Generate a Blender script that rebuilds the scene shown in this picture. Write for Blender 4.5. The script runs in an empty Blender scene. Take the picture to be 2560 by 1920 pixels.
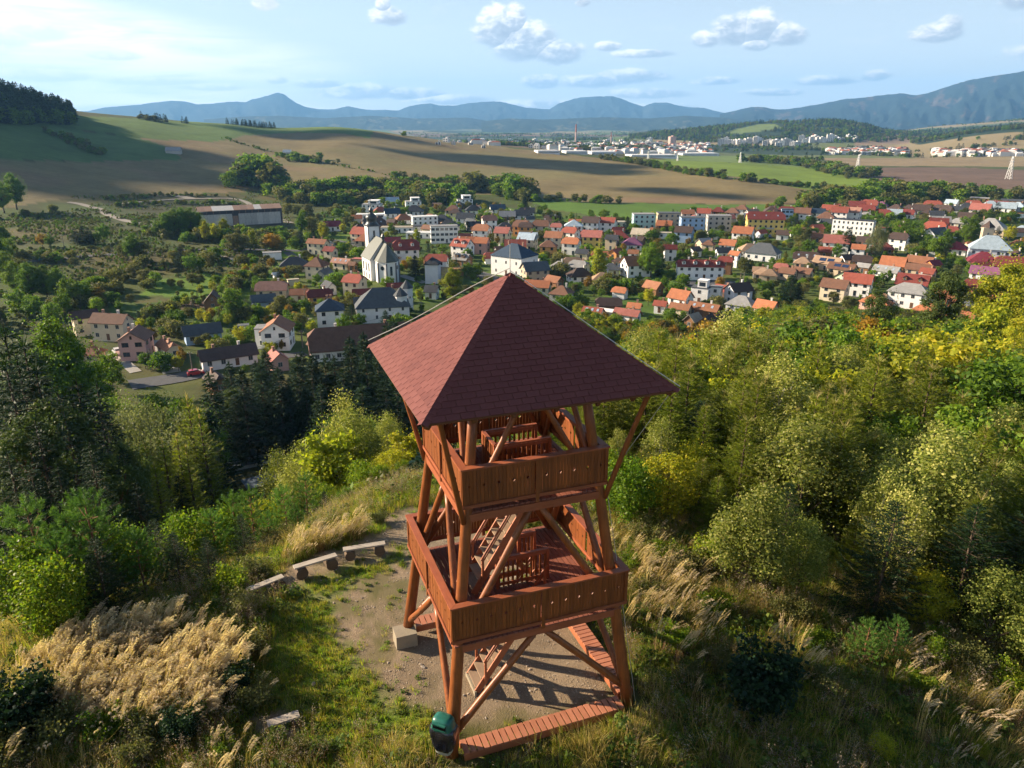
import bpy, bmesh, math, random
import numpy as np
from mathutils import Vector, Matrix
R_ = math.radians
rng = np.random.default_rng(7)
random.seed(7)
sc = bpy.context.scene
COL = sc.collection
# ------------------------------------------------------------------ camera
F, PITCH, CZ = 1850.0, 0.338, 16.09
cam_d = bpy.data.cameras.new('camera')
cam_d.sensor_width = 36.0
cam_d.lens = 36.0 * F / 2560.0
cam_d.clip_start = 0.3
cam_d.clip_end = 40000
cam = bpy.data.objects.new('camera', cam_d)
COL.objects.link(cam)
cam.location = (0, 0, CZ)
cam.rotation_euler = (math.pi / 2 - PITCH, 0, 0)
sc.camera = cam
# ------------------------------------------------------------------ sun, sky, exposure
SUN_EL, SUN_AZ = R_(22.0), R_(-73.0)          # azimuth from +Y, clockwise positive
world = bpy.data.worlds.new('World')
sc.world = world
world.use_nodes = True
sun_d = bpy.data.lights.new('sun', 'SUN')
sun_d.energy = 5.0
sun_d.angle = R_(0.53)
sun_d.color = (1.0, 0.83, 0.62)
sun = bpy.data.objects.new('sun', sun_d)
COL.objects.link(sun)
_sd = Vector((math.sin(SUN_AZ) * math.cos(SUN_EL), math.cos(SUN_AZ) * math.cos(SUN_EL), math.sin(SUN_EL)))
sun.rotation_euler = _sd.to_track_quat('Z', 'Y').to_euler()
sc.view_settings.view_transform = 'Standard'
sc.view_settings.look = 'None'
sc.view_settings.exposure = 1.58
sc.view_settings.gamma = 1.0
sc.view_settings.use_curve_mapping = False
sc.render.engine = 'CYCLES'
sc.cycles.use_denoising = True
sc.cycles.max_bounces = 6
sc.cycles.diffuse_bounces = 3
sc.cycles.glossy_bounces = 2
sc.cycles.transmission_bounces = 3
sc.cycles.volume_bounces = 0
sc.cycles.transparent_max_bounces = 8
sc.cycles.use_adaptive_sampling = True
sc.cycles.adaptive_threshold = 0.02
sc.cycles.sample_clamp_indirect = 6.0
class NT:
 """small helper for node trees"""
 def __init__(s, t):
  s.t = t
  t.nodes.clear()
 def n(s, kind, **kw):
  nd = s.t.nodes.new(kind)
  for k, v in kw.items():
   if isinstance(v, tuple) and k == 'ins':
    pass
   setattr(nd, k, v)
  return nd
 def l(s, a, b):
  s.t.links.new(a, b)
 def math(s, op, a, b=None, c=None, clamp=False):
  nd = s.t.nodes.new('ShaderNodeMath')
  nd.operation = op
  nd.use_clamp = clamp
  for i, q in enumerate((a, b, c)):
   if q is None:
    continue
   if isinstance(q, (int, float)):
    nd.inputs[i].default_value = q
   else:
    s.l(q, nd.inputs[i])
  return nd.outputs[0]
 def mix(s, f, a, b, kind='RGBA', blend='MIX'):
  nd = s.t.nodes.new('ShaderNodeMix')
  nd.data_type = kind
  if kind == 'RGBA':
   nd.blend_type = blend
  sock = {'RGBA': (0, 6, 7, 2), 'FLOAT': (0, 2, 3, 0)}[kind]
  for i, q in zip(sock[:3], (f, a, b)):
   if isinstance(q, (int, float)):
    nd.inputs[i].default_value = q
   elif isinstance(q, tuple):
    nd.inputs[i].default_value = q if len(q) == 4 else (*q, 1)
   else:
    s.l(q, nd.inputs[i])
  return nd.outputs[sock[3]]
 def ramp(s, f, stops):
  nd = s.t.nodes.new('ShaderNodeValToRGB')
  cr = nd.color_ramp
  while len(cr.elements) < len(stops):
   cr.elements.new(0.5)
  for e, (p, c) in zip(cr.elements, stops):
   e.position = p
   e.color = c if len(c) == 4 else (*c, 1)
  s.l(f, nd.inputs[0])
  return nd.outputs[0]
 def noise(s, vec=None, scale=5.0, detail=3.0, rough=0.55, dist=0.0):
  nd = s.t.nodes.new('ShaderNodeTexNoise')
  nd.inputs['Scale'].default_value = scale
  nd.inputs['Detail'].default_value = detail
  nd.inputs['Roughness'].default_value = rough
  nd.inputs['Distortion'].default_value = dist
  if vec is not None:
   s.l(vec, nd.inputs['Vector'])
  return nd.outputs['Fac']
 def mapping(s, vec, scale=(1, 1, 1), rot=(0, 0, 0), loc=(0, 0, 0)):
  nd = s.t.nodes.new('ShaderNodeMapping')
  nd.inputs['Scale'].default_value = scale
  nd.inputs['Rotation'].default_value = rot
  nd.inputs['Location'].default_value = loc
  s.l(vec, nd.inputs['Vector'])
  return nd.outputs[0]
def build_sky():
 nt = NT(world.node_tree)
 out = nt.n('ShaderNodeOutputWorld')
 sky = nt.n('ShaderNodeTexSky', sky_type='NISHITA')
 sky.sun_disc = False
 sky.sun_elevation = SUN_EL
 sky.sun_rotation = SUN_AZ
 sky.altitude = 600
 sky.air_density = 1.0
 sky.dust_density = 0.9
 sky.ozone_density = 1.5
 tc = nt.n('ShaderNodeTexCoord')
 sep = nt.n('ShaderNodeSeparateXYZ')
 nt.l(tc.outputs['Generated'], sep.inputs[0])
 X, Y, Z = sep.outputs
 az = nt.math('MULTIPLY', nt.math('ARCTAN2', X, Y), 57.2958)
 hyp = nt.math('SQRT', nt.math('ADD', nt.math('MULTIPLY', X, X), nt.math('MULTIPLY', Y, Y)))
 el = nt.math('MULTIPLY', nt.math('ARCTAN2', Z, hyp), 57.2958)
 cmb = nt.n('ShaderNodeCombineXYZ')
 nt.l(az, cmb.inputs[0]); nt.l(el, cmb.inputs[1])
 v = cmb.outputs[0]
 n1 = nt.noise(nt.mapping(v, (0.42, 0.9, 1)), 1.0, 4, 0.5, 0.1)
 n2 = nt.noise(nt.mapping(v, (1.3, 2.4, 1)), 1.0, 5, 0.55, 0.2)
 # cumulus banks: azimuth, elevation, half widths
 blobs = [(-1.0, 6.1, 1.6, 1.5), (1.0, 5.1, 2.4, 1.2), (3.1, 4.7, 1.9, .9), (0.2, 6.6, .8, 1.3), (0.9, 5.5, 2.2, 1.3), (-8.6, 6.9, 1.2, .7), (-8.9, 7.6, .5, .6),
    (15.3, 5.9, 1.5, 1.1), (16.7, 5.9, 1.5, 1.1), (18.6, 5.5, 1.3, .8), (13.4, 5.4, .9, .55), (16.8, 5.0, .9, .45),
    (27.6, 5.3, 1.5, .6), (28.2, 5.6, .7, .8), (31.5, 7.2, 1.0, 1.0), (9.2, 4.6, 2.0, .3), (6.7, 5.1, .8, .35),
    (2.0, 2.8, 1.3, .55), (5.6, 2.8, 2.2, .5), (8.2, 3.1, 2.6, .55), (9.6, 2.0, 2.8, .4), (14.2, 2.8, 1.5, .3), (21.5, 2.7, 2.2, .35),
    (18.0, 2.0, 2.0, .28), (24.4, 2.9, 1.0, .4), (4.9, 7.9, .5, .35), (-19.8, 8.2, 1.3, .7), (-16.8, 7.5, .8, .5),
    (-32.8, 4.7, 2.0, .6), (-30.2, 5.3, 1.4, .6), (-26.5, 4.1, 1.6, .35), (-30.5, 2.8, 2.6, .4), (-24.5, 2.6, 3.2, .3), (-21.0, 2.3, 2.4, .25),
    (-13.6, 2.6, 1.8, .35), (-16.4, 2.8, .7, .3), (-10.8, 2.1, 3.2, .6), (-7.6, 2.0, 2.6, .45), (-4.2, 1.6, 3.0, .4), (2.0, 1.2, 4.5, .45), (10.5, 1.0, 3.0, .4),
    (-38.0, 4.0, 4.0, 1.0), (-40, 7, 3, 1.2), (36, 4, 4, .8), (40, 6.5, 3, 1.1), (-52, 5, 6, 1.4), (50, 4, 6, 1.0), (65, 6, 7, 1.5), (-66, 7, 6, 1.6), (-62, 3, 8, .8)]
 best = None
 hgt = None
 for (a, e, rx, ry) in blobs:
  dx = nt.math('DIVIDE', nt.math('SUBTRACT', az, a), rx * 1.22)
  dy = nt.math('DIVIDE', nt.math('SUBTRACT', el, e), ry * 1.2)
  dyb = nt.math('MULTIPLY', nt.math('MINIMUM', dy, 0.0), 0.9)
  dd = nt.math('MULTIPLY_ADD', dx, dx, nt.math('MULTIPLY_ADD', dy, dy, nt.math('MULTIPLY', dyb, dyb)))
  val = nt.math('SUBTRACT', 1.0, dd)
  hh = nt.math('SUBTRACT', dy, nt.math('MULTIPLY', dx, 0.45))
  if best is None:
   best, hgt = val, hh
  else:
   g = nt.math('GREATER_THAN', val, best)
   hgt = nt.mix(g, hgt, hh, 'FLOAT')
   best = nt.math('MAXIMUM', val, best)
 f = nt.math('ADD', nt.math('MAXIMUM', best, -1.5), nt.math('MULTIPLY', nt.math('SUBTRACT', n1, 0.46), 1.5))
 f = nt.math('ADD', f, nt.math('MULTIPLY', nt.math('SUBTRACT', n2, 0.47), .9))
 mr = nt.n('ShaderNodeMapRange', interpolation_type='SMOOTHSTEP')
 nt.l(f, mr.inputs[0])
 mr.inputs[1].default_value = 0.05
 mr.inputs[2].default_value = 0.75
 mask = mr.outputs[0]
 # thin veil of high cloud, denser on the sunward side
 band = nt.math('ADD', el, nt.math('MULTIPLY', nt.math('ADD', az, 34.0), 0.17))
 b1 = nt.n('ShaderNodeMapRange', interpolation_type='SMOOTHSTEP')
 nt.l(band, b1.inputs[0]); b1.inputs[1].default_value = 9.0; b1.inputs[2].default_value = 7.0
 b2 = nt.n('ShaderNodeMapRange', interpolation_type='SMOOTHSTEP')
 nt.l(az, b2.inputs[0]); b2.inputs[1].default_value = -6.0; b2.inputs[2].default_value = -26.0
 n3 = nt.noise(nt.mapping(v, (0.10, 0.8, 1), (0, 0, R_(-10))), 1.0, 5, 0.6, 0.6)
 veil = nt.math('MULTIPLY', nt.math('MULTIPLY', b1.outputs[0], b2.outputs[0]),
     nt.math('MULTIPLY', nt.math('SUBTRACT', n3, 0.28, clamp=True), 3.4, clamp=True), clamp=True)
 n4 = nt.noise(nt.mapping(v, (0.30, 1.3, 1)), 1.0, 5, 0.65, 0.5)
 wisp = nt.math('MULTIPLY', nt.math('SUBTRACT', n4, 0.56, clamp=True), 2.0, clamp=True)
 hs = nt.math('ADD', nt.math('MULTIPLY', hgt, 0.40), nt.math('MULTIPLY', nt.math('SUBTRACT', n2, 0.5), 1.0))
 hs = nt.math('ADD', hs, nt.math('MULTIPLY', nt.math('SUBTRACT', n1, 0.5), .8))
 shade = nt.ramp(nt.math('ADD', nt.math('MULTIPLY', hs, 0.85), 0.36, clamp=True),
     [(0.0, (3.0, 3.5, 4.3)), (0.35, (4.6, 5.1, 5.8)), (0.62, (9.2, 9.0, 8.8)), (1.0, (11.5, 11.0, 10.4))])
 shade = nt.mix(nt.math('MULTIPLY', b2.outputs[0], .62), shade, (11.0, 10.6, 10.2))
 # aerosol brightening of the low sky, all the way round
 lowf = nt.n('ShaderNodeMapRange', interpolation_type='SMOOTHSTEP')
 nt.l(el, lowf.inputs[0]); lowf.inputs[1].default_value = 20.0; lowf.inputs[2].default_value = -1.0
 base = nt.mix(nt.math('MULTIPLY', lowf.outputs[0], 0.72), sky.outputs[0], (7.4, 8.0, 8.8))
 base = nt.mix(nt.math('MULTIPLY', wisp, 0.45), base, (7.6, 7.6, 7.9))
 base = nt.mix(veil, base, (11.5, 10.9, 10.2))
 colr = nt.mix(mask, base, shade)
 bg = nt.n('ShaderNodeBackground')
 bg.inputs['Strength'].default_value = 0.05
 nt.l(colr, bg.inputs[0])
 nt.l(bg.outputs[0], out.inputs[0])
build_sky()
# ------------------------------------------------------------------ helpers
def link(o, parent=None):
 COL.objects.link(o)
 if parent is not None:
  o.parent = parent
 return o
def tag(o, label=None, cat=None, group=None, kind=None):
 if label: o['label'] = label
 if cat: o['category'] = cat
 if group: o['group'] = group
 if kind: o['kind'] = kind
 return o
def empty(name, loc=(0, 0, 0), rz=0.0, s=1.0):
 o = bpy.data.objects.new(name, None)
 o.location = loc
 o.rotation_euler = (0, 0, rz)
 o.scale = (s, s, s)
 o.empty_display_size = 0.1
 return link(o)
def new_mesh(name, V, faces, mats, fm=None, smooth=False):
 """V (n,3) array; faces: (k,m) int array or list; mats: list of materials"""
 me = bpy.data.meshes.new(name)
 V = np.asarray(V, np.float32)
 if isinstance(faces, np.ndarray):
  k, m = faces.shape
  me.vertices.add(len(V)); me.vertices.foreach_set('co', V.ravel())
  me.loops.add(k * m); me.loops.foreach_set('vertex_index', faces.ravel().astype(np.int32))
  me.polygons.add(k)
  me.polygons.foreach_set('loop_start', (np.arange(k) * m).astype(np.int32))
  me.polygons.foreach_set('loop_total', np.full(k, m, np.int32))
  me.update(calc_edges=True)
 else:
  me.from_pydata(V.tolist(), [], faces)
  me.update()
 for m_ in (mats if isinstance(mats, (list, tuple)) else [mats]):
  me.materials.append(m_)
 if fm is not None:
  me.polygons.foreach_set('material_index', np.asarray(fm, np.int32))
 if smooth:
  me.polygons.foreach_set('use_smooth', np.ones(len(me.polygons), bool))
 return me
def obj(name, me, parent=None, loc=(0, 0, 0), rot=(0, 0, 0), s=None):
 o = bpy.data.objects.new(name, me)
 o.location = loc
 o.rotation_euler = rot
 if s is not None:
  o.scale = s if isinstance(s, (tuple, list)) else (s, s, s)
 return link(o, parent)
class MB:
 """collects simple solids and makes ONE mesh of them"""
 def __init__(s):
  s.V = []; s.F = []; s.M = []
 def add(s, V, F_, m=0):
  b = len(s.V)
  s.V.extend([tuple(map(float, v)) for v in V])
  for f in F_:
   s.F.append([b + i for i in f]); s.M.append(m)
  return s
 def box(s, c, d, rz=0.0, m=0, taper=1.0):
  x, y, z = d[0] / 2, d[1] / 2, d[2] / 2
  P = []
  cr, sr = math.cos(rz), math.sin(rz)
  for sz in (-1, 1):
   t = taper if sz > 0 else 1.0
   for sx, sy in ((-1, -1), (1, -1), (1, 1), (-1, 1)):
    a, b = sx * x * t, sy * y * t
    P.append((c[0] + a * cr - b * sr, c[1] + a * sr + b * cr, c[2] + sz * z))
  s.add(P, [(3, 2, 1, 0), (4, 5, 6, 7), (0, 1, 5, 4), (1, 2, 6, 5), (2, 3, 7, 6), (3, 0, 4, 7)], m)
  return s
 def beam(s, a, b, w, h, m=0, up=(0, 0, 1)):
  a, b = Vector(a), Vector(b)
  d = (b - a).normalized()
  u = Vector(up)
  if abs(d.dot(u)) > 0.98:
   u = Vector((1, 0, 0))
  r = d.cross(u).normalized(); u = r.cross(d).normalized()
  P = []
  for p in (a, b):
   for sx, sy in ((-1, -1), (1, -1), (1, 1), (-1, 1)):
    P.append(p + r * (sx * w / 2) + u * (sy * h / 2))
  s.add(P, [(3, 2, 1, 0), (4, 5, 6, 7), (0, 1, 5, 4), (1, 2, 6, 5), (2, 3, 7, 6), (3, 0, 4, 7)], m)
  return s
 def tube(s, pts, rad, n=8, m=0, cap=True):
  pts = [Vector(p) for p in pts]
  if isinstance(rad, (int, float)):
   rad = [rad] * len(pts)
  V = []; F_ = []
  u = None
  for i, p in enumerate(pts):
   d = (pts[min(i + 1, len(pts) - 1)] - pts[max(i - 1, 0)]).normalized()
   if u is None:
    u = Vector((0, 0, 1)) if abs(d.z) < 0.9 else Vector((1, 0, 0))
   r = d.cross(u)
   if r.length < 1e-5:
    r = d.cross(Vector((0, 1, 0)))
   r.normalize(); u = r.cross(d).normalized()
   for k in range(n):
    a = 2 * math.pi * k / n
    V.append(p + (r * math.cos(a) + u * math.sin(a)) * rad[i])
  for i in range(len(pts) - 1):
   for k in range(n):
    a, b = i * n + k, i * n + (k + 1) % n
    F_.append((a, b, b + n, a + n))
  if cap:
   F_.append(tuple(reversed(range(n)))); F_.append(tuple(range((len(pts) - 1) * n, len(pts) * n)))
  s.add(V, F_, m)
  return s
 def mesh(s, name, mats, smooth=False):
  return new_mesh(name, np.array(s.V), s.F, mats, s.M, smooth)
 def build(s, name, mats, parent=None, smooth=False, loc=(0, 0, 0)):
  return obj(name, s.mesh(name, mats, smooth), parent, loc)
# ------------------------------------------------------------------ materials
def base_mat(name, rough=0.8, spec=0.3):
 m = bpy.data.materials.new(name)
 m.use_nodes = True
 nt = NT(m.node_tree)
 out = nt.n('ShaderNodeOutputMaterial')
 b = nt.n('ShaderNodeBsdfPrincipled')
 b.inputs['Roughness'].default_value = rough
 b.inputs['Specular IOR Level'].default_value = spec
 nt.l(b.outputs[0], out.inputs[0])
 return m, nt, b, out
def mat_simple(name, col, rough=0.8, spec=0.3, var=0.15, scale=3.0, bump=0.0, coord='Object', stretch=(1, 1, 1), metal=0.0, objvar=0.0):
 """base colour broken up by two scales of noise"""
 m, nt, b, out = base_mat(name, rough, spec)
 tc = nt.n('ShaderNodeTexCoord')
 v = nt.mapping(tc.outputs[coord], stretch)
 n = nt.noise(v, scale, 4, 0.6)
 nn = nt.noise(v, scale * 7.3, 3, 0.6)
 f = nt.math('ADD', nt.math('MULTIPLY', n, 0.6), nt.math('MULTIPLY', nn, 0.4))
 lo = tuple(c * (1 - var) for c in col); hi = tuple(min(1, c * (1 + var)) for c in col)
 c = nt.ramp(f, [(0.3, lo), (0.7, hi)])
 if objvar:
  oi = nt.n('ShaderNodeObjectInfo')
  k = nt.math('MULTIPLY_ADD', oi.outputs['Random'], 2 * objvar, 1 - objvar)
  c = nt.mix(1.0, c, nt_gray(nt, k), blend='MULTIPLY')
 nt.l(c, b.inputs['Base Color'])
 b.inputs['Metallic'].default_value = metal
 if bump:
  bp = nt.n('ShaderNodeBump')
  bp.inputs['Strength'].default_value = 0.6
  bp.inputs['Distance'].default_value = bump
  nt.l(f, bp.inputs['Height']); nt.l(bp.outputs[0], b.inputs['Normal'])
 return m
def nt_gray(nt, v):
 c = nt.n('ShaderNodeCombineColor')
 for i in range(3):
  nt.l(v, c.inputs[i])
 return c.outputs[0]
def mat_leaf(name, cols, rough=0.55, trans=0.45, tipcol=None, objvar=0.25, backlight=1.25):
 """leaf material: per leaf and per plant colour variation, light passes through"""
 m = bpy.data.materials.new(name)
 m.use_nodes = True
 nt = NT(m.node_tree)
 out = nt.n('ShaderNodeOutputMaterial')
 geo = nt.n('ShaderNodeNewGeometry')
 oi = nt.n('ShaderNodeObjectInfo')
 k = len(cols)
 rnd = nt.math('ADD', nt.math('MULTIPLY', geo.outputs['Random Per Island'], 0.62), nt.math('MULTIPLY', oi.outputs['Random'], 0.38))
 c = nt.ramp(rnd, [(0.08 + 0.84 * i / max(1, k - 1), cc) for i, cc in enumerate(cols)])
 r2 = nt.math('FRACT', nt.math('MULTIPLY', oi.outputs['Random'], 17.3))
 kf = nt.math('MULTIPLY_ADD', r2, 2 * objvar, 1 - objvar)
 c = nt.mix(1.0, c, nt_gray(nt, kf), blend='MULTIPLY')
 if tipcol:
  at = nt.n('ShaderNodeAttribute'); at.attribute_name = 'tip'
  c = nt.mix(at.outputs['Fac'], c, tipcol)
 d = nt.n('ShaderNodeBsdfPrincipled')
 d.inputs['Roughness'].default_value = rough
 d.inputs['Specular IOR Level'].default_value = 0.10
 nt.l(c, d.inputs['Base Color'])
 t = nt.n('ShaderNodeBsdfTranslucent')
 nt.l(nt.mix(1.0, c, (backlight, backlight * 1.08, backlight * 0.55), blend='MULTIPLY'), t.inputs[0])
 mx = nt.n('ShaderNodeMixShader'); mx.inputs[0].default_value = trans
 nt.l(d.outputs[0], mx.inputs[1]); nt.l(t.outputs[0], mx.inputs[2])
 nt.l(mx.outputs[0], out.inputs[0])
 return m
def mat_wood(name, c1, c2, rough=0.55, axis='Z', objvar=0.12, scale=1.0):
 """stained timber with grain along one axis"""
 m, nt, b, out = base_mat(name, rough, 0.35)
 tc = nt.n('ShaderNodeTexCoord')
 st = {'X': (1.2, 22, 22), 'Y': (22, 1.2, 22), 'Z': (22, 22, 1.2)}[axis]
 st = tuple(q * scale for q in st)
 oi = nt.n('ShaderNodeObjectInfo')
 off = nt.n('ShaderNodeVectorMath', operation='ADD')
 nt.l(tc.outputs['Object'], off.inputs[0])
 cx = nt.n('ShaderNodeCombineXYZ')
 for i in range(3):
  nt.l(nt.math('MULTIPLY', oi.outputs['Random'], 37.0 + i * 11), cx.inputs[i])
 nt.l(cx.outputs[0], off.inputs[1])
 v = nt.mapping(off.outputs[0], st)
 g = nt.noise(v, 1.0, 5, 0.65, 0.8)
 blot = nt.noise(nt.mapping(off.outputs[0], (1.5, 1.5, 1.5)), 1.3, 4, 0.6)
 f = nt.math('ADD', nt.math('MULTIPLY', g, 0.6), nt.math('MULTIPLY', blot, 0.4))
 c = nt.ramp(f, [(0.28, c1), (0.72, c2)])
 k = nt.math('MULTIPLY_ADD', oi.outputs['Random'], 2 * objvar, 1 - objvar)
 c = nt.mix(1.0, c, nt_gray(nt, k), blend='MULTIPLY')
 nt.l(c, b.inputs['Base Color'])
 bp = nt.n('ShaderNodeBump'); bp.inputs['Strength'].default_value = 0.5; bp.inputs['Distance'].default_value = 0.006
 nt.l(g, bp.inputs['Height']); nt.l(bp.outputs[0], b.inputs['Normal'])
 return m
# ------------------------------------------------------------------ the lie of the land
def sstep(a, b, x):
 t = np.clip((x - a) / (b - a), 0, 1)
 return t * t * (3 - 2 * t)
def _hash(ix, iy, s):
 h = np.sin(ix * 127.1 + iy * 311.7 + s * 74.7) * 43758.5453
 return h - np.floor(h)
def vnoise(x, y, s=0):
 ix, iy = np.floor(x), np.floor(y)
 fx, fy = x - ix, y - iy
 fx = fx * fx * (3 - 2 * fx); fy = fy * fy * (3 - 2 * fy)
 a, b = _hash(ix, iy, s), _hash(ix + 1, iy, s)
 c, d = _hash(ix, iy + 1, s), _hash(ix + 1, iy + 1, s)
 return (a * (1 - fx) + b * fx) * (1 - fy) + (c * (1 - fx) + d * fx) * fy
def fbm(x, y, s=0, o=4):
 v = 0; a = 0.5; k = 1.0
 for i in range(o):
  v = v + a * vnoise(x * k, y * k, s + i * 13); a *= 0.5; k *= 2.03
 return v
def slope_of(v):
 y = -(v - 960) / F
 c, s = math.cos(PITCH), math.sin(PITCH)
 return (-s + y * c), (c + y * s)
def az_el(u, v):
 """photo pixel -> azimuth (deg), tangent of elevation"""
 x = (u - 1280) / F
 dz, dy = slope_of(v)
 return math.degrees(math.atan2(x, dy)), dz / math.hypot(x, dy)
D2P = 2560 / 2212.0
TH = [-180, -70, -40, -20, -12, 0, 15, 30, 60, 90, 180]
R0 = [30, 28, 27, 27, 32, 34, 36, 34, 34, 40, 30]
G0 = [.10, .45, .62, .60, .50, .42, .30, .255, .20, .12, .10]
crest_px = [(-60, 196), (0, 208), (60, 222), (120, 240), (160, 249), (310, 259), (400, 266), (500, 269), (560, 276), (640, 278), (720, 273), (800, 281), (870, 293), (980, 311), (1100, 323),
   (1300, 346), (1450, 366), (1600, 386), (1750, 406), (1850, 430)]
_c = [az_el(a * D2P, b * D2P) for a, b in crest_px]
C_TH = np.array([-80, -50] + [q[0] for q in _c] + [24, 30])
_cr = np.interp([q[0] for q in _c], [-33, -15, -4, 6, 12, 16], [1250, 1350, 1300, 1150, 950, 850])
C_R = np.array([1100, 1150] + list(_cr) + [800, 800])
C_Z = np.array([70, 60] + [CZ + q[1] * r for q, r in zip(_c, _cr)] + [-47, -47])
C_Z = np.maximum(C_Z, -47)
wood_px = [(1310, 303), (1400, 290), (1500, 280), (1560, 274), (1640, 266), (1700, 262), (1740, 266), (1765, 260), (1850, 266), (1920, 287), (2010, 302)]
_w = [az_el(a * D2P, b * D2P) for a, b in wood_px]
W_TH = np.array([_w[0][0] - 3] + [q[0] for q in _w] + [_w[-1][0] + 3])
W_Z = np.array([-50] + [CZ + q[1] * 3300 for q in _w] + [-50])
rh_px = [(1880, 300), (1950, 284), (2000, 276), (2100, 268), (2212, 258)]
_r = [az_el(a * D2P, b * D2P) for a, b in rh_px]
RH_TH = np.array([_r[0][0] - 4] + [q[0] for q in _r] + [60])
RH_Z = np.array([-50] + [CZ + q[1] * 5200 for q in _r] + [150])
r2_px = [(1990, 312), (2060, 296), (2120, 286), (2212, 279)]
_r2 = [az_el(a * D2P, b * D2P) for a, b in r2_px]
R2_TH = np.array([_r2[0][0] - 3] + [q[0] for q in _r2] + [60])
R2_Z = np.array([-50] + [CZ + q[1] * 2500 for q in _r2] + [60])
_tf = np.arange(-180, 180.01, 0.25)
def _smooth(th, vals, w):
 f = np.interp(_tf, th, vals)
 n = int(w / .25); k = np.hanning(2 * n + 3); k /= k.sum()
 return np.convolve(np.pad(f, n + 1, mode='edge'), k, 'valid')
R0F, G0F = _smooth(TH, R0, 12), _smooth(TH, G0, 12)
CRF, CZF = _smooth(C_TH, C_R, 5), _smooth(C_TH, C_Z, 2.0)
WZF, RHF, R2F = _smooth(W_TH, W_Z, 1.5), _smooth(RH_TH, RH_Z, 3), _smooth(R2_TH, R2_Z, 3)
def H(x, y):
 x = np.asarray(x, float); y = np.asarray(y, float)
 r = np.hypot(x, y) + 1e-6
 th = np.degrees(np.arctan2(x, y))
 r0 = np.interp(th, _tf, R0F); g = np.interp(th, _tf, G0F)
 d = r - r0
 near = -(np.sqrt(d * d + 5) + d) * 0.5 * g
 near = near + (fbm(x / 9.0, y / 9.0, 3) - 0.5) * 1.6 * sstep(0, 25, d)
 near = near + (fbm(x / 2.3, y / 2.3, 5, 3) - 0.45) * 0.16
 # ground falls gently away to the lower right of the tower
 near = near - 0.10 * np.maximum(0, x - 6) * (r < 60)
 plain = -47 + (fbm(x / 90.0, y / 90.0, 9) - 0.5) * 2.4 * sstep(90, 260, r)
 plain = plain + 7 * sstep(-14, -34, th) * sstep(200, 520, r) - 4 * sstep(1400, 3500, r)
 rf = np.interp(th, [-60, -33, -8, 16, 24], [560, 560, 620, 640, 640])
 cr = np.interp(th, _tf, CRF); cz = np.interp(th, _tf, CZF)
 t = np.clip((r - rf) / (cr - rf), 0, 1)
 up = (cz + 47) * (0.42 * t + 0.58 * t * t * (3 - 2 * t)) * sstep(rf - 60, rf + 30, r)
 back = sstep(cr + 1300, cr + 60, r)
 k = 1.0 + 0.05 * (fbm(x / 160.0, y / 160.0, 21) - 0.5)
 hill = up * back * k
 wz = np.interp(th, _tf, WZF)
 wood = np.maximum(0, wz + 50) * np.exp(-((r - 3300) / np.where(r < 3300, 620, 900)) ** 2)
 wood = wood * (1 + 0.12 * (fbm(x / 120.0, y / 120.0, 31) - 0.5))
 rz = np.interp(th, _tf, RHF)
 rr = np.maximum(0, rz + 50) * np.exp(-((r - 5200) / np.where(r < 5200, 1500, 2500)) ** 2)
 r2 = np.maximum(0, np.interp(th, _tf, R2F) + 50) * np.exp(-((r - 2500) / np.where(r < 2500, 500, 700)) ** 2)
 far = (fbm(x / 900.0, y / 900.0, 41) - 0.42) * 46 * sstep(2800, 6500, r)
 low = plain + hill + np.maximum(wood, r2) + rr + far
 k = 3.0
 m = np.maximum(near, low)
 return m + k * np.exp(-np.abs(near - low) / k) * 0.25 * (r > 40)
def hz(x, y):
 return float(H(x, y))
def ray(u, v):
 x = (np.asarray(u, float) - 1280) / F
 y = -(np.asarray(v, float) - 960) / F
 c, s = math.cos(PITCH), math.sin(PITCH)
 return x, c + y * s, -s + y * c
def ground(u, v, up=0.0):
 """where the line of sight of a photo pixel meets the land (measured once, used as a map position)"""
 dx, dy, dz = ray(u, v)
 n = math.hypot(dx, dy)
 t = np.exp(np.linspace(math.log(8), math.log(16000), 1400)) / n
 z = CZ + dz * t
 below = z < H(dx * t, dy * t) + up
 i = int(np.argmax(below)) if below.any() else len(t) - 1
 a, b = t[max(i - 1, 0)], t[i]
 for _ in range(18):
  m = (a + b) / 2
  if CZ + dz * m < hz(dx * m, dy * m) + up: b = m
  else: a = m
 return dx * b, dy * b
def at_dist(u, d):
 """map position at azimuth of photo column u (taken at mid height) and horizontal distance d"""
 x = (u - 1280) / F
 n = math.hypot(x, 1.0)
 return x / n * d, d / n
def in_poly(px, py, P):
 inside = np.zeros(px.shape, bool)
 j = len(P) - 1
 for i in range(len(P)):
  xi, yi = P[i]; xj, yj = P[j]
  c = ((yi > py) != (yj > py)) & (px < (xj - xi) * (py - yi) / (yj - yi + 1e-12) + xi)
  inside ^= c
  j = i
 return inside
def gpoly(pts, flat=None):
 """polygon of display pixels -> map polygon"""
 o = []
 for a, b in pts:
  if flat is not None:
   dx, dy, dz = ray(a * D2P, b * D2P)
   t = (flat - CZ) / dz
   o.append((dx * t, dy * t))
  else:
   o.append(ground(a * D2P, b * D2P))
 return o
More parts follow.
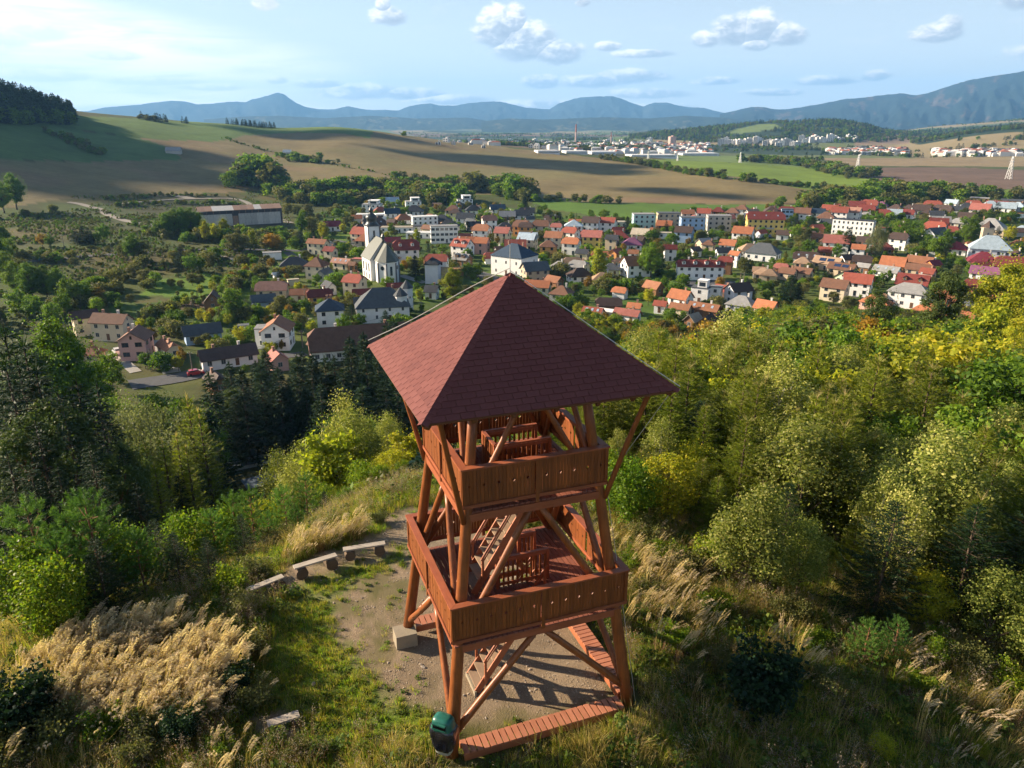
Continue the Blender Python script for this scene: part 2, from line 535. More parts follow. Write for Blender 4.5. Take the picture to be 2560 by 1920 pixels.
# ------------------------------------------------------------------ land: one sheet, cut into its fields
def P(*a):
 return [(a[i], a[i + 1]) for i in range(0, len(a), 2)]
fields_src = [
 # name, polygon in display pixels, colour, region name
 ('stubble', P(-60, 470, -60, 340, 0, 345, 390, 345, 300, 300, 480, 294, 560, 274, 720, 270, 870, 289, 1100, 320, 1300, 342, 1450, 362, 1700, 398, 1850, 424, 1830, 441,
     1700, 444, 1500, 441, 1240, 436, 1100, 424, 950, 414, 800, 402, 620, 408, 430, 418, 150, 428, 60, 440), (.180, .140, .063), 'stubble_field'),
 ('strip', P(1120, 424, 1240, 437, 1500, 442, 1830, 442, 1860, 450, 1750, 460, 1540, 468, 1320, 471, 1180, 452), (.085, .15, .022), 'green_field'),
 ('leftgreen', P(-60, 346, 390, 346, 372, 322, 300, 300, 180, 282, 130, 262, -60, 270), (.085, .135, .038), 'green_field'),
 ('topgreen', P(120, 244, 310, 256, 400, 263, 560, 273, 720, 270, 880, 291, 800, 300, 640, 286, 520, 292, 470, 306, 300, 300, 190, 282, 140, 268), (.10, .155, .036), 'green_field'),
 ('brightgreen', P(1305, 340, 1420, 345, 1600, 352, 1750, 362, 1850, 382, 1990, 408, 2060, 418, 2260, 404, 2260, 427, 2080, 432, 1930, 428, 1800, 420, 1700, 402, 1500, 372), (.15, .21, .028), 'green_field'),
 ('brightgreen2', P(1400, 336, 1600, 336, 1760, 352, 1740, 362, 1600, 352, 1450, 346), (.14, .19, .055), 'green_field'),
 ('plough', P(1800, 361, 2060, 362, 2260, 368, 2260, 402, 2060, 416, 1990, 405, 1870, 382), (.15, .10, .070), 'ploughed_field'),
 ('tan1', P(1770, 341, 2000, 342, 2260, 347, 2260, 360, 1800, 358), (.24, .18, .10), 'stubble_field'),
 ('tan2', P(1850, 306, 2050, 285, 2260, 262, 2260, 275, 2100, 287, 2040, 300, 1940, 312, 1850, 316), (.27, .19, .12), 'stubble_field'),
 ('woodgreen', P(1560, 287, 1640, 269, 1672, 268, 1690, 276, 1650, 284, 1600, 290), (.13, .17, .05), 'green_field'),
 ('hedgebank', P(1790, 447, 1840, 444, 1960, 434, 2090, 436, 2260, 430, 2260, 452, 1900, 455), (.20, .14, .07), 'stubble_field'),
 ('garden1', P(300, 640, 330, 606, 420, 596, 500, 590, 560, 604, 520, 645, 420, 652, 380, 640), (.095, .16, .020), 'lawn'),
 ('garden2', P(470, 620, 560, 588, 640, 600, 600, 640, 540, 655), (.095, .155, .020), 'lawn'),
 ('garden3', P(560, 540, 590, 520, 700, 522, 740, 530, 700, 560, 640, 563, 590, 552), (.11, .19, .020), 'lawn'),
 ('garden4', P(600, 503, 780, 500, 800, 515, 620, 518), (.13, .19, .028), 'lawn'),
 ('garden5', P(230, 655, 400, 650, 520, 660, 540, 700, 380, 715, 250, 690), (.065, .105, .020), 'lawn'),
 ('garden6', P(600, 570, 660, 562, 700, 585, 640, 600, 560, 600), (.10, .17, .020), 'lawn'),
 ('garden7', P(840, 630, 900, 618, 985, 620, 1000, 640, 920, 655), (.09, .15, .020), 'lawn'),
 ('garden8', P(1150, 545, 1300, 560, 1340, 600, 1220, 620, 1150, 600), (.09, .15, .020), 'lawn'),
 ('garden9', P(1100, 490, 1200, 470, 1320, 470, 1330, 485, 1220, 505, 1130, 510), (.11, .17, .024), 'lawn'),
 ('garden10', P(1300, 640, 1420, 610, 1480, 640, 1400, 690, 1320, 680), (.07, .12, .022), 'lawn'),
 ('garden11', P(1380, 570, 1480, 590, 1600, 620, 1500, 640, 1400, 610), (.09, .15, .022), 'lawn'),
 ('garden12', P(900, 455, 1100, 450, 1180, 470, 1000, 480), (.12, .18, .024), 'lawn'),
 ('veg', P(380, 652, 505, 648, 500, 668, 370, 670), (.11, .075, .05), 'lawn'),
]
terrace_polys = [gpoly(P(215, 438, 360, 422, 510, 424, 505, 434, 360, 436, 250, 448)), gpoly(P(265, 446, 390, 440, 560, 443, 580, 452, 400, 455, 300, 462)), gpoly(P(330, 466, 430, 460, 430, 472, 350, 478))]
fields = [(n, gpoly(p), c, r) for n, p, c, r in fields_src]
az = np.concatenate([np.arange(-180, -44, 4.0), np.arange(-44, -37, .9), np.arange(-37, 37.01, .185), np.arange(38, 45, .9), np.arange(46, 180, 4.0)])
rr_ = [9.0]
while rr_[-1] < 17500:
 rr_.append(rr_[-1] * (1.0125 if rr_[-1] < 9000 else 1.04))
rr_ = np.array(rr_)
TA, TR = np.meshgrid(np.radians(az), rr_, indexing='xy')
GX, GY = TR * np.sin(TA), TR * np.cos(TA)
GZ = H(GX, GY)
nr, na = GX.shape
fx, fy = GX.ravel(), GY.ravel()
fr = np.hypot(fx, fy)
# warp so that the field edges are not ruled lines
wx = fx + (fbm(fx / (fr * .02 + 1), fy / (fr * .02 + 1), 51) - .5) * fr * .012
wy = fy + (fbm(fx / (fr * .02 + 1), fy / (fr * .02 + 1), 57) - .5) * fr * .03
c0 = np.array([.075, .085, .026])
n1 = fbm(fx / 22, fy / 22, 61); n2 = fbm(fx / 70, fy / 70, 63); n3 = fbm(fx / 7, fy / 7, 65)
C = np.empty((len(fx), 3))
dryc = np.array([.15, .115, .045]); greenc = np.array([.075, .12, .022]); dark = np.array([.045, .055, .022])
w1 = sstep(.42, .62, n2)[:, None]; w2 = sstep(.40, .62, n1)[:, None]
C[:] = c0
C = C * (1 - w1 * .7) + dryc * w1 * .7
C = C * (1 - w2 * .6) + greenc * w2 * .6
w3 = sstep(.52, .70, n3)[:, None]
C = C * (1 - w3 * .5) + dark * w3 * .5
vg = in_poly(wx, wy, gpoly(P(640, 470, 780, 430, 1000, 436, 1300, 470, 1500, 462, 1700, 455, 1900, 450, 2260, 440, 2260, 660, 1700, 660, 1300, 720, 700, 780, 420, 800, 420, 690, 600, 600)))[:, None]
C = np.where(vg, np.array([.060, .095, .020]) * (.6 + .8 * n3[:, None]) + np.array([.03, .02, .008]) * w1, C * .85)
# patchwork of the far plain
sel = fr > 1350
def cells(x, y, s):
 gx, gy = x / s, y / s * 0.6
 bx, by = np.floor(gx), np.floor(gy)
 best = np.full(x.shape, 9.0); ident = np.zeros(x.shape)
 for i in (-1, 0, 1):
  for j in (-1, 0, 1):
   cx, cy = bx + i, by + j
   px = cx + _hash(cx, cy, 1); py = cy + _hash(cx, cy, 2)
   d = (px - gx) ** 2 + (py - gy) ** 2
   m = d < best
   best = np.where(m, d, best); ident = np.where(m, _hash(cx, cy, 5), ident)
 return ident
idc = cells(fx + 60 * (n2 - .5), fy, 420.0)
pal = np.array([(.13, .15, .055), (.24, .19, .10), (.035, .055, .028), (.09, .13, .035), (.16, .11, .07), (.04, .06, .03), (.19, .17, .09), (.10, .12, .05)])
pc = pal[np.clip((idc * len(pal)).astype(int), 0, len(pal) - 1)]
wf = sstep(1350, 1600, fr)[:, None]
C = C * (1 - wf) + pc * wf
woodm = ((H(fx, fy) + 50 > 14) & (fr > 2300) & (fr < 4500) & (np.abs(fx / fr) < .6))[:, None]
C = np.where(woodm, np.array([.028, .045, .022]) * (0.7 + .7 * n1[:, None]), C)
reg = np.where(fr < 150, 0, np.where(fr < 1400, 1, 2))
names = ['ground', 'valley_floor', 'far_plain', 'stubble_field', 'green_field', 'ploughed_field', 'lawn']
for (n, poly, c, rn) in fields:
 m = in_poly(wx, wy, poly)
 v = 1 + .38 * (n1 - .5) + .30 * (n2 - .5) + .25 * (fbm(fx / 160, fy / 30, 71) - .5)
 cc = np.array(c)[None, :] * v[:, None]
 if n == 'stubble':
  # greener and redder streaks within the stubble
  s1 = sstep(.50, .66, fbm(fx / 240 + 3, fy / 110, 73))[:, None]
  cc = cc * (1 - s1 * .45) + np.array([.155, .150, .060]) * s1 * .45
  s2 = sstep(.53, .68, fbm(fx / 130, fy / 60, 75))[:, None]
  cc = cc * (1 - s2 * .5) + np.array([.22, .135, .08]) * s2 * .5
 C[m] = cc[m]
 reg[m] = names.index(rn)
# old building terraces above the warehouse: banks of scrub between mown strips
for k, poly in enumerate(terrace_polys):
 m = in_poly(wx, wy, poly)
 C[m] = (np.array([.055, .055, .022]) * (0.8 + .5 * n3[:, None]))[m]
# the hilltop by the tower
dirt_poly = gpoly(P(862, 1098, 815, 1112, 840, 1150, 870, 1190, 800, 1230, 742, 1265, 712, 1330, 735, 1400, 795, 1468, 880, 1522, 980, 1562, 1345, 1512, 1318, 1440, 1262, 1340,
     1200, 1270, 1120, 1180, 1010, 1120, 940, 1080), 0)
dirt2 = gpoly(P(860, 1130, 740, 1170, 640, 1200, 590, 1235, 565, 1285, 640, 1262, 760, 1225, 870, 1180), 0)
dirt3 = gpoly(P(540, 1570, 600, 1530, 680, 1505, 640, 1560, 640, 1600, 560, 1610), 0)
lawn_poly = gpoly(P(720, 1230, 640, 1270, 590, 1340, 560, 1400, 550, 1480, 620, 1530, 650, 1580, 760, 1570, 930, 1640, 990, 1600, 900, 1530, 800, 1470, 735, 1400, 712, 1330, 760, 1240,
     900, 1200, 880, 1180), 0)
def soft_poly(x, y, poly, e, k=5):
 """soft, ragged edge: average of the inside test over a few jittered copies"""
 a = np.zeros(x.shape)
 for i in range(k):
  ang = 2 * math.pi * i / k
  a += in_poly(x + e * math.cos(ang), y + e * math.sin(ang), poly)
 return a / k
nearm = fr < 60
dirt = np.zeros(len(fx)); lawn = np.zeros(len(fx))
nx_, ny_ = fx[nearm], fy[nearm]
jx = nx_ + (fbm(nx_ * 1.3, ny_ * 1.3, 81) - .5) * 1.6; jy = ny_ + (fbm(nx_ * 1.3, ny_ * 1.3, 83) - .5) * 1.6
d_ = np.maximum(np.maximum(soft_poly(jx, jy, dirt_poly, .35), soft_poly(jx, jy, dirt2, .3) * .95), soft_poly(jx, jy, dirt3, .3) * .8)
gg = soft_poly(nx_, ny_, gpoly(P(640, 1300, 700, 1200, 880, 1175, 905, 1240, 880, 1340, 860, 1470, 760, 1420, 712, 1340), 0), .5)
d_ = d_ * (1 - gg * .6 * (1 - sstep(.44, .56, fbm(nx_ * 1.4, ny_ * 1.4, 89))))
patch = .5 * sstep(.50, .62, fbm(nx_ * .8, ny_ * .8, 85)) * .75 * (soft_poly(nx_, ny_, gpoly(P(700, 1190, 880, 1180, 880, 1330, 720, 1330, 640, 1290), 0), .6))
dirt[nearm] = np.clip(np.maximum(d_ - .25 * (fbm(nx_ * 2, ny_ * 2, 87) > .58) * (nx_ < -2), patch), 0, 1)
lawn[nearm] = soft_poly(jx, jy, lawn_poly, .3)
Cn = np.array([.085, .080, .026]) * (.7 + .7 * n3[:, None])
Cl = np.array([.11, .15, .025]) * (.7 + .6 * n3[:, None])
Cd = np.array([.225, .170, .112]) * (.80 + .4 * n3[:, None])
Cd2 = np.array([.200, .142, .088])
C = np.where((fr < 150)[:, None], Cn, C)
C = C * (1 - lawn[:, None]) + Cl * lawn[:, None]
C = C * (1 - dirt[:, None]) + Cd * dirt[:, None]
slope_f = sstep(150, 110, fr)[:, None]
def ground_material(rows):
 m, nt, b, out = base_mat('field_mat' if rows else 'ground_mat', 0.95, 0.1)
 at = nt.n('ShaderNodeAttribute'); at.attribute_name = 'Col'
 ad = nt.n('ShaderNodeAttribute'); ad.attribute_name = 'dirt'
 tc = nt.n('ShaderNodeTexCoord')
 po = tc.outputs['Object']
 nf = nt.noise(po, 1.7, 6, 0.7)
 ng = nt.noise(po, 14.0, 5, 0.7)
 nb = nt.noise(po, 0.16, 5, 0.65)
 vor = nt.n('ShaderNodeTexVoronoi'); vor.inputs['Scale'].default_value = 24.0
 nt.l(po, vor.inputs['Vector'])
 vor2 = nt.n('ShaderNodeTexVoronoi'); vor2.inputs['Scale'].default_value = 42.0
 nt.l(po, vor2.inputs['Vector'])
 k = nt.math('MULTIPLY_ADD', nf, 0.7, 0.62)
 k = nt.math('MULTIPLY', k, nt.math('MULTIPLY_ADD', nb, 0.5, 0.75))
 c = nt.mix(1.0, at.outputs['Color'], nt_gray(nt, k), blend='MULTIPLY')
 peb = nt.ramp(vor.outputs['Color'], [(0.0, (.55, .5, .5)), (0.55, (.95, .93, .9)), (0.8, (1.1, 1.08, 1.05)), (1.0, (2.0, 1.9, 1.75))])
 pebm = nt.mix(1.0, c, peb, blend='MULTIPLY')
 peb2 = nt.ramp(vor2.outputs['Color'], [(0.0, (.6, .58, .6)), (0.5, (1, 1, 1)), (1.0, (1.6, 1.5, 1.4))])
 pebm = nt.mix(1.0, pebm, peb2, blend='MULTIPLY')
 gate = nt.ramp(nt.noise(po, 1.1, 3), [(.38, (0.15, .15, .15)), (.62, (1, 1, 1))])
 c = nt.mix(nt.math('MULTIPLY', nt.math('MULTIPLY', ad.outputs['Fac'], gate), 0.6), c, pebm)
 if rows:
  st = nt.noise(nt.mapping(po, (.016, .55, .1), (0, 0, R_(-8))), 1.0, 3, .6)
  st2 = nt.noise(nt.mapping(po, (.05, .05, .05)), 1.0, 5, .7)
  c = nt.mix(1.0, c, nt_gray(nt, nt.math('ADD', nt.math('MULTIPLY_ADD', st, .55, .50), nt.math('MULTIPLY', st2, .45))), blend='MULTIPLY')
 nt.l(c, b.inputs['Base Color'])
 bp = nt.n('ShaderNodeBump'); bp.inputs['Strength'].default_value = 0.5; bp.inputs['Distance'].default_value = 0.03
 nt.l(nt.math('ADD', nt.math('MULTIPLY', ng, 0.5), nt.math('MULTIPLY', vor.outputs['Distance'], -0.7)), bp.inputs['Height'])
 nt.l(bp.outputs[0], b.inputs['Normal'])
 return m
ground_mat = ground_material(False); field_mat = ground_material(True)
def add_attr(me, name, data, kind='FLOAT'):
 if kind == 'COLOR':
  a = me.color_attributes.new(name, 'FLOAT_COLOR', 'POINT')
  dd = np.ones((len(data), 4), np.float32); dd[:, :3] = data
  a.data.foreach_set('color', dd.ravel())
 else:
  a = me.attributes.new(name, 'FLOAT', 'POINT')
  a.data.foreach_set('value', np.asarray(data, np.float32))
idx = np.arange(nr * na).reshape(nr, na)
q = np.stack([idx[:-1, :-1], idx[:-1, 1:], idx[1:, 1:], idx[1:, :-1]], -1).reshape(-1, 4)[:, ::-1]
V = np.stack([fx, fy, GZ.ravel()], 1)
# close the seam behind the camera and the disc under it
seam = np.stack([idx[:-1, -1], idx[:-1, 0], idx[1:, 0], idx[1:, -1]], -1)[:, ::-1]
q = np.concatenate([q, seam])
freg = reg[q].min(axis=1)
for ri, nm in enumerate(names):
 qq = q[freg == ri]
 if not len(qq):
  continue
 u, inv = np.unique(qq, return_inverse=True)
 me = new_mesh(nm, V[u], inv.reshape(-1, 4), field_mat if 'field' in nm else ground_mat, smooth=True)
 add_attr(me, 'Col', C[u], 'COLOR')
 add_attr(me, 'dirt', dirt[u])
 o = obj(nm, me)
 tag(o, kind='structure')
rim = idx[0]
cv = np.concatenate([V[rim], [[0, 0, float(H(0.01, 0.01))]]])
me = new_mesh('ground', cv, [(i, (i + 1) % na, na) for i in range(na)], ground_mat)
add_attr(me, 'Col', np.tile(c0, (len(cv), 1)), 'COLOR'); add_attr(me, 'dirt', np.zeros(len(cv)))
tag(obj('ground', me), kind='structure')
# interpolation of the hilltop masks for planting
def mask_at(x, y, arr2):
 r = np.hypot(x, y); th = np.degrees(np.arctan2(x, y))
 i = np.clip(np.searchsorted(rr_, r), 1, nr - 1); j = np.clip(np.searchsorted(az, th), 1, na - 1)
 return arr2[i, j]
DIRT = dirt.reshape(nr, na); LAWN = lawn.reshape(nr, na)
# ------------------------------------------------------------------ mountains
def mountain(name, ridge, R, front, depth, base, colA, colB, seed, clear=0.0, th_pad=None):
 pts = [az_el(a * D2P, b_ * D2P) for a, b_ in ridge]
 th = np.array([p[0] for p in pts]); zz = np.array([CZ + p[1] * R for p in pts])
 if th_pad:
  th = np.concatenate([[p[0] for p in th_pad if p[0] < th[0]], th, [p[0] for p in th_pad if p[0] > th[-1]]])
  zz = np.concatenate([[p[1] for p in th_pad if p[0] < pts[0][0]], zz, [p[1] for p in th_pad if p[0] > pts[-1][0]]])
 A = np.arange(th[0], th[-1], 0.14)
 Tn = np.concatenate([np.linspace(0, 1, 46), 1 + np.linspace(.03, 1, 12)])
 AA, TT = np.meshgrid(A, Tn)
 rad = np.where(TT <= 1, R - front * (1 - TT), R + depth * (TT - 1))
 x = rad * np.sin(np.radians(AA)); y = rad * np.cos(np.radians(AA))
 z1 = np.interp(AA, th, zz)
 rn = np.abs(fbm(AA * 0.55 + TT * .5, TT * 1.6 + AA * .12, seed, 5) * 2 - 1)
 rn2 = np.abs(fbm(AA * 1.7 - TT, TT * 3.0, seed + 3, 4) * 2 - 1)
 tt = np.clip(TT, 0, 1)
 prof = tt ** 1.25 * (1 - (0.75 * rn + 0.35 * rn2 - .12) * (1 - tt) * 1.35 * (tt > 0))
 prof = np.where(TT > 1, 1 - (TT - 1) ** 0.8, np.clip(prof, 0, 1))
 z = base + (z1 - base) * prof + (fbm(AA * 6, TT * 9, seed + 7, 3) - .5) * (z1 - base) * .035
 z = np.where(TT == 0, base - 10, z)
 Vv = np.stack([x.ravel(), y.ravel(), z.ravel()], 1)
 n0, n1_ = AA.shape
 ii = np.arange(n0 * n1_).reshape(n0, n1_)
 qq = np.stack([ii[:-1, :-1], ii[:-1, 1:], ii[1:, 1:], ii[1:, :-1]], -1).reshape(-1, 4)[:, ::-1]
 cl = fbm(AA * 1.1 + 7, TT * 5 + AA * .2, seed + 11, 4)
 cl2 = fbm(AA * 3.3, TT * 8, seed + 17, 4)
 w = (sstep(.56, .62, cl) * sstep(.46, .54, cl2) * clear)[..., None]
 cc = np.array(colA) * (0.75 + .5 * cl2[..., None])
 cc = cc * (1 - w) + np.array(colB) * w
 me = new_mesh(name, Vv, qq, mount_mat, smooth=True)
 add_attr(me, 'Col', cc.reshape(-1, 3), 'COLOR')
 o = obj(name, me)
 tag(o, kind='structure')
 return o
m, nt, b, out = base_mat('mountain_mat', 1.0, 0.05)
at = nt.n('ShaderNodeAttribute'); at.attribute_name = 'Col'
tc = nt.n('ShaderNodeTexCoord')
nn = nt.noise(tc.outputs['Object'], 0.012, 6, 0.7)
c = nt.mix(1.0, at.outputs['Color'], nt_gray(nt, nt.math('MULTIPLY_ADD', nn, 1.3, 0.35)), blend='MULTIPLY')
nt.l(c, b.inputs['Base Color'])
bp = nt.n('ShaderNodeBump'); bp.inputs['Strength'].default_value = 1.0; bp.inputs['Distance'].default_value = 25
nt.l(nn, bp.inputs['Height']); nt.l(bp.outputs[0], b.inputs['Normal'])
mount_mat = m
mountain('mountain_range', P(110, 243, 150, 240, 190, 240, 225, 232, 262, 229, 300, 226, 335, 221, 372, 217, 400, 219, 425, 225, 455, 224, 490, 220, 512, 219, 530, 221, 545, 214, 562, 211,
        578, 206, 600, 200, 612, 202, 622, 210, 640, 222, 660, 231, 690, 236, 715, 238, 738, 232, 752, 229, 775, 234, 800, 238, 830, 237, 860, 239, 878, 231, 900, 226,
        932, 223, 950, 228, 985, 228, 1010, 223, 1040, 220, 1080, 219, 1105, 225, 1135, 232, 1165, 235, 1188, 236, 1205, 224, 1230, 216, 1250, 211, 1275, 209, 1320, 207,
        1340, 212, 1370, 224, 1390, 230, 1410, 222, 1440, 221, 1465, 228, 1490, 232, 1520, 233, 1560, 243, 1640, 252, 1700, 260),
   15000, 3600, 2200, -60, (.025, .038, .045), (.10, .10, .08), 5, 0.2)
mountain('far_mountain', P(560, 245, 640, 235, 700, 236, 760, 236, 840, 238, 900, 240, 980, 246), 18600, 1200, 400, -60, (.05, .06, .05), (.1, .1, .08), 15)
mountain('near_mountain', P(1555, 246, 1580, 241, 1600, 236, 1622, 231, 1650, 231, 1672, 236, 1700, 236, 1740, 230, 1790, 221, 1830, 213, 1870, 210, 1905, 205, 1935, 203, 1950, 201, 1980, 206,
       2010, 199, 2045, 187, 2090, 174, 2130, 167, 2175, 159, 2212, 154, 2260, 150, 2300, 155),
   10500, 3300, 2200, -60, (.020, .034, .036), (.13, .095, .075), 25, 0.6, th_pad=[(45, 660), (60, 440), (75, 120)])
mountain('foothill', P(1040, 262, 1100, 256, 1180, 258, 1300, 253, 1400, 256, 1480, 250, 1560, 254, 1620, 262), 8600, 1300, 1100, -62, (.035, .050, .034), (.15, .14, .08), 35, 0.6)
mountain('foothill', P(440, 258, 520, 252, 600, 250, 700, 255, 800, 250, 900, 256, 1010, 254, 1060, 262), 9600, 1400, 1200, -62, (.04, .055, .04), (.17, .16, .09), 45, 0.6)
# ------------------------------------------------------------------ air
hb = MB(); hb.box((0, 0, 425), (39000, 39000, 1130))
hm = bpy.data.materials.new('haze_mat'); hm.use_nodes = True
nt = NT(hm.node_tree); out = nt.n('ShaderNodeOutputMaterial')
pv = nt.n('ShaderNodeVolumePrincipled')
pv.inputs['Color'].default_value = (.24, .55, 1.0, 1)
pv.inputs['Density'].default_value = 0.6e-4
pv.inputs['Anisotropy'].default_value = 0.1
nt.l(pv.outputs[0], out.inputs['Volume'])
haze = hb.build('haze', hm)
tag(haze, kind='stuff')
# ------------------------------------------------------------------ the lookout tower
W_RAIL = mat_wood('rail_wood', (0.197, 0.050, 0.019), (0.361, 0.111, 0.048), 0.5, 'X')
W_BOARD = mat_wood('board_wood', (.125, .035, .009), (.255, .076, .017), 0.5, 'Z', objvar=.16)
W_DECK = mat_wood('deck_wood', (0.156, 0.050, 0.029), (0.271, 0.096, 0.060), 0.65, 'Y', objvar=.10)
W_LOG = mat_wood('log_wood', (.105, .031, .010), (.34, .104, .026), 0.42, 'Z', objvar=.12, scale=.5)
W_STAIR = mat_wood('stair_wood', (.20, .13, .085), (.36, .25, .16), 0.75, 'Y', objvar=.10)
W_STRING = mat_wood('stringer_wood', (0.246, 0.074, 0.028), (0.410, 0.141, 0.060), 0.6, 'X', objvar=.08)
W_UNDER = mat_wood('underroof_wood', (.10, .038, .016), (.20, .08, .035), 0.7, 'X')
M_CONC = mat_simple('foundation_concrete', (.27, .225, .16), 0.9, .2, .2, 4.0, .01)
M_STEEL = mat_simple('galvanised_wire', (.62, .60, .55), 0.45, .5, .1, 8, metal=.6)
m, nt, b, out = base_mat('shingle_mat', 0.85, 0.25)
tc = nt.n('ShaderNodeTexCoord'); oi = nt.n('ShaderNodeObjectInfo'); geo = nt.n('ShaderNodeNewGeometry')
grain = nt.noise(tc.outputs['Object'], 160.0, 2, 0.8)
blot = nt.noise(tc.outputs['Object'], 1.6, 4, 0.65)
rnd = nt.math('ADD', nt.math('MULTIPLY', oi.outputs['Random'], .5), nt.math('MULTIPLY', geo.outputs['Random Per Island'], .5))
k = nt.math('ADD', nt.math('MULTIPLY', grain, .7), nt.math('ADD', nt.math('MULTIPLY', blot, .5), nt.math('MULTIPLY', rnd, .16)))
c = nt.ramp(k, [(.45, (.088, .025, .024)), (.70, (.145, .045, .039)), (.95, (.195, .072, .062))])
nt.l(c, b.inputs['Base Color'])
bp = nt.n('ShaderNodeBump'); bp.inputs['Strength'].default_value = .4; bp.inputs['Distance'].default_value = .002
nt.l(grain, bp.inputs['Height']); nt.l(bp.outputs[0], b.inputs['Normal'])
M_SHING = m
TC = Vector((-0.05, 18.93, 0)); TYAW = 0.356
tower = empty('lookout_tower', TC, TYAW)
tag(tower, 'tall reddish-brown timber lookout tower with two plank-railed platforms under a four-sided shingle roof', 'lookout tower')
G0_, SL = 2.68, 0.121
def half(z): return G0_ - SL * z
CN = {'A': (-1, -1), 'B': (1, -1), 'C': (1, 1), 'D': (-1, 1)}
SIDES = [('A', 'B'), ('D', 'A'), ('B', 'C'), ('C', 'D')]      # front, left, right, back
def log(name, a, b_, r1, r2, parent, n=12, mat=None, seed=0):
 """a peeled, slightly crooked log"""
 rg = random.Random(seed)
 a, b_ = Vector(a), Vector(b_)
 k = 9
 d = b_ - a
 s = d.normalized().orthogonal().normalized(); t = d.normalized().cross(s)
 pts = []; rad = []
 for i in range(k):
  f = i / (k - 1)
  w = .012 * math.sin(math.pi * f)
  pts.append(d * f + s * (w * math.sin(3 * f + seed)) + t * (w * math.cos(2 * f + seed)))
  rad.append((r1 * (1 - f) + r2 * f) * rg.uniform(.96, 1.05))
 mb = MB(); mb.tube(pts, rad, n)
 for _ in range(5):                                          # knots
  f = rg.uniform(.08, .92); an = rg.uniform(0, 6.28)
  p = d * f + (s * math.cos(an) + t * math.sin(an)) * (r1 * (1 - f) + r2 * f) * .93
  q_ = (s * math.cos(an) + t * math.sin(an)) * .03
  mb.tube([p - q_, p + q_], [.035, .018], 6)
 o = mb.build(name, mat or W_LOG, parent, smooth=True, loc=a)
 return o
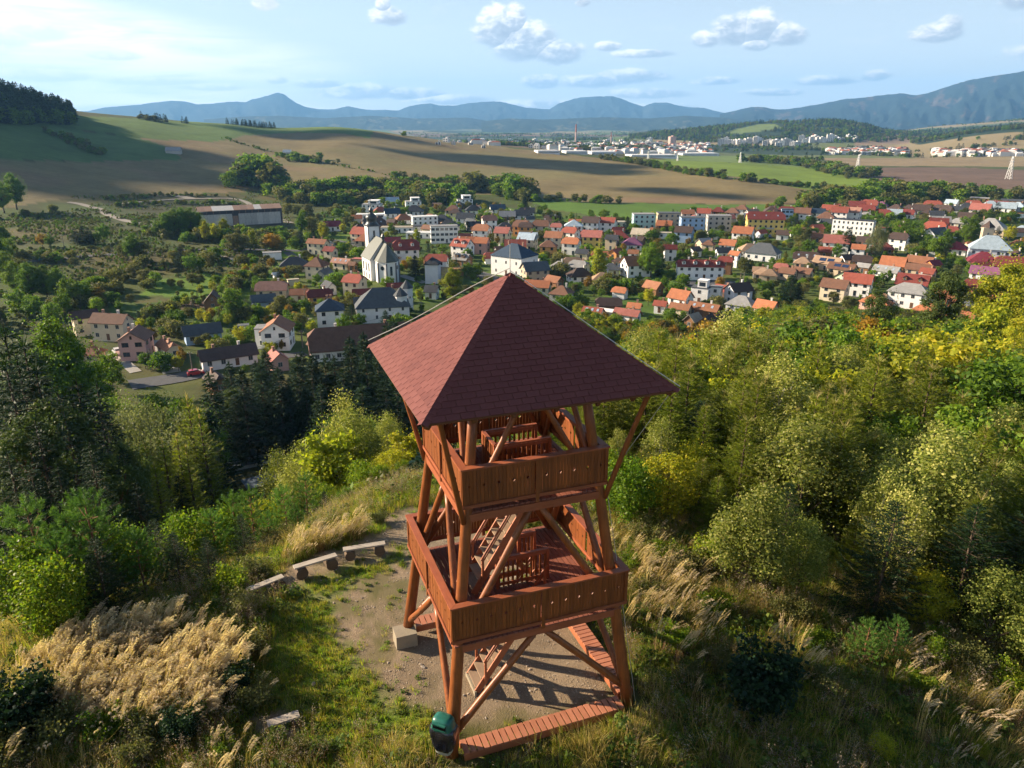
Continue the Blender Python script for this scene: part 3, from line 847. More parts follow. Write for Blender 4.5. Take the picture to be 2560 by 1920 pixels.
# legs stand on concrete footings
for k, (c, (sx, sy)) in enumerate(CN.items()):
 zb = .42 if c in 'CD' else .05
 a = (sx * half(zb), sy * half(zb), zb); b_ = (sx * half(9.82), sy * half(9.82), 9.82)
 log('leg', a, b_, .175, .125, tower, 14, seed=k)
 mb = MB()
 if c in 'CD':
  mb.box((sx * 2.80, sy * 2.42, .10), (.70, .62, .66), taper=.98)
 else:
  mb.box((sx * 2.66, sy * 2.66, -.30), (.5, .5, .36))
 mb.build('footing', M_CONC, tower)
def edge(side, h):
 p, q_ = side
 return Vector((CN[p][0] * h, CN[p][1] * h, 0)), Vector((CN[q_][0] * h, CN[q_][1] * h, 0))
LEVELS = [dict(a=2.52, z=4.575, deck=3.32), dict(a=2.01, z=8.12, deck=6.87)]
for li, L in enumerate(LEVELS):
 # diagonal logs under each platform, two on every side
 zt = L['deck'] - .22
 zb = .75 if li == 0 else LEVELS[0]['deck'] + .12
 for si, sd in enumerate(SIDES):
  p, q_ = edge(sd, half(zb) - .02); pt, qt = edge(sd, half(zt) + .02)
  mid = (pt + qt) / 2
  dr = (qt - pt).normalized()
  for e, (s0, off) in enumerate(((p, -1), (q_, 1))):
   st = Vector((s0.x, s0.y, zb)) - dr * off * .10
   en = Vector((mid.x, mid.y, zt - .05)) + dr * off * .18
   log('brace', st, en, .105, .09, tower, 10, seed=li * 20 + si * 2 + e)
  # beam carrying the deck
  bh = half(L['deck'] - .2) + .05
  p, q_ = edge(sd, bh)
  ax = (q_ - p).normalized()
  mb = MB(); mb.beam(Vector((0, 0, 0)) - ax * (bh - .10), ax * (bh - .10), .13, .21)
  o = mb.build('deck_beam', W_RAIL, tower, loc=(p + q_) / 2 + Vector((0, 0, L['deck'] - .15)))
 # inner joists
 for k in range(-2, 3):
  MB().beam((-half(zt) + .1, 0, 0), (half(zt) - .1, 0, 0), .09, .15).build('joist', W_RAIL, tower, loc=(0, k * .8 + .35, L['deck'] - .125))
 # deck planks run away from the front edge; the stair well is left open
 w = .145; a = L['a'] - .08; n = int(2 * a / w)
 w = 2 * a / n
 wy0, wy1, wx0, wx1 = -.36, .62, -.52, 1.02
 shared = {}
 for i in range(n):
  x = -a + (i + .5) * w
  spans = [(-a, a)]
  if wx0 < x < wx1:
   spans = [(-a, wy0), (wy1, a)]
  for (y0, y1) in spans:
   key = round(y1 - y0, 3)
   if key not in shared:
    shared[key] = MB().box((0, 0, 0), (w - .022, y1 - y0, .045)).mesh('deck_plank', W_DECK)
   # planks are notched where the legs pass; legs simply come up through them
   o = obj('deck_plank', shared[key], tower, (x, (y0 + y1) / 2, L['deck'] - .0225 + rng.uniform(-.003, .003)))
 # railings
 A_ = L['a']; zt = L['z']; zb = zt - 1.10
 for si, sd in enumerate(SIDES):
  p, q_ = edge(sd, A_ - .03)
  ax = (q_ - p).normalized(); nrm = Vector((ax.y, -ax.x, 0))
  ang = math.atan2(ax.y, ax.x)
  rail = empty('railing', (0, 0, 0)); rail.parent = tower
  mid = (p + q_) / 2
  # cap board with mitred ends
  o1, o2 = A_ + .035, A_ - .165
  capV = []
  for z in (-.045, 0):
   capV += [(-o1, 0, z), (o1, 0, z), (o2, .20, z), (-o2, .20, z)]
  me = new_mesh('cap_board', capV, [(3, 2, 1, 0), (4, 5, 6, 7), (0, 1, 5, 4), (1, 2, 6, 5), (2, 3, 7, 6), (3, 0, 4, 7)], W_RAIL)
  cpos = Vector((mid.x, mid.y, zt)) + nrm * (.065)
  obj('cap_board', me, rail, cpos + Vector((0, 0, .002 * si)), (0, 0, ang))
  # strips along top and bottom of the boards
  for zz, hh in ((zb + .05, .09),):
   st = MB().box((0, 0, 0), (2 * A_ - .02, .03, hh)).build('bottom_strip', W_RAIL, rail, loc=(0, 0, 0))
   st.location = mid + nrm * .045 + Vector((0, 0, zz)); st.rotation_euler = (0, 0, ang)
  st = MB().box((0, 0, 0), (2 * A_ - .30, .035, .09)).build('inner_strip', W_RAIL, rail)
  st.location = mid - nrm * .02 + Vector((0, 0, zt - .14)); st.rotation_euler = (0, 0, ang)
  st = MB().box((0, 0, 0), (2 * A_ - .30, .035, .09)).build('inner_strip', W_RAIL, rail)
  st.location = mid - nrm * .02 + Vector((0, 0, zb + .14)); st.rotation_euler = (0, 0, ang)
  # posts: corners and middle
  for t_, hh, dz in ((-1, 1.10, 0), (0, 1.26, -.12), (1, 1.10, 0)):
   st = MB().box((0, 0, 0), (.085 if t_ else .10, .035, hh - .05)).build('rail_post', W_BOARD, rail)
   st.location = mid + nrm * (.048 if t_ == 0 else .022) + ax * t_ * (A_ - .045 - (.03 if si % 2 else 0)) + Vector((0, 0, (zt + zb) / 2 + dz * .6 - .02))
   st.rotation_euler = (0, 0, ang)
  nb = 24 if li == 0 else 19
  span = A_ - .05 - .10
  bw = span / nb
  hb_ = 1.03
  def board_mesh(notchR, notchL, jit):
   w2 = bw / 2 - .0045; d = .048; zc = .05
   pts = [(-w2, -hb_ / 2), (w2, -hb_ / 2)]
   if notchR: pts += [(w2, zc - d), (w2 - d * .82, zc), (w2, zc + d)]
   pts += [(w2, hb_ / 2), (-w2, hb_ / 2)]
   if notchL: pts += [(-w2, zc + d), (-w2 + d * .82, zc), (-w2, zc - d)]
   n_ = len(pts)
   V = [(x, -.011, z) for x, z in pts] + [(x, .011, z) for x, z in pts]
   Fs = [tuple(range(n_)), tuple(range(2 * n_ - 1, n_ - 1, -1))] + [(i, i + n_, (i + 1) % n_ + n_, (i + 1) % n_) for i in range(n_)]
   return new_mesh('board', V, Fs, W_BOARD)
  kinds = {}; far_b = MB()
  for sgn in (-1, 1):
   for i in range(nb):
    c_ = .055 + (i + .5) * bw
    # diamonds are cut across every third joint
    if sgn > 0:
     R_n, L_n = (i % 4 == 1), (i % 4 == 2)
    else:
     R_n, L_n = (i % 4 == 2), (i % 4 == 1)
    if i == nb - 1 and R_n and sgn > 0: R_n = False
    if i == nb - 1 and L_n and sgn < 0: L_n = False
    key = (R_n, L_n)
    if key not in kinds:
     kinds[key] = board_mesh(R_n, L_n, 0)
    if si == 3:                                     # the far side: same boards, one mesh
     me_ = kinds[key]; pos = mid + ax * sgn * c_ + Vector((0, 0, (zt + zb) / 2 - .01)); rm = Matrix.Rotation(ang, 3, 'Z')
     far_b.add([pos + rm @ v.co for v in me_.vertices], [tuple(p_.vertices) for p_ in me_.polygons]); continue
    o = obj('board', kinds[key], rail, mid + ax * sgn * c_ + Vector((0, 0, (zt + zb) / 2 - .01)) + nrm * float(rng.uniform(-.004, .004)), (0, 0, ang))
  if far_b.V: tag(far_b.build('boards', W_BOARD, rail), kind='stuff')
# ---- stairs: two steep flights, both climbing along local +x
def flight(x0, z0, x1, z1, yc, wd, nst):
 st = empty('stair', (0, 0, 0)); st.parent = tower
 dx, dz = x1 - x0, z1 - z0
 for s in (-1, 1):
  y = yc + s * wd / 2
  MB().beam((x0 - x0, 0, 0), (dx, 0, dz), .045, .20).build('stringer', W_STRING, st, loc=(x0, y, z0 + .02))
  # hand rail with posts
  up = .85
  MB().beam((dx * .10, 0, dz * .10 + up * .72), (dx * .98, 0, dz * .98 + up * .72), .04, .055).build('hand_rail', W_RAIL, st, loc=(x0, y + s * .035, z0 + .12))
  MB().beam((dx * .10, 0, dz * .10 + up * .56), (dx * .98, 0, dz * .98 + up * .56), .02, .035).build('hand_rail', W_RAIL, st, loc=(x0, y + s * .035, z0 + .12))
  for f in (.12, .95):
   MB().box((0, 0, 0), (.07, .045, up)).build('stair_post', W_STRING, st, loc=(x0 + dx * f, y + s * .05, z0 + dz * f + .34))
 tm = MB().box((0, 0, 0), (.30, wd - .05, .045)).mesh('tread', W_STAIR)
 for i in range(nst):
  f = (i + .6) / nst
  obj('tread', tm, st, (x0 + dx * f, yc, z0 + dz * f))
 return st
flight(-1.32, .04, .92, 3.30, -.28, .80, 12)
flight(-1.28, 3.34, .92, 6.85, -.02, .86, 13)
# base board in front of the lowest step
MB().box((-1.38, -.28, .05), (.06, .95, .16)).build('stair_curb', M_CONC, tower)
def balustrade(x0, y0, x1, y1, z, n):
 r = empty('balustrade', (0, 0, 0)); r.parent = tower
 a, b_ = Vector((x0, y0, 0)), Vector((x1, y1, 0)); d = (b_ - a)
 ang = math.atan2(d.y, d.x); L_ = d.length
 for zz, hh, ww in ((z + 1.0, .045, .10), (z + .90, .09, .03), (z + .12, .09, .03)):
  q_ = MB().box((0, 0, 0), (L_ + .06, ww, hh)).build('balustrade_rail', W_RAIL, r)
  q_.location = (a + b_) / 2 + Vector((0, 0, zz)); q_.rotation_euler = (0, 0, ang)
 bm_ = MB().box((0, 0, 0), (.062, .022, .98)).mesh('baluster', W_BOARD)
 for i in range(n):
  f = (i + .5) / n
  obj('baluster', bm_, r, a + d * f + Vector((0, 0, z + .49)) + Vector((-math.sin(ang), math.cos(ang), 0)) * .027, (0, 0, ang))
 pm = MB().box((0, 0, 0), (.09, .09, 1.0)).mesh('newel', W_RAIL)
 for f in (0, 1):
  obj('newel', pm, r, a + d * f + Vector((0, 0, z + .47)))
for z in (LEVELS[0]['deck'], LEVELS[1]['deck']):
 balustrade(-.56, -.40, 1.02, -.40, z, 11)
 balustrade(-.56 if z > 5 else .50, .64, 1.02, .64, z, 11 if z > 5 else 4)
balustrade(-.58, -.38, -.58, .62, LEVELS[1]['deck'], 7)
# ---- duckboards between the feet
def duckboard(sd, n, inset, z, f0=0.06, f1=.94):
 r = empty('duckboard', (0, 0, 0)); r.parent = tower
 p, q_ = edge(sd, 2.74)
 ax = (q_ - p).normalized(); nrm = Vector((ax.y, -ax.x, 0)); ang = math.atan2(ax.y, ax.x)
 L_ = (q_ - p).length
 pm = MB().box((0, 0, 0), (L_ * (f1 - f0) / n - .034, .50, .045)).mesh('plank', W_DECK2)
 for i in range(n):
  f = f0 + (f1 - f0) * (i + .5) / n
  obj('plank', pm, r, p + ax * L_ * f + Vector((0, 0, z + .003 * (i % 3))), (0, 0, ang + float(rng.uniform(-.012, .012))))
 for s in (-.22, .22):
  o = MB().box((0, 0, 0), (L_ * (f1 - f0) - .02, .06, .20)).build('sleeper', W_STRING, r)
  o.location = (p + q_) / 2 + nrm * s + ax * L_ * ((f0 + f1) / 2 - .5) + Vector((0, 0, z - .125)); o.rotation_euler = (0, 0, ang)
W_DECK2 = mat_wood('duckboard_wood', (.30, .105, .050), (.46, .185, .105), 0.6, 'Y', objvar=.10)
duckboard(('A', 'B'), 26, 0, .27)
duckboard(('B', 'C'), 26, 0, .27)
duckboard(('C', 'D'), 25, 0, .40)
# ---- roof
RR, ZE, ZA = 3.23, 9.954, 12.45
roof = empty('roof', (0, 0, 0)); roof.parent = tower
SLn = math.hypot(RR, ZA - ZE)
# boarding under the shingles, 25 mm thick
mb = MB()
top = (0, 0, ZA - .02); bot = (0, 0, ZA - .06)
cs = [(-RR, -RR), (RR, -RR), (RR, RR), (-RR, RR)]
Vv = [(x, y, ZE - .02) for x, y in cs] + [top] + [(x * .995, y * .995, ZE - .06) for x, y in cs] + [bot]
mb.add(Vv, [(0, 1, 4), (1, 2, 4), (2, 3, 4), (3, 0, 4), (6, 5, 9), (7, 6, 9), (8, 7, 9), (5, 8, 9), (0, 5, 6, 1), (1, 6, 7, 2), (2, 7, 8, 3), (3, 8, 5, 0)])
mb.build('roof_boarding', W_UNDER, roof)
for k, (sx, sy) in enumerate([(-1, -1), (1, -1), (1, 1), (-1, 1)]):
 MB().beam((0, 0, 0), (-sx * (RR - .1), -sy * (RR - .1), (ZA - ZE) * .97), .12, .17).build('hip_rafter', W_UNDER, roof, loc=(sx * (RR - .12), sy * (RR - .12), ZE - .12))
for si, sd in enumerate(SIDES):
 p, q_ = edge(sd, 1)
 ax = (q_ - p).normalized(); nrm = Vector((ax.y, -ax.x, 0)); ang = math.atan2(ax.y, ax.x)
 for s in (-.62, -.33, 0, .33, .62):
  e0 = ax * RR * s + nrm * (RR - .08); e1 = ax * RR * s + nrm * max(abs(s) * RR, .15)
  z1 = ZE + (ZA - ZE) * (1 - max(abs(s), .05))
  MB().beam((0, 0, 0), Vector(e1 - e0) + Vector((0, 0, z1 - ZE)), .09, .14).build('rafter', W_UNDER, roof, loc=e0 + Vector((0, 0, ZE - .13)))
 # tie beam between leg heads and outer purlin
 for h, z in ((half(9.75), 9.72), (2.55, 10.2)):
  o = MB().box((0, 0, 0), (2 * h + .35 if h < 2 else 2 * h, .13, .16)).build('tie_beam', W_UNDER, roof)
  o.location = nrm * h + Vector((0, 0, z + (.14 if si % 2 else 0))); o.rotation_euler = (0, 0, ang)
 # short braces up to the tie beam
 zb = LEVELS[1]['deck'] + .15
 p, q_ = edge(sd, half(zb) - .02); pt, qt = edge(sd, half(9.65)); mid = (pt + qt) / 2
 dr = (qt - pt).normalized()
 for e, (s0, off) in enumerate(((p, -1), (q_, 1))):
  log('brace', Vector((s0.x, s0.y, zb)) - dr * off * .10, Vector((mid.x, mid.y, 9.66)) + dr * off * .15, .085, .075, tower, 10, seed=60 + si * 2 + e)
for k, (sx, sy) in enumerate([(-1, -1), (1, -1), (1, 1), (-1, 1)]):
 zb = 6.62
 log('roof_strut', (sx * (half(zb) + .10), sy * (half(zb) + .10), zb), (sx * (RR * .86), sy * (RR * .86), ZE + .16), .075, .065, tower, 10, seed=80 + k)
ROWS = 24; tw = .335
rh = SLn / ROWS
def shingle(si, r, s0, s1, lim=0.0):
 """one tab as a thin wedge lying in its roof slope: (along eave, up the slope, off the surface)"""
 def clipx(s, t):
  m_ = RR * (1 - t / SLn) - lim
  return max(-m_, min(m_, s))
 t0, t1 = r * rh, min((r + 1) * rh + .03, SLn)
 g = .008
 a0, a1 = clipx(s0 + g, t0), clipx(s1 - g, t0)
 b0, b1 = clipx(s0 + g, t1), clipx(s1 - g, t1)
 if a1 - a0 < .02:
  return None
 lo, hi = .018, .003
 P_ = [(a0, t0, lo), (a1, t0, lo), (b1, t1, hi), (b0, t1, hi), (a0, t0, .001), (a1, t0, .001), (b1, t1, 0), (b0, t1, 0)]
 return P_
SF = [(0, 1, 2, 3), (7, 6, 5, 4), (0, 4, 5, 1), (1, 5, 6, 2), (2, 6, 7, 3), (3, 7, 4, 0)]
parts = 0
for si, sd in enumerate(SIDES):
 p, q_ = edge(sd, 1)
 ax = (q_ - p).normalized(); nrm = Vector((ax.y, -ax.x, 0))
 upv = (nrm * -RR + Vector((0, 0, ZA - ZE))).normalized()
 nn_ = ax.cross(upv).normalized()
 org = nrm * RR + Vector((0, 0, ZE))
 rest = MB()
 for r in range(ROWS):
  half_w = RR * (1 - r * rh / SLn)
  off = (r % 2) * tw * .5 + (rng.uniform(-.02, .02))
  k0 = int(math.floor((-half_w - off) / tw))
  s = k0 * tw + off
  while s < half_w:
   P_ = shingle(si, r, s, s + tw)
   s += tw
   if P_ is None: continue
   single = (si == 0) or (si == 1 and r < 5)
   if single and parts < 300:
    c_ = P_[0]; base = org + ax * c_[0] + upv * c_[1] + nn_ * 0
    V = [ax * (u - c_[0]) + upv * (t - c_[1]) + nn_ * (w_ + rng.uniform(0, .0015)) for u, t, w_ in P_]
    obj('shingle', new_mesh('shingle', V, SF, M_SHING), roof, base)
    parts += 1
   else:
    rest.add([org + ax * u + upv * t + nn_ * w_ for u, t, w_ in P_], SF)
 if rest.V:
  o = rest.build('shingle_courses', M_SHING, roof)
  tag(o, kind='stuff')
 # hip caps: folded tabs, one hip per side (start corner of the side)
c_i = 0
for (sx, sy) in [(-1, -1), (1, -1), (1, 1), (-1, 1)]:
 a = Vector((sx * RR, sy * RR, ZE)); b_ = Vector((0, 0, ZA))
 d = (b_ - a); L_ = d.length; d.normalize()
 h1 = Vector((-sx, 0, 0)); h2 = Vector((0, -sy, 0))
 n = 30
 V = []
 f1 = (h1 - d * h1.dot(d)).normalized(); f2 = (h2 - d * h2.dot(d)).normalized()
 cw = .15
 lift = Vector((0, 0, 1))
 stp = L_ / n
 for lo, t in ((.030, -.005), (.014, stp + .03)):
  V += [d * t + f1 * cw + lift * (lo * .8), d * t + lift * (lo + .004), d * t + f2 * cw + lift * (lo * .8)]
 V += [v - lift * .007 for v in V]
 Fs = [(0, 1, 4, 3), (1, 2, 5, 4), (6, 9, 10, 7), (7, 10, 11, 8), (0, 6, 7, 1), (1, 7, 8, 2), (0, 3, 9, 6), (2, 8, 11, 5), (3, 4, 10, 9), (4, 5, 11, 10)]
 me = new_mesh('hip_cap', V, Fs, M_SHING)
 for i in range(n):
  obj('hip_cap', me, roof, a + d * stp * i)
# lightning conductor: rod on the apex, wires carried above two hips and down a leg
MB().tube([(0, 0, ZA - .05), (0, 0, ZA + .75)], [.012, .006], 6).build('lightning_rod', M_STEEL, tower)
def wire(sx, sy, lift, f1):
 pts = []
 for i in range(25):
  f = i / 24 * f1
  sag = lift * (.75 + .25 * math.sin(f * 7))
  pts.append((sx * RR * f, sy * RR * f, ZA - (ZA - ZE) * f + .05 + sag))
 return MB().tube(pts, .011, 5)
wire(-1, 1, .13, 1.0).build('conductor_wire', M_STEEL, tower)
wire(1, -1, .04, 1.0).build('conductor_wire', M_STEEL, tower)
MB().tube([(RR, -RR, ZE), (RR - .05, -RR + .3, ZE - .15), (half(7) + .25, -half(7) + .05, 7), (half(4.7) + .30, -half(4.7) + .1, 4.7), (half(2) + .28, -half(2) + .05, 2), (half(0) + .3, -half(0) + .1, 0)], .010, 5).build('conductor_wire', M_STEEL, tower)
# ------------------------------------------------------------------ waste bin on the near-left leg
M_BINLID = mat_simple('bin_lid_green', (.012, .105, .075), .35, .5, .25, 6)
M_BAG = mat_simple('black_bag', (.012, .013, .020), .22, .6, .3, 8)
M_BINB = mat_simple('bin_body_grey', (.34, .35, .30), .5, .4, .12, 6)
M_DARK = mat_simple('dark_opening', (.004, .004, .004), .8, .1, .1)
bin_ = empty('waste_bin', TC + Matrix.Rotation(TYAW, 3, 'Z') @ Vector((-2.90, -2.80, .38)), TYAW - .75, 1.38)
tag(bin_, 'litter bin with a green hood and black bag strapped to the near-left tower leg', 'waste bin')
def ring_body(zs, ws, ds, n=28, fold=0.0, seed=1):
 V = []; Fs = []
 rg = random.Random(seed); ph = [rg.uniform(0, 6.28) for _ in range(4)]
 for z, w, d in zip(zs, ws, ds):
  for k in range(n):
   a = 2 * math.pi * k / n
   ca, sa = math.cos(a), math.sin(a)
   e = .6
   x = math.copysign(abs(ca) ** e, ca) * w; y = math.copysign(abs(sa) ** e, sa) * d
   f_ = 1 + fold * (math.sin(7 * a + ph[0] + z * 6) + .6 * math.sin(12 * a + ph[1] - z * 9))
   V.append((x * f_, y * f_, z))
 m_ = len(zs)
 for i in range(m_ - 1):
  for k in range(n):
   Fs.append((i * n + k, i * n + (k + 1) % n, (i + 1) * n + (k + 1) % n, (i + 1) * n + k))
 Fs.append(tuple(reversed(range(n)))); Fs.append(tuple(range((m_ - 1) * n, m_ * n)))
 return V, Fs
V, Fs = ring_body([0, .03, .35, .62], [.13, .16, .185, .195], [.10, .12, .145, .15]); obj('bin_body', new_mesh('bin_body', V, Fs, M_BINB, smooth=True), bin_)
V, Fs = ring_body([.13, .20, .32, .45, .56, .62, .66], [.18, .215, .225, .25, .27, .245, .20], [.155, .17, .175, .195, .20, .18, .16], 56, .035); obj('bin_bag', new_mesh('bin_bag', V, Fs, M_BAG, smooth=True), bin_)
V, Fs = ring_body([.60, .64, .70, .78, .83, .845], [.22, .225, .205, .20, .17, .10], [.175, .18, .165, .15, .12, .07], 32); obj('bin_hood', new_mesh('bin_hood', V, Fs, M_BINLID, smooth=True), bin_)
MB().box((0, -.172, .745), (.25, .05, .085)).build('bin_opening', M_DARK, bin_)
MB().box((0, -.185, .80), (.27, .05, .025)).build('bin_visor', M_BINLID, bin_)
MB().box((0, -.185, .69), (.27, .04, .025)).build('bin_visor', M_BINLID, bin_)
# ------------------------------------------------------------------ log benches at the edge of the hilltop
W_GREY = mat_wood('weathered_plank', (.24, .20, .155), (.46, .40, .32), 0.85, 'X', objvar=.08)
W_ROUND = mat_wood('log_rounds', (.06, .042, .028), (.15, .10, .06), 0.9, 'X')
def bench(name_lab, pL, pR, seat_z, low=False):
 """pL, pR: photo pixels of the seat's front corners"""
 def onz(p, z):
  dx, dy, dz = ray(*p); t = (z - CZ) / dz
  return Vector((dx * t, dy * t, 0))
 a, b_ = onz(pL, seat_z), onz(pR, seat_z)
 d = b_ - a; ang = math.atan2(d.y, d.x); L_ = d.length
 g = hz((a.x + b_.x) / 2, (a.y + b_.y) / 2)
 e = empty('log_bench', ((a.x + b_.x) / 2, (a.y + b_.y) / 2, g), ang)
 tag(e, name_lab, 'bench', 'log benches beside the gravel')
 sz = seat_z - g
 o = MB().box((0, .12, 0), (L_ + .04, .27, .06)).build('seat', W_GREY, e, loc=(0, 0, sz))
 r = max(.11, (sz - .03) / 2 * .86) if not low else .10
 for s in (-.36, .36):
  V = MB().tube([(s * L_, -.10, 0), (s * L_, .36, 0)], r, 14)
  V.build('log_support', W_ROUND, e, loc=(0, 0, sz - .03 - r), smooth=False)
 return e
def z8(a, b_): return (600 + a * .241, 1250 + b_ * .241)
bench('weathered log bench with two round supports nearest the path beside the tower', z8(1078, 530), z8(1503, 462), .40)
bench('weathered log bench in the middle of the row, its shadow on gravel', z8(572, 715), z8(1005, 585), .40)
bench('weathered log bench half sunk in weeds at the left end of the row', z8(95, 950), z8(455, 805), .30)
bench('low grey plank bench alone in the grass left of the bin', (672, 1818), (748, 1792), .18, True)
# flat stones on the dirt
M_STONE = mat_simple('field_stone', (.30, .25, .20), .9, .2, .2, 5, .01)
def rock(name, x, y, s, lab, seed):
 rg = random.Random(seed)
 bm = bmesh.new(); bmesh.ops.create_icosphere(bm, subdivisions=2, radius=1)
 for v in bm.verts:
  v.co = Vector((v.co.x * s[0], v.co.y * s[1], v.co.z * s[2])) * rg.uniform(.82, 1.12)
 me = bpy.data.meshes.new(name); bm.to_mesh(me); bm.free(); me.materials.append(M_STONE)
 o = obj(name, me, None, (x, y, hz(x, y) + s[2] * .4), (0, 0, rg.uniform(0, 3)))
 tag(o, lab, 'stone', 'loose stones on the bare ground')
def flatpt(u, v):
 dx, dy, dz = ray(u, v); t = -CZ / dz
 return dx * t, dy * t
for i, (u, v, s, lab) in enumerate([(1058, 1667, (.10, .05, .03), 'flat stone on bare dirt left of the stairs'), (842, 1447, (.07, .06, .06), 'grey stone in the worn grass below the middle bench'),
         (1160, 1737, (.05, .04, .025), 'small stone on dirt beside the near-left tower leg'), (1215, 1792, (.05, .03, .02), 'thin pale stone just behind the front duckboard'),
         (783, 1705, (.09, .06, .04), 'pale stone in the grass above the lone plank bench'), (868, 1325, (.09, .03, .02), 'broken piece of slate behind the middle bench')]):
 x, y = flatpt(u, v); rock('stone', x, y, s, lab, i)
# ------------------------------------------------------------------ plants: mesh kinds shared by many individuals
BARK = mat_simple('bark_brown', (.085, .060, .042), .9, .2, .35, 9, .01, stretch=(1, 1, .3))
BARK_PINE = mat_simple('bark_orange', (.20, .095, .050), .9, .2, .35, 5, .01, stretch=(1, 1, .4))
BARK_BIRCH = mat_simple('bark_pale', (.50, .46, .40), .8, .2, .35, 7, .004, stretch=(1, 1, 3))
L_SPRUCE = mat_leaf('spruce_needles', [(0.011, 0.026, 0.011), (0.020, 0.042, 0.014), (0.033, 0.058, 0.019)], .6, .18, objvar=.25)
L_LARCH = mat_leaf('larch_needles', [(0.083, 0.121, 0.011), (0.172, 0.216, 0.021), (0.276, 0.287, 0.034)], .6, .42, tipcol=(.34, .27, .12), objvar=.22)
L_PINE = mat_leaf('pine_needles', [(0.064, 0.143, 0.031), (0.103, 0.207, 0.038), (0.161, 0.265, 0.050)], .55, .25, objvar=.2)
L_SCOTS = mat_leaf('scots_needles', [(0.046, 0.072, 0.023), (0.078, 0.111, 0.029), (0.117, 0.143, 0.039)], .6, .25, objvar=.2)
L_GREEN = mat_leaf('leaf_green', [(0.054, 0.108, 0.014), (0.112, 0.191, 0.020), (0.209, 0.275, 0.027)], .5, .42)
L_YELLOW = mat_leaf('leaf_yellowgreen', [(0.153, 0.194, 0.019), (0.287, 0.308, 0.025), (0.491, 0.409, 0.031)], .5, .45)
L_AUTUMN = mat_leaf('leaf_autumn', [(0.117, 0.098, 0.021), (0.247, 0.163, 0.023), (0.390, 0.208, 0.026)], .5, .4)
L_BIRCH = mat_leaf('leaf_birch', [(0.081, 0.116, 0.024), (0.197, 0.223, 0.042), (0.447, 0.412, 0.132)], .42, .4)
L_WILLOW = mat_leaf('leaf_willow', [(.085, .105, .045), (.14, .16, .07), (.22, .22, .11)], .5, .35)
L_BRIGHT = mat_leaf('leaf_bright', [(0.058, 0.115, 0.013), (0.123, 0.196, 0.018), (0.261, 0.270, 0.023)], .45, .48)
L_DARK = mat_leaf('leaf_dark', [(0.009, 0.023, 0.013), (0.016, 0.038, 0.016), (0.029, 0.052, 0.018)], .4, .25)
L_OLIVE = mat_leaf('leaf_olive', [(0.069, 0.080, 0.028), (0.123, 0.131, 0.040), (0.200, 0.177, 0.062)], .55, .35)
def rand_dirs(n, g):
 v = g.normal(size=(n, 3)); return v / np.linalg.norm(v, axis=1, keepdims=True)
def tris_mesh(name, base, dirv, length, width, mat, side=None, tip=None, g=rng, fold=True):
 """needle sprays: long thin triangles"""
 n = len(base)
 d = dirv / (np.linalg.norm(dirv, axis=1, keepdims=True) + 1e-9)
 s = side if side is not None else np.cross(d, rand_dirs(n, g))
 s = s / (np.linalg.norm(s, axis=1, keepdims=True) + 1e-9)
 L = np.asarray(length).reshape(-1, 1) * np.ones((n, 1)); W = np.asarray(width).reshape(-1, 1) * np.ones((n, 1))
 V = np.empty((n, 3, 3))
 V[:, 0] = base - s * W / 2; V[:, 1] = base + s * W / 2; V[:, 2] = base + d * L
 me = new_mesh(name, V.reshape(-1, 3), np.arange(n * 3).reshape(n, 3), mat)
 if tip is not None:
  add_attr(me, 'tip', np.repeat(tip, 3))
 return me
def leaves_mesh(name, c, nrm, size, mat, g=rng, aspect=1.5, rowattr=None):
 """leaf blades: pointed four-cornered blades, slightly folded out of plane"""
 n = len(c)
 a = np.cross(nrm, rand_dirs(n, g)); a /= np.linalg.norm(a, axis=1, keepdims=True) + 1e-9
 b = np.cross(nrm, a)
 S = np.asarray(size).reshape(-1, 1) * np.ones((n, 1))
 V = np.empty((n, 4, 3))
 V[:, 0] = c - a * S * aspect / 2; V[:, 1] = c - b * S / 2 + nrm * S * .12
 V[:, 2] = c + a * S * aspect / 2; V[:, 3] = c + b * S / 2 + nrm * S * .12
 return new_mesh(name, V.reshape(-1, 3), np.arange(n * 4).reshape(n, 4), mat)
def join_np(name, parts, mats):
 """parts: list of (V, F(list of tuples) )"""
 pass
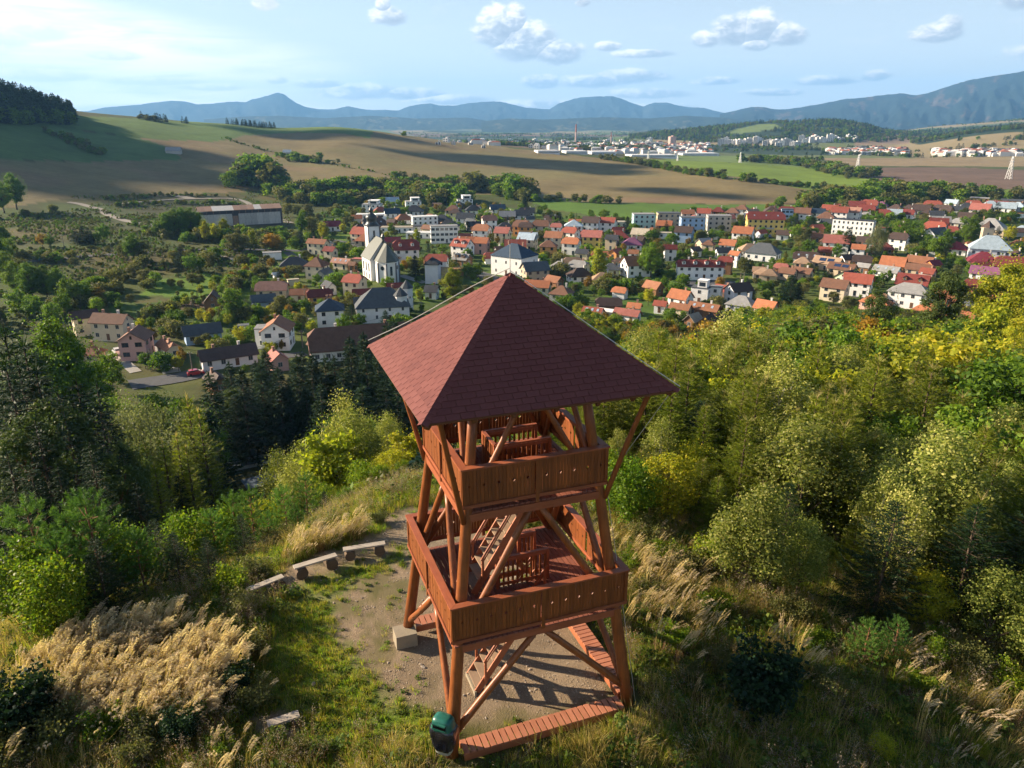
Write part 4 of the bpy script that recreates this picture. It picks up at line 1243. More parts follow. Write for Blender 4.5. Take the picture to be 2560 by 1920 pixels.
def conifer(seed, h, r, whorls, per, spray, tl, tw_, mat, bark, bare=.05, up=.25, droop=.45, pw=.85, irr=.2, larch=False, dens=1.0, leader=.06):
 """returns (trunk mesh, crown mesh). The crown is real branches carrying flat sprays."""
 g = np.random.default_rng(seed)
 tb = MB()
 lean = g.normal(size=2) * h * .006
 tb.tube([(0, 0, -h * .03), (lean[0] * .3, lean[1] * .3, h * .3), (lean[0], lean[1], h * .7), (lean[0] * 1.2, lean[1] * 1.2, h * .985)], [h * .016, h * .012, h * .007, h * .0015], 7)
 B, D, L, W, S, T = [], [], [], [], [], []
 for w in range(whorls):
  f = bare + (1 - bare) * (w + g.uniform(0, .7)) / whorls
  if f > .985: continue
  z0 = h * f
  for k in range(per):
   az_ = 2 * math.pi * (k + g.uniform(-.35, .35)) / per + w * 1.1
   bl = r * ((1 - f) ** pw) * g.uniform(1 - irr * 1.4, 1 + irr) + r * .05
   if g.random() < .05: bl *= 1.25
   dr = np.array([math.cos(az_), math.sin(az_), 0.])
   pr = np.array([-dr[1], dr[0], 0.])
   n = max(3, int(spray * dens * (bl / r + .12)))
   s = g.uniform(.08, 1.0, n) ** .75
   upk = up * g.uniform(.5, 1.4); dk = droop * g.uniform(.6, 1.3)
   zz = z0 + bl * (upk * s - dk * s * s + (.28 * s ** 3 if not larch else .40 * s ** 3 * f))
   base = np.array([lean[0] * f, lean[1] * f, 0]) + dr * (bl * s)[:, None] + np.array([0, 0, 1]) * zz[:, None]
   sg = np.where(g.random(n) < .5, -1, 1)
   spread = g.uniform(.5, 1.3, n) * (1 - .55 * s)
   dv = dr * np.cos(spread)[:, None] + pr * (np.sin(spread) * sg)[:, None] + np.array([0, 0, 1]) * (g.normal(size=n) * .22 + upk * .5 - dk * s * .9)[:, None]
   if larch:
    dv[:, 2] += g.uniform(-.75, .55, n) + .5 * f
   ll = tl * g.uniform(.55, 1.25, n) * (1.15 - .45 * s)
   base = base + pr * (sg * g.uniform(0, .35, n) * bl * .25 * (1 - s))[:, None]
   B.append(base); D.append(dv); L.append(ll); W.append(np.full(n, tw_) * g.uniform(.6, 1.3, n))
   sd_ = np.cross(dv, np.array([0, 0, 1.]) + g.normal(size=(n, 3)) * .5)
   S.append(sd_)
   T.append(np.clip((s - .70) * 2.4, 0, 1) * np.clip((f - .35) * 1.6, 0, 1) * (g.random(n) < .6))
   # branch wood
   if bl > r * .25 and k % 2 == 0:
    e = s.argmax()
    tb.tube([(lean[0] * f, lean[1] * f, z0), tuple(base[e])], [h * .0022, h * .0008], 3, cap=False)
 # leader and upper shoots
 n = 26
 zt = h * g.uniform(.90, 1.0, n)
 B.append(np.stack([np.zeros(n) + lean[0], np.zeros(n) + lean[1], zt], 1)); an = g.uniform(0, 6.28, n)
 D.append(np.stack([np.cos(an) * .5, np.sin(an) * .5, g.uniform(.6, 1.6, n)], 1)); L.append(np.full(n, h * leader) * g.uniform(.5, 1.2, n)); W.append(np.full(n, tw_ * .8))
 S.append(g.normal(size=(n, 3))); T.append(np.full(n, 1.0))
 B, D, L, W, S, T = [np.concatenate(q_) for q_ in (B, D, L, W, S, T)]
 crown = tris_mesh('crown', B, D, L, W, mat, S, T, g)
 return tb.mesh('trunk', bark, True), crown
def tuft_pine(seed, h, r, whorls, per, mat, bark, tuft=.30, nt_=70, tw_=.016):
 """young pine: upturned branches ending in bottle-brush tufts"""
 g = np.random.default_rng(seed)
 tb = MB(); tb.tube([(0, 0, -.1), (g.normal() * .05, g.normal() * .05, h * .5), (0, 0, h)], [h * .016, h * .011, h * .004], 7)
 B, D, L = [], [], []
 def brush(p, d, ln, n):
  t = g.random(n)
  b = p + d * (t * ln)[:, None]
  rd = np.cross(d, rand_dirs(n, g)); rd /= np.linalg.norm(rd, axis=1, keepdims=True)
  B.append(b); D.append(rd * .85 + d * .75); L.append(tuft * .42 * g.uniform(.7, 1.2, n))
 for w in range(whorls):
  f = .10 + .90 * (w + .5) / whorls
  for k in range(per):
   a = 2 * math.pi * (k + g.uniform(-.3, .3)) / per + w * .9
   bl = r * (1 - f) ** .65 * g.uniform(.7, 1.1) + .08
   dr = np.array([math.cos(a), math.sin(a), 0.])
   p0 = np.array([0, 0, h * f])
   p1 = p0 + dr * bl + np.array([0, 0, bl * .42])
   tb.tube([tuple(p0), tuple((p0 + p1) / 2 - np.array([0, 0, bl * .05])), tuple(p1)], [.016, .011, .007], 4, cap=False)
   m_ = max(1, int(bl / .22))
   for j in range(m_ + 1):
    t = .25 + .75 * j / max(1, m_)
    pp = p0 + (p1 - p0) * t
    sd = np.array([-dr[1], dr[0], 0]) * g.choice([-1, 1]) * (.9 if j < m_ else .1)
    d = dr * .5 + sd * .7 + np.array([0, 0, .7]); d /= np.linalg.norm(d)
    brush(pp, d, tuft * g.uniform(.7, 1.2), nt_)
 brush(np.array([0, 0, h * .93]), np.array([0, 0, 1.]), tuft * 1.8, nt_ * 2)
 B, D, L = [np.concatenate(q_) for q_ in (B, D, L)]
 return tb.mesh('trunk', bark, True), tris_mesh('crown', B, D, L, np.full(len(B), tw_), mat, None, None, g)
def broadleaf(seed, h, r, nleaf, leaf, mat, bark, bole=.25, lobes=22, shape=1.0, squash=1.0, lobe_r=.34, topy=.85, pend=0.0, upright=False):
 """limbs fork from a bole and each ends in a clump of leaves; gaps are left between the clumps"""
 g = np.random.default_rng(seed)
 tb = MB()
 zc = h * (bole + (1 - bole) * .5)
 C_, Rr = [], []
 hv = h * (1 - bole) / 2
 tries = 0
 while len(C_) < lobes and tries < 4000:
  tries += 1
  u = rand_dirs(1, g)[0] * g.uniform(.25, 1) ** .5
  k = 1.0
  if u[2] > 0: k = 1 - (1 - topy) * u[2]
  p = np.array([u[0] * r * k * .80, u[1] * r * k * .80, zc + u[2] * hv * .80 * squash])
  lr = r * lobe_r * g.uniform(.6, 1.25)
  if all(np.linalg.norm(p - q_) > .55 * (lr + s_) for q_, s_ in zip(C_, Rr)) or tries > 2500:
   C_.append(p); Rr.append(lr)
 tb.tube([(0, 0, -h * .03), (g.normal() * h * .006, g.normal() * h * .006, h * bole * .6), (0, 0, h * (bole + .1))], [h * .022, h * .017, h * .013], 8)
 fork = np.array([0, 0, h * (bole + .05)])
 for p, lr in zip(C_, Rr):
  m1 = fork * .5 + p * .5 + np.array([0, 0, (p[2] - fork[2]) * .12]) + g.normal(size=3) * r * .04
  st = fork + np.array([0, 0, max(0, p[2] - fork[2]) * .35])
  tb.tube([tuple(st), tuple(m1), tuple(p)], [h * .007, h * .004, h * .0015], 5, cap=False)
 c, nn, sz = [], [], []
 tot = sum(x ** 2 for x in Rr)
 for p, lr in zip(C_, Rr):
  n = int(nleaf * lr ** 2 / tot)
  d = rand_dirs(n, g)
  rad = lr * (g.random(n) ** .45) * (1 + .28 * np.sin(d[:, 0] * 6 + p[0]) * np.cos(d[:, 1] * 7 + p[1]))
  q_ = p + d * rad[:, None] * np.array([1, 1, .82])
  if pend: q_[:, 2] -= pend * (g.random(n) ** 2) * lr * 2 * (rad / lr)
  if upright: q_[:, 2] += (g.random(n) ** 2) * lr * 1.2
  c.append(q_)
  o = d + g.normal(size=(n, 3)) * .75 + np.array([0, 0, .35])
  nn.append(o / np.linalg.norm(o, axis=1, keepdims=True))
  sz.append(leaf * g.uniform(.6, 1.3, n))
 # stray twigs that break the outline
 n = int(nleaf * .05)
 d = rand_dirs(n, g); d[:, 2] = d[:, 2] * .9
 c.append(np.array([0, 0, zc]) + d * np.array([r, r, hv * squash]) * g.uniform(.85, 1.12, (n, 1))); nn.append(rand_dirs(n, g)); sz.append(leaf * g.uniform(.6, 1.1, n))
 c, nn, sz = np.concatenate(c), np.concatenate(nn), np.concatenate(sz)
 return tb.mesh('trunk', bark, True), leaves_mesh('crown', c, nn, sz, mat, g)
def bush(seed, h, r, nleaf, leaf, mat, stems=7):
 g = np.random.default_rng(seed)
 tb = MB(); c, nn = [], []
 for k in range(stems):
  a = g.uniform(0, 6.28); rr2 = r * g.uniform(.2, .8)
  top = np.array([math.cos(a) * rr2, math.sin(a) * rr2, h * g.uniform(.6, 1.0)])
  tb.tube([(math.cos(a) * .05, math.sin(a) * .05, -.1), tuple(top * np.array([.55, .55, .5])), tuple(top)], [.02 * h / 1.5, .013 * h / 1.5, .005], 5, cap=False)
  n = nleaf // stems
  t = g.uniform(.25, 1.05, n)
  p = top * np.stack([t ** 1.2, t ** 1.2, t], 1) + g.normal(size=(n, 3)) * np.array([r * .22, r * .22, h * .09]) * (1.1 - .35 * t[:, None])
  p[:, 2] = np.maximum(p[:, 2], .05)
  c.append(p); o = g.normal(size=(n, 3)) + np.array([0, 0, .9]); nn.append(o / np.linalg.norm(o, axis=1, keepdims=True))
 c, nn = np.concatenate(c), np.concatenate(nn)
 return tb.mesh('stems', BARK, True), leaves_mesh('foliage', c, nn, leaf * g.uniform(.6, 1.3, len(c)), mat, g, 1.35)
K = {}
K['spruce'] = [conifer(1, 10, 2.3, 36, 8, 40, .33, .058, L_SPRUCE, BARK), conifer(2, 10, 1.9, 38, 8, 38, .31, .055, L_SPRUCE, BARK, irr=.28)]
K['far_spruce'] = [conifer(51 + i, 10, 2.5, 26, 9, 36, .50, .12, L_SPRUCE, BARK, irr=.25) for i in range(2)]
K['near_spruce'] = [conifer(3, 4.6, 1.7, 24, 9, 60, .19, .026, L_SPRUCE, BARK, up=.35, droop=.30, dens=1.2)]
K['larch'] = [conifer(4 + i, 6.5, 1.9, 30, 8, 84, .27, .036, L_LARCH, BARK, up=.55, droop=.30, larch=True, pw=.75, irr=.35, leader=.13) for i in range(3)]
K['far_larch'] = [conifer(8 + i, 10, 1.7, 34, 8, 46, .30, .05, L_LARCH, BARK, up=.45, droop=.35, larch=True, irr=.3, leader=.035) for i in range(2)]
K['pine'] = [tuft_pine(10, 2.6, 1.0, 7, 6, L_PINE, BARK_PINE), tuft_pine(11, 3.2, 1.1, 8, 6, L_PINE, BARK_PINE)]
def scots(seed, h):
 t, c = broadleaf(seed, h, h * .17, 13000, .13, L_SCOTS, BARK_PINE, bole=.46, lobes=19, squash=.95, lobe_r=.36)
 return t, c
K['scots'] = [scots(12, 14), scots(13, 16)]
K['broad'] = [broadleaf(20 + i, 9, 3.5, 4200, .26, L_GREEN, BARK, bole=.16) for i in range(2)]
K['broad_y'] = [broadleaf(23, 9, 3.1, 4200, .25, L_YELLOW, BARK, bole=.14, lobes=20)]
K['broad_a'] = [broadleaf(25, 8, 2.9, 3800, .24, L_AUTUMN, BARK, bole=.16)]
K['broad_o'] = [broadleaf(26, 8, 3.4, 3800, .26, L_OLIVE, BARK, bole=.10, lobes=24)]
K['column'] = [broadleaf(27, 12, 2.2, 4200, .27, L_YELLOW, BARK, bole=.08, lobes=26, lobe_r=.42)]
K['willow'] = [broadleaf(28, 9, 4.2, 20000, .11, L_WILLOW, BARK, bole=.10, lobes=30, lobe_r=.28, pend=.4)]
K['lime'] = [broadleaf(29, 17, 4.6, 34000, .17, L_GREEN, BARK, bole=.10, lobes=60, lobe_r=.24, topy=.6), broadleaf(30, 17, 3.9, 30000, .17, L_YELLOW, BARK, bole=.10, lobes=50, lobe_r=.26, topy=.6)]
K['birch'] = [broadleaf(31 + i, 7.5, 1.55, 8200, .085, L_BIRCH, BARK_BIRCH, bole=.08, lobes=30, lobe_r=.42, topy=.45, pend=.25, upright=True) for i in range(2)]
K['near_birch'] = [broadleaf(34, 4.6, 1.9, 12000, .07, L_BIRCH, BARK, bole=.02, lobes=17, lobe_r=.36, topy=.6, upright=True), broadleaf(39, 4.6, 1.7, 11000, .07, L_BIRCH, BARK, bole=.02, lobes=14, lobe_r=.38, topy=.5, upright=True)]
K['sapling'] = [broadleaf(35, 3.2, 1.3, 5200, .075, L_BRIGHT, BARK, bole=.05, lobes=18, lobe_r=.42, topy=.6, upright=True), broadleaf(36, 3.4, 1.2, 5000, .07, L_YELLOW, BARK, bole=.05, lobes=18, lobe_r=.42, topy=.6)]
K['thuja'] = [broadleaf(37, 5, .85, 1700, .16, L_GREEN, BARK, bole=.02, lobes=14, lobe_r=.6, topy=.3)]
K['shrub'] = [bush(40, 1.5, 1.1, 3800, .085, L_BRIGHT, 9), bush(41, 1.4, 1.2, 3600, .08, L_OLIVE, 9)]
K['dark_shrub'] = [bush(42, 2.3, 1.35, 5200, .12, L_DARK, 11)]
K['far_bush'] = [broadleaf(43, 3.2, 2.1, 1500, .26, L_OLIVE, BARK, bole=.02, lobes=12, lobe_r=.45), broadleaf(44, 3.2, 2.1, 1500, .26, L_GREEN, BARK, bole=.02, lobes=12, lobe_r=.45)]
K['tiny'] = [broadleaf(45, 6, 2.6, 420, .62, L_GREEN, BARK, bole=.08, lobes=9, lobe_r=.5), broadleaf(46, 6, 2.4, 420, .60, L_OLIVE, BARK, bole=.08, lobes=9, lobe_r=.5), conifer(47, 8, 2.0, 12, 6, 7, 1.2, .5, L_SPRUCE, BARK)]
KH = {'spruce': 10, 'far_spruce': 10, 'near_spruce': 4.6, 'larch': 6.5, 'far_larch': 10, 'pine': 2.9, 'scots': 15, 'broad': 9, 'broad_y': 9, 'broad_a': 8, 'broad_o': 8, 'column': 12, 'willow': 9, 'lime': 17,
  'birch': 7.5, 'near_birch': 4.6, 'sapling': 3.3, 'thuja': 5, 'shrub': 1.45, 'dark_shrub': 2.3, 'far_bush': 3.2, 'tiny': 6}
OBN = {'spruce': 'spruce_tree', 'far_spruce': 'spruce_tree', 'near_spruce': 'spruce_tree', 'larch': 'larch_tree', 'far_larch': 'larch_tree', 'pine': 'young_pine', 'scots': 'scots_pine', 'broad': 'broadleaf_tree', 'broad_y': 'broadleaf_tree',
  'broad_a': 'broadleaf_tree', 'broad_o': 'broadleaf_tree', 'column': 'columnar_tree', 'willow': 'willow_tree', 'lime': 'lime_tree', 'birch': 'birch_tree', 'near_birch': 'birch_tree', 'sapling': 'sapling',
  'thuja': 'thuja', 'shrub': 'shrub', 'dark_shrub': 'shrub', 'far_bush': 'bush', 'tiny': 'broadleaf_tree'}
LOOK = {'spruce': 'dark green spruce', 'near_spruce': 'dense dark young spruce', 'larch': 'feathery yellow-green larch', 'far_larch': 'slender yellow-green larch', 'pine': 'young bright green pine',
  'scots': 'tall bare-trunked scots pine', 'broad': 'round green leafy tree', 'broad_y': 'yellowing leafy tree', 'broad_a': 'orange-brown autumn tree', 'broad_o': 'olive green spreading tree',
  'column': 'tall narrow leafy tree', 'willow': 'grey-green willow', 'lime': 'big full-crowned tree', 'birch': 'thin pale-leaved birch', 'near_birch': 'bushy birch with glinting leaves',
  'sapling': 'bright green sapling', 'thuja': 'narrow columnar thuja', 'shrub': 'leafy green shrub', 'dark_shrub': 'dark broad-leaved shrub', 'far_bush': 'round olive bush', 'tiny': 'small round tree'}
PLANTS = []                 # (object, look, group) labelled at the end
def plant(kind, x, y, h, var=None, sx=1.0, label=None, z=None, look=None, group=None):
 if kind == 'sapling' and h > 4: h *= .65
 if h > 13 and kind in ('broad', 'broad_o', 'broad_a', 'broad_y', 'willow'):
  look = look or LOOK[kind]; var = 1 if kind == 'broad_y' else 0; sx *= 1.15 if kind != 'willow' else .55; kind = 'lime' if kind != 'willow' else 'willow'
 if kind == 'spruce' and math.hypot(x, y) > 100: kind = 'far_spruce'; look = look or LOOK['spruce']; sx *= 1.1
 vs = K[kind]; tm, cm = vs[(len(PLANTS) if var is None else var) % len(vs)]
 s = h / KH[kind]
 o = empty(OBN[kind], (x, y, (hz(x, y) if z is None else z) - .05 * min(1, s)), float(rng.uniform(0, 6.28)))
 o.scale = (s * sx, s * sx, s)
 obj(tm.name.split('.')[0], tm, o); obj(cm.name.split('.')[0], cm, o)
 cat = 'shrub' if kind in ('shrub', 'dark_shrub', 'far_bush') else 'tree'
 tag(o, label, cat, group)
 PLANTS.append([o, look or LOOK[kind], label])
 return o
def plant_px(kind, u, vtop, dist, **kw):
 """tree whose top meets the photo pixel (display px) at horizontal distance dist"""
 u, vtop = u * D2P, vtop * D2P
 dx, dy, dz = ray(u, vtop)
 t = dist / math.hypot(dx, dy)
 x, y = dx * t, dy * t
 zt = CZ + dz * t
 h = zt - hz(x, y)
 if h < .4: return None
 return plant(kind, x, y, h, **kw)
# ------------------------------------------------------------------ grass and weeds: nobody could count them
def blades(seed, n, h, spread, w, lean=(0, 0), leanr=.35, mat=None, name='grass_tuft', droop=.3):
 g = np.random.default_rng(seed)
 a = g.uniform(0, 6.28, n); rr2 = spread * g.random(n) ** .6
 b = np.stack([np.cos(a) * rr2, np.sin(a) * rr2, np.full(n, -.02)], 1)
 hh = h * g.uniform(.5, 1.15, n)
 ld = np.stack([np.cos(a) * leanr * g.uniform(.3, 1.2, n) + lean[0], np.sin(a) * leanr * g.uniform(.3, 1.2, n) + lean[1]], 1)
 m1 = b + np.stack([ld[:, 0] * hh * .35, ld[:, 1] * hh * .35, hh * .6], 1)
 t1 = b + np.stack([ld[:, 0] * hh * 1.1, ld[:, 1] * hh * 1.1, hh * (1 - droop * g.random(n))], 1)
 s = rand_dirs(n, g); s[:, 2] *= .1; s /= np.linalg.norm(s, axis=1, keepdims=True)
 ww = (w * g.uniform(.6, 1.3, n))[:, None]
 V = np.stack([b - s * ww / 2, b + s * ww / 2, m1 - s * ww * .4, m1 + s * ww * .4, t1], 1).reshape(-1, 3)
 i = np.arange(n)[:, None] * 5
 Fc = np.concatenate([i + np.array([0, 1, 3]), i + np.array([0, 3, 2]), i + np.array([2, 3, 4])])
 return V, Fc
def merge(parts, name, mats):
 V = []; Fc = []; M = []; b = 0
 for v, f, m in parts:
  V.append(v); Fc.append(f + b); M.append(np.full(len(f), m)); b += len(v)
 return new_mesh(name, np.concatenate(V), np.concatenate(Fc), mats, np.concatenate(M))
G_GREEN = mat_leaf('grass_green', [(0.122, 0.181, 0.013), (0.215, 0.265, 0.020), (0.405, 0.338, 0.041)], .6, .45, objvar=.2)
G_RICH = mat_leaf('grass_rich', [(0.106, 0.216, 0.015), (0.174, 0.291, 0.022), (0.270, 0.357, 0.031)], .6, .5, objvar=.2)
G_DRY = mat_leaf('grass_dry', [(0.222, 0.169, 0.057), (0.390, 0.294, 0.107), (0.594, 0.446, 0.180)], .6, .4, objvar=.2)
G_PLUME = mat_leaf('plume', [(.56, .43, .30), (.68, .54, .40), (.80, .66, .52)], .6, .5, objvar=.12, backlight=1.15)
G_STALK = mat_leaf('stalk_brown', [(0.109, 0.065, 0.035), (0.203, 0.117, 0.058), (0.312, 0.203, 0.101)], .7, .25)
G_FORB = mat_leaf('forb', [(0.053, 0.095, 0.021), (0.098, 0.147, 0.027), (0.206, 0.207, 0.038)], .55, .4)
G_SEED = mat_leaf('seedhead', [(.26, .20, .15), (.38, .31, .25)], .7, .3)
def reed(seed, stems=5, h=1.25):
 g = np.random.default_rng(seed); P_ = []
 for k in range(stems):
  a = g.uniform(0, 6.28); r0 = .16 * g.random()
  b = np.array([math.cos(a) * r0, math.sin(a) * r0, -.03]); hh = h * g.uniform(.75, 1.1)
  dirx = np.array([1.0, g.normal() * .22, 0]); le = g.uniform(.22, .42)
  pts = []
  for t in (0, .35, .65, .82, .93, 1.0):
   pts.append(b + np.array([0, 0, hh * (t - .06 * t ** 6)]) + dirx * hh * le * t ** 2.6)
  pts = np.array(pts); s = np.array([-dirx[1], dirx[0], 0]) * .5 + np.array([.5, .5, 0]) * g.normal(); s /= np.linalg.norm(s) + 1e-6
  w = np.array([.007, .006, .005, .004, .003, .002])[:, None]
  V = np.concatenate([pts - s * w, pts + s * w]); n = len(pts)
  Fc = []
  for i in range(n - 1):
   Fc += [(i, i + n, i + n + 1), (i, i + n + 1, i + 1)]
  P_.append((V, np.array(Fc), 0))
  # feathery head
  m_ = 26
  t = g.uniform(.70, 1.0, m_)
  base = np.stack([np.interp(t, (0, .35, .65, .82, .93, 1), pts[:, j]) for j in range(3)], 1)
  dv = dirx * .75 + np.array([0, 0, .55]) - np.array([0, 0, 1]) * (t[:, None] - .7) * 2.6 + g.normal(size=(m_, 3)) * .16
  dv /= np.linalg.norm(dv, axis=1, keepdims=True)
  ln = .085 * g.uniform(.6, 1.2, m_) * (1.25 - np.abs(t - .84) * 2.8)
  sd = np.cross(dv, rand_dirs(m_, g)); sd /= np.linalg.norm(sd, axis=1, keepdims=True)
  V3 = np.stack([base - sd * .009, base + sd * .009, base + dv * ln[:, None]], 1).reshape(-1, 3)
  P_.append((V3, np.arange(m_ * 3).reshape(m_, 3), 1))
 v, f = blades(seed + 50, 26, h * .62, .2, .012, (.28, 0), .3)
 P_.append((v, f, 2))
 return merge(P_, 'reed_clump', [G_DRY, G_PLUME, G_FORB if seed % 2 else G_STALK])
def forb(seed, h=.5, n=90, leaf=.07, m=G_FORB, r=.28):
 g = np.random.default_rng(seed)
 d = rand_dirs(n, g); d[:, 2] = np.abs(d[:, 2])
 c = d * np.array([r, r, h]) * (g.random((n, 1)) ** .5)
 o = g.normal(size=(n, 3)) * .6 + np.array([0, 0, .9]); o /= np.linalg.norm(o, axis=1, keepdims=True)
 me = leaves_mesh('forb_clump', c, o, leaf * g.uniform(.5, 1.3, n), m, g, 1.5)
 return me
def stalks(seed, h=.8):
 g = np.random.default_rng(seed); P_ = []
 v, f = blades(seed, 16, h, .2, .008, (.05, 0), .3, droop=.1); P_.append((v, f, 0))
 tips = v.reshape(-1, 5, 3)[:, 4]
 n = len(tips) * 9
 b = np.repeat(tips, 9, 0) + g.normal(size=(n, 3)) * np.array([.035, .035, .05])
 dv = rand_dirs(n, g); V3 = np.stack([b, b + dv * .022, b + np.cross(dv, rand_dirs(n, g)) * .022], 1).reshape(-1, 3)
 P_.append((V3, np.arange(n * 3).reshape(n, 3), 1))
 n = 44
 b = g.normal(size=(n, 3)) * np.array([.16, .16, 0]) + np.array([0, 0, 1]) * g.uniform(.05, h * .8, (n, 1)); dv = rand_dirs(n, g)
 V3 = np.stack([b, b + dv * .05, b + np.cross(dv, rand_dirs(n, g)) * .03 + dv * .02], 1).reshape(-1, 3)
 P_.append((V3, np.arange(n * 3).reshape(n, 3), 0 if seed % 2 else 2))
 return merge(P_, 'weed_stalks', [G_STALK, G_SEED, G_FORB])
def tuft(seed, n, h, spread, w, mats, lean=(.12, 0), mix=.3, leanr=.4):
 P_ = []
 v, f = blades(seed, int(n * (1 - mix)), h, spread, w, lean, leanr); P_.append((v, f, 0))
 v, f = blades(seed + 99, int(n * mix) + 1, h * 1.15, spread, w * .8, lean, leanr); P_.append((v, f, 1))
 return merge(P_, 'grass_tuft', mats)
def scatter(name, x, y, rot, scl, idx, sources, dz=0.0):
 """one object that plants thousands of clumps with geometry nodes"""
 src = bpy.data.collections.new(name + '_sources')
 for i, me in enumerate(sources):
  o = bpy.data.objects.new('%s_%02d' % (name, i), me)
  src.objects.link(o)
 z = H(x, y) + dz
 me = bpy.data.meshes.new(name)
 me.vertices.add(len(x)); me.vertices.foreach_set('co', np.stack([x, y, z], 1).astype(np.float32).ravel())
 for nm, dt, kind in (('prot', rot, 'FLOAT_VECTOR'), ('pscl', scl, 'FLOAT_VECTOR'), ('pidx', idx, 'INT')):
  a = me.attributes.new(nm, kind, 'POINT')
  if kind == 'FLOAT_VECTOR': a.data.foreach_set('vector', np.asarray(dt, np.float32).ravel())
  else: a.data.foreach_set('value', np.asarray(dt, np.int32))
 o = obj(name, me)
 ng = bpy.data.node_groups.new(name, 'GeometryNodeTree')
 ng.interface.new_socket('Geometry', in_out='INPUT', socket_type='NodeSocketGeometry')
 ng.interface.new_socket('Geometry', in_out='OUTPUT', socket_type='NodeSocketGeometry')
 gi = ng.nodes.new('NodeGroupInput'); go = ng.nodes.new('NodeGroupOutput')
 ci = ng.nodes.new('GeometryNodeCollectionInfo'); ci.inputs[0].default_value = src
 ci.inputs['Separate Children'].default_value = True; ci.inputs['Reset Children'].default_value = True
 ip = ng.nodes.new('GeometryNodeInstanceOnPoints'); ip.inputs['Pick Instance'].default_value = True
 def na_(nm, t):
  q_ = ng.nodes.new('GeometryNodeInputNamedAttribute'); q_.data_type = t; q_.inputs['Name'].default_value = nm
  return [s for s in q_.outputs if s.enabled and s.name == 'Attribute'][0]
 L = ng.links.new
 L(gi.outputs[0], ip.inputs['Points']); L(ci.outputs[0], ip.inputs['Instance'])
 L(na_('prot', 'FLOAT_VECTOR'), ip.inputs['Rotation']); L(na_('pscl', 'FLOAT_VECTOR'), ip.inputs['Scale']); L(na_('pidx', 'INT'), ip.inputs['Instance Index'])
 L(ip.outputs[0], go.inputs[0])
 md = o.modifiers.new('scatter', 'NODES'); md.node_group = ng
 tag(o, kind='stuff')
 return o
def pts_in(poly, n):
 P_ = np.array(poly); lo, hi = P_.min(0), P_.max(0)
 x = rng.uniform(lo[0], hi[0], n * 3); y = rng.uniform(lo[1], hi[1], n * 3)
 m_ = in_poly(x, y, poly)
 return x[m_][:n], y[m_][:n]
def rs(n, s0, s1, wind=False, tilt=.08):
 rot = np.stack([rng.normal(0, tilt, n), rng.normal(0, tilt, n), rng.normal(0, .5, n) if wind else rng.uniform(0, 6.28, n)], 1)
 s = rng.uniform(s0, s1, n)
 return rot, np.stack([s, s, s * rng.uniform(.8, 1.2, n)], 1)
def tower_mask(x, y, mg=0.0):
 """inside the tower's feet"""
 c, s = math.cos(TYAW), math.sin(TYAW)
 dx, dy = x - TC.x, y - TC.y
 a, b_ = dx * c + dy * s, -dx * s + dy * c
 return (np.abs(a) < 3.05 + mg) & (np.abs(b_) < 3.05 + mg)
# short turf on and round the lawn; thin on the gravel
N = 60000
x = rng.uniform(-17, 12, N); y = rng.uniform(10, 34, N)
dm, lm = mask_at(x, y, DIRT), mask_at(x, y, LAWN)
pn = fbm(x * .9, y * .9, 91)
pr = np.clip(lm * 1.0 + .25, 0, 1) * (1 - dm) ** 2.2 + .05 * (pn > .56)
keep = (rng.random(N) < pr * (.55 + .9 * sstep(.35, .6, pn))) & ~(tower_mask(x, y, -.4) & (dm > .3))
x, y = x[keep], y[keep]
rot, scl = rs(len(x), .55, 1.25)
scatter('short_grass', x, y, rot, scl, rng.integers(0, 5, len(x)),
  [tuft(1, 26, .13, .11, .010, [G_RICH, G_GREEN]), tuft(2, 24, .17, .12, .011, [G_GREEN, G_DRY]), tuft(3, 26, .10, .12, .012, [G_RICH, G_RICH]),
   tuft(4, 22, .20, .12, .011, [G_GREEN, G_DRY], mix=.5), forb(5, .10, 34, .05, G_FORB, .13)])
# rough grass and herbs over the rest of the hilltop
N = 46000
th = rng.uniform(-46, 46, N); r = np.sqrt(rng.uniform(9 ** 2, 46 ** 2, N))
x, y = r * np.sin(np.radians(th)), r * np.cos(np.radians(th))
dm, lm = mask_at(x, y, DIRT), mask_at(x, y, LAWN)
pn = fbm(x * .35, y * .35, 93); pm = fbm(x * .16 + 5, y * .16, 95)
keep = (dm < .12) & (lm < .4) & ~tower_mask(x, y, .25) & ~in_poly(x, y, gpoly(P(640, 1300, 700, 1200, 880, 1175, 905, 1240, 880, 1340, 860, 1470, 760, 1420, 712, 1340), 0)) & (rng.random(N) < .35 + .65 * sstep(.35, .55, pn))
x, y, pn, pm = x[keep], y[keep], pn[keep], pm[keep]
u = rng.random(len(x))
dry = np.clip(sstep(.42, .58, pm) + .12 * (x > 3), 0, 1)
idx = np.where(u < .50 * dry + .10, rng.integers(0, 3, len(x)), np.where(u < .55 + .2 * dry, rng.integers(3, 6, len(x)), rng.integers(6, 11, len(x))))
rot, scl = rs(len(x), .6, 1.35)
src = [tuft(11, 44, .55, .22, .009, [G_DRY, G_GREEN], (.22, 0)), tuft(12, 44, .68, .24, .009, [G_DRY, G_DRY], (.28, 0)), tuft(13, 40, .48, .2, .010, [G_DRY, G_GREEN], (.2, 0), mix=.5),
  tuft(14, 46, .34, .22, .011, [G_GREEN, G_RICH], (.15, 0)), tuft(15, 46, .42, .22, .011, [G_GREEN, G_DRY], (.18, 0)), tuft(16, 46, .28, .24, .012, [G_RICH, G_GREEN]),
  forb(17, .38, 110, .06), forb(18, .5, 120, .075), forb(19, .30, 110, .05, L_BRIGHT), stalks(20, .75), stalks(21, .6)]
scatter('rough_grass', x, y, rot, scl, idx, src)
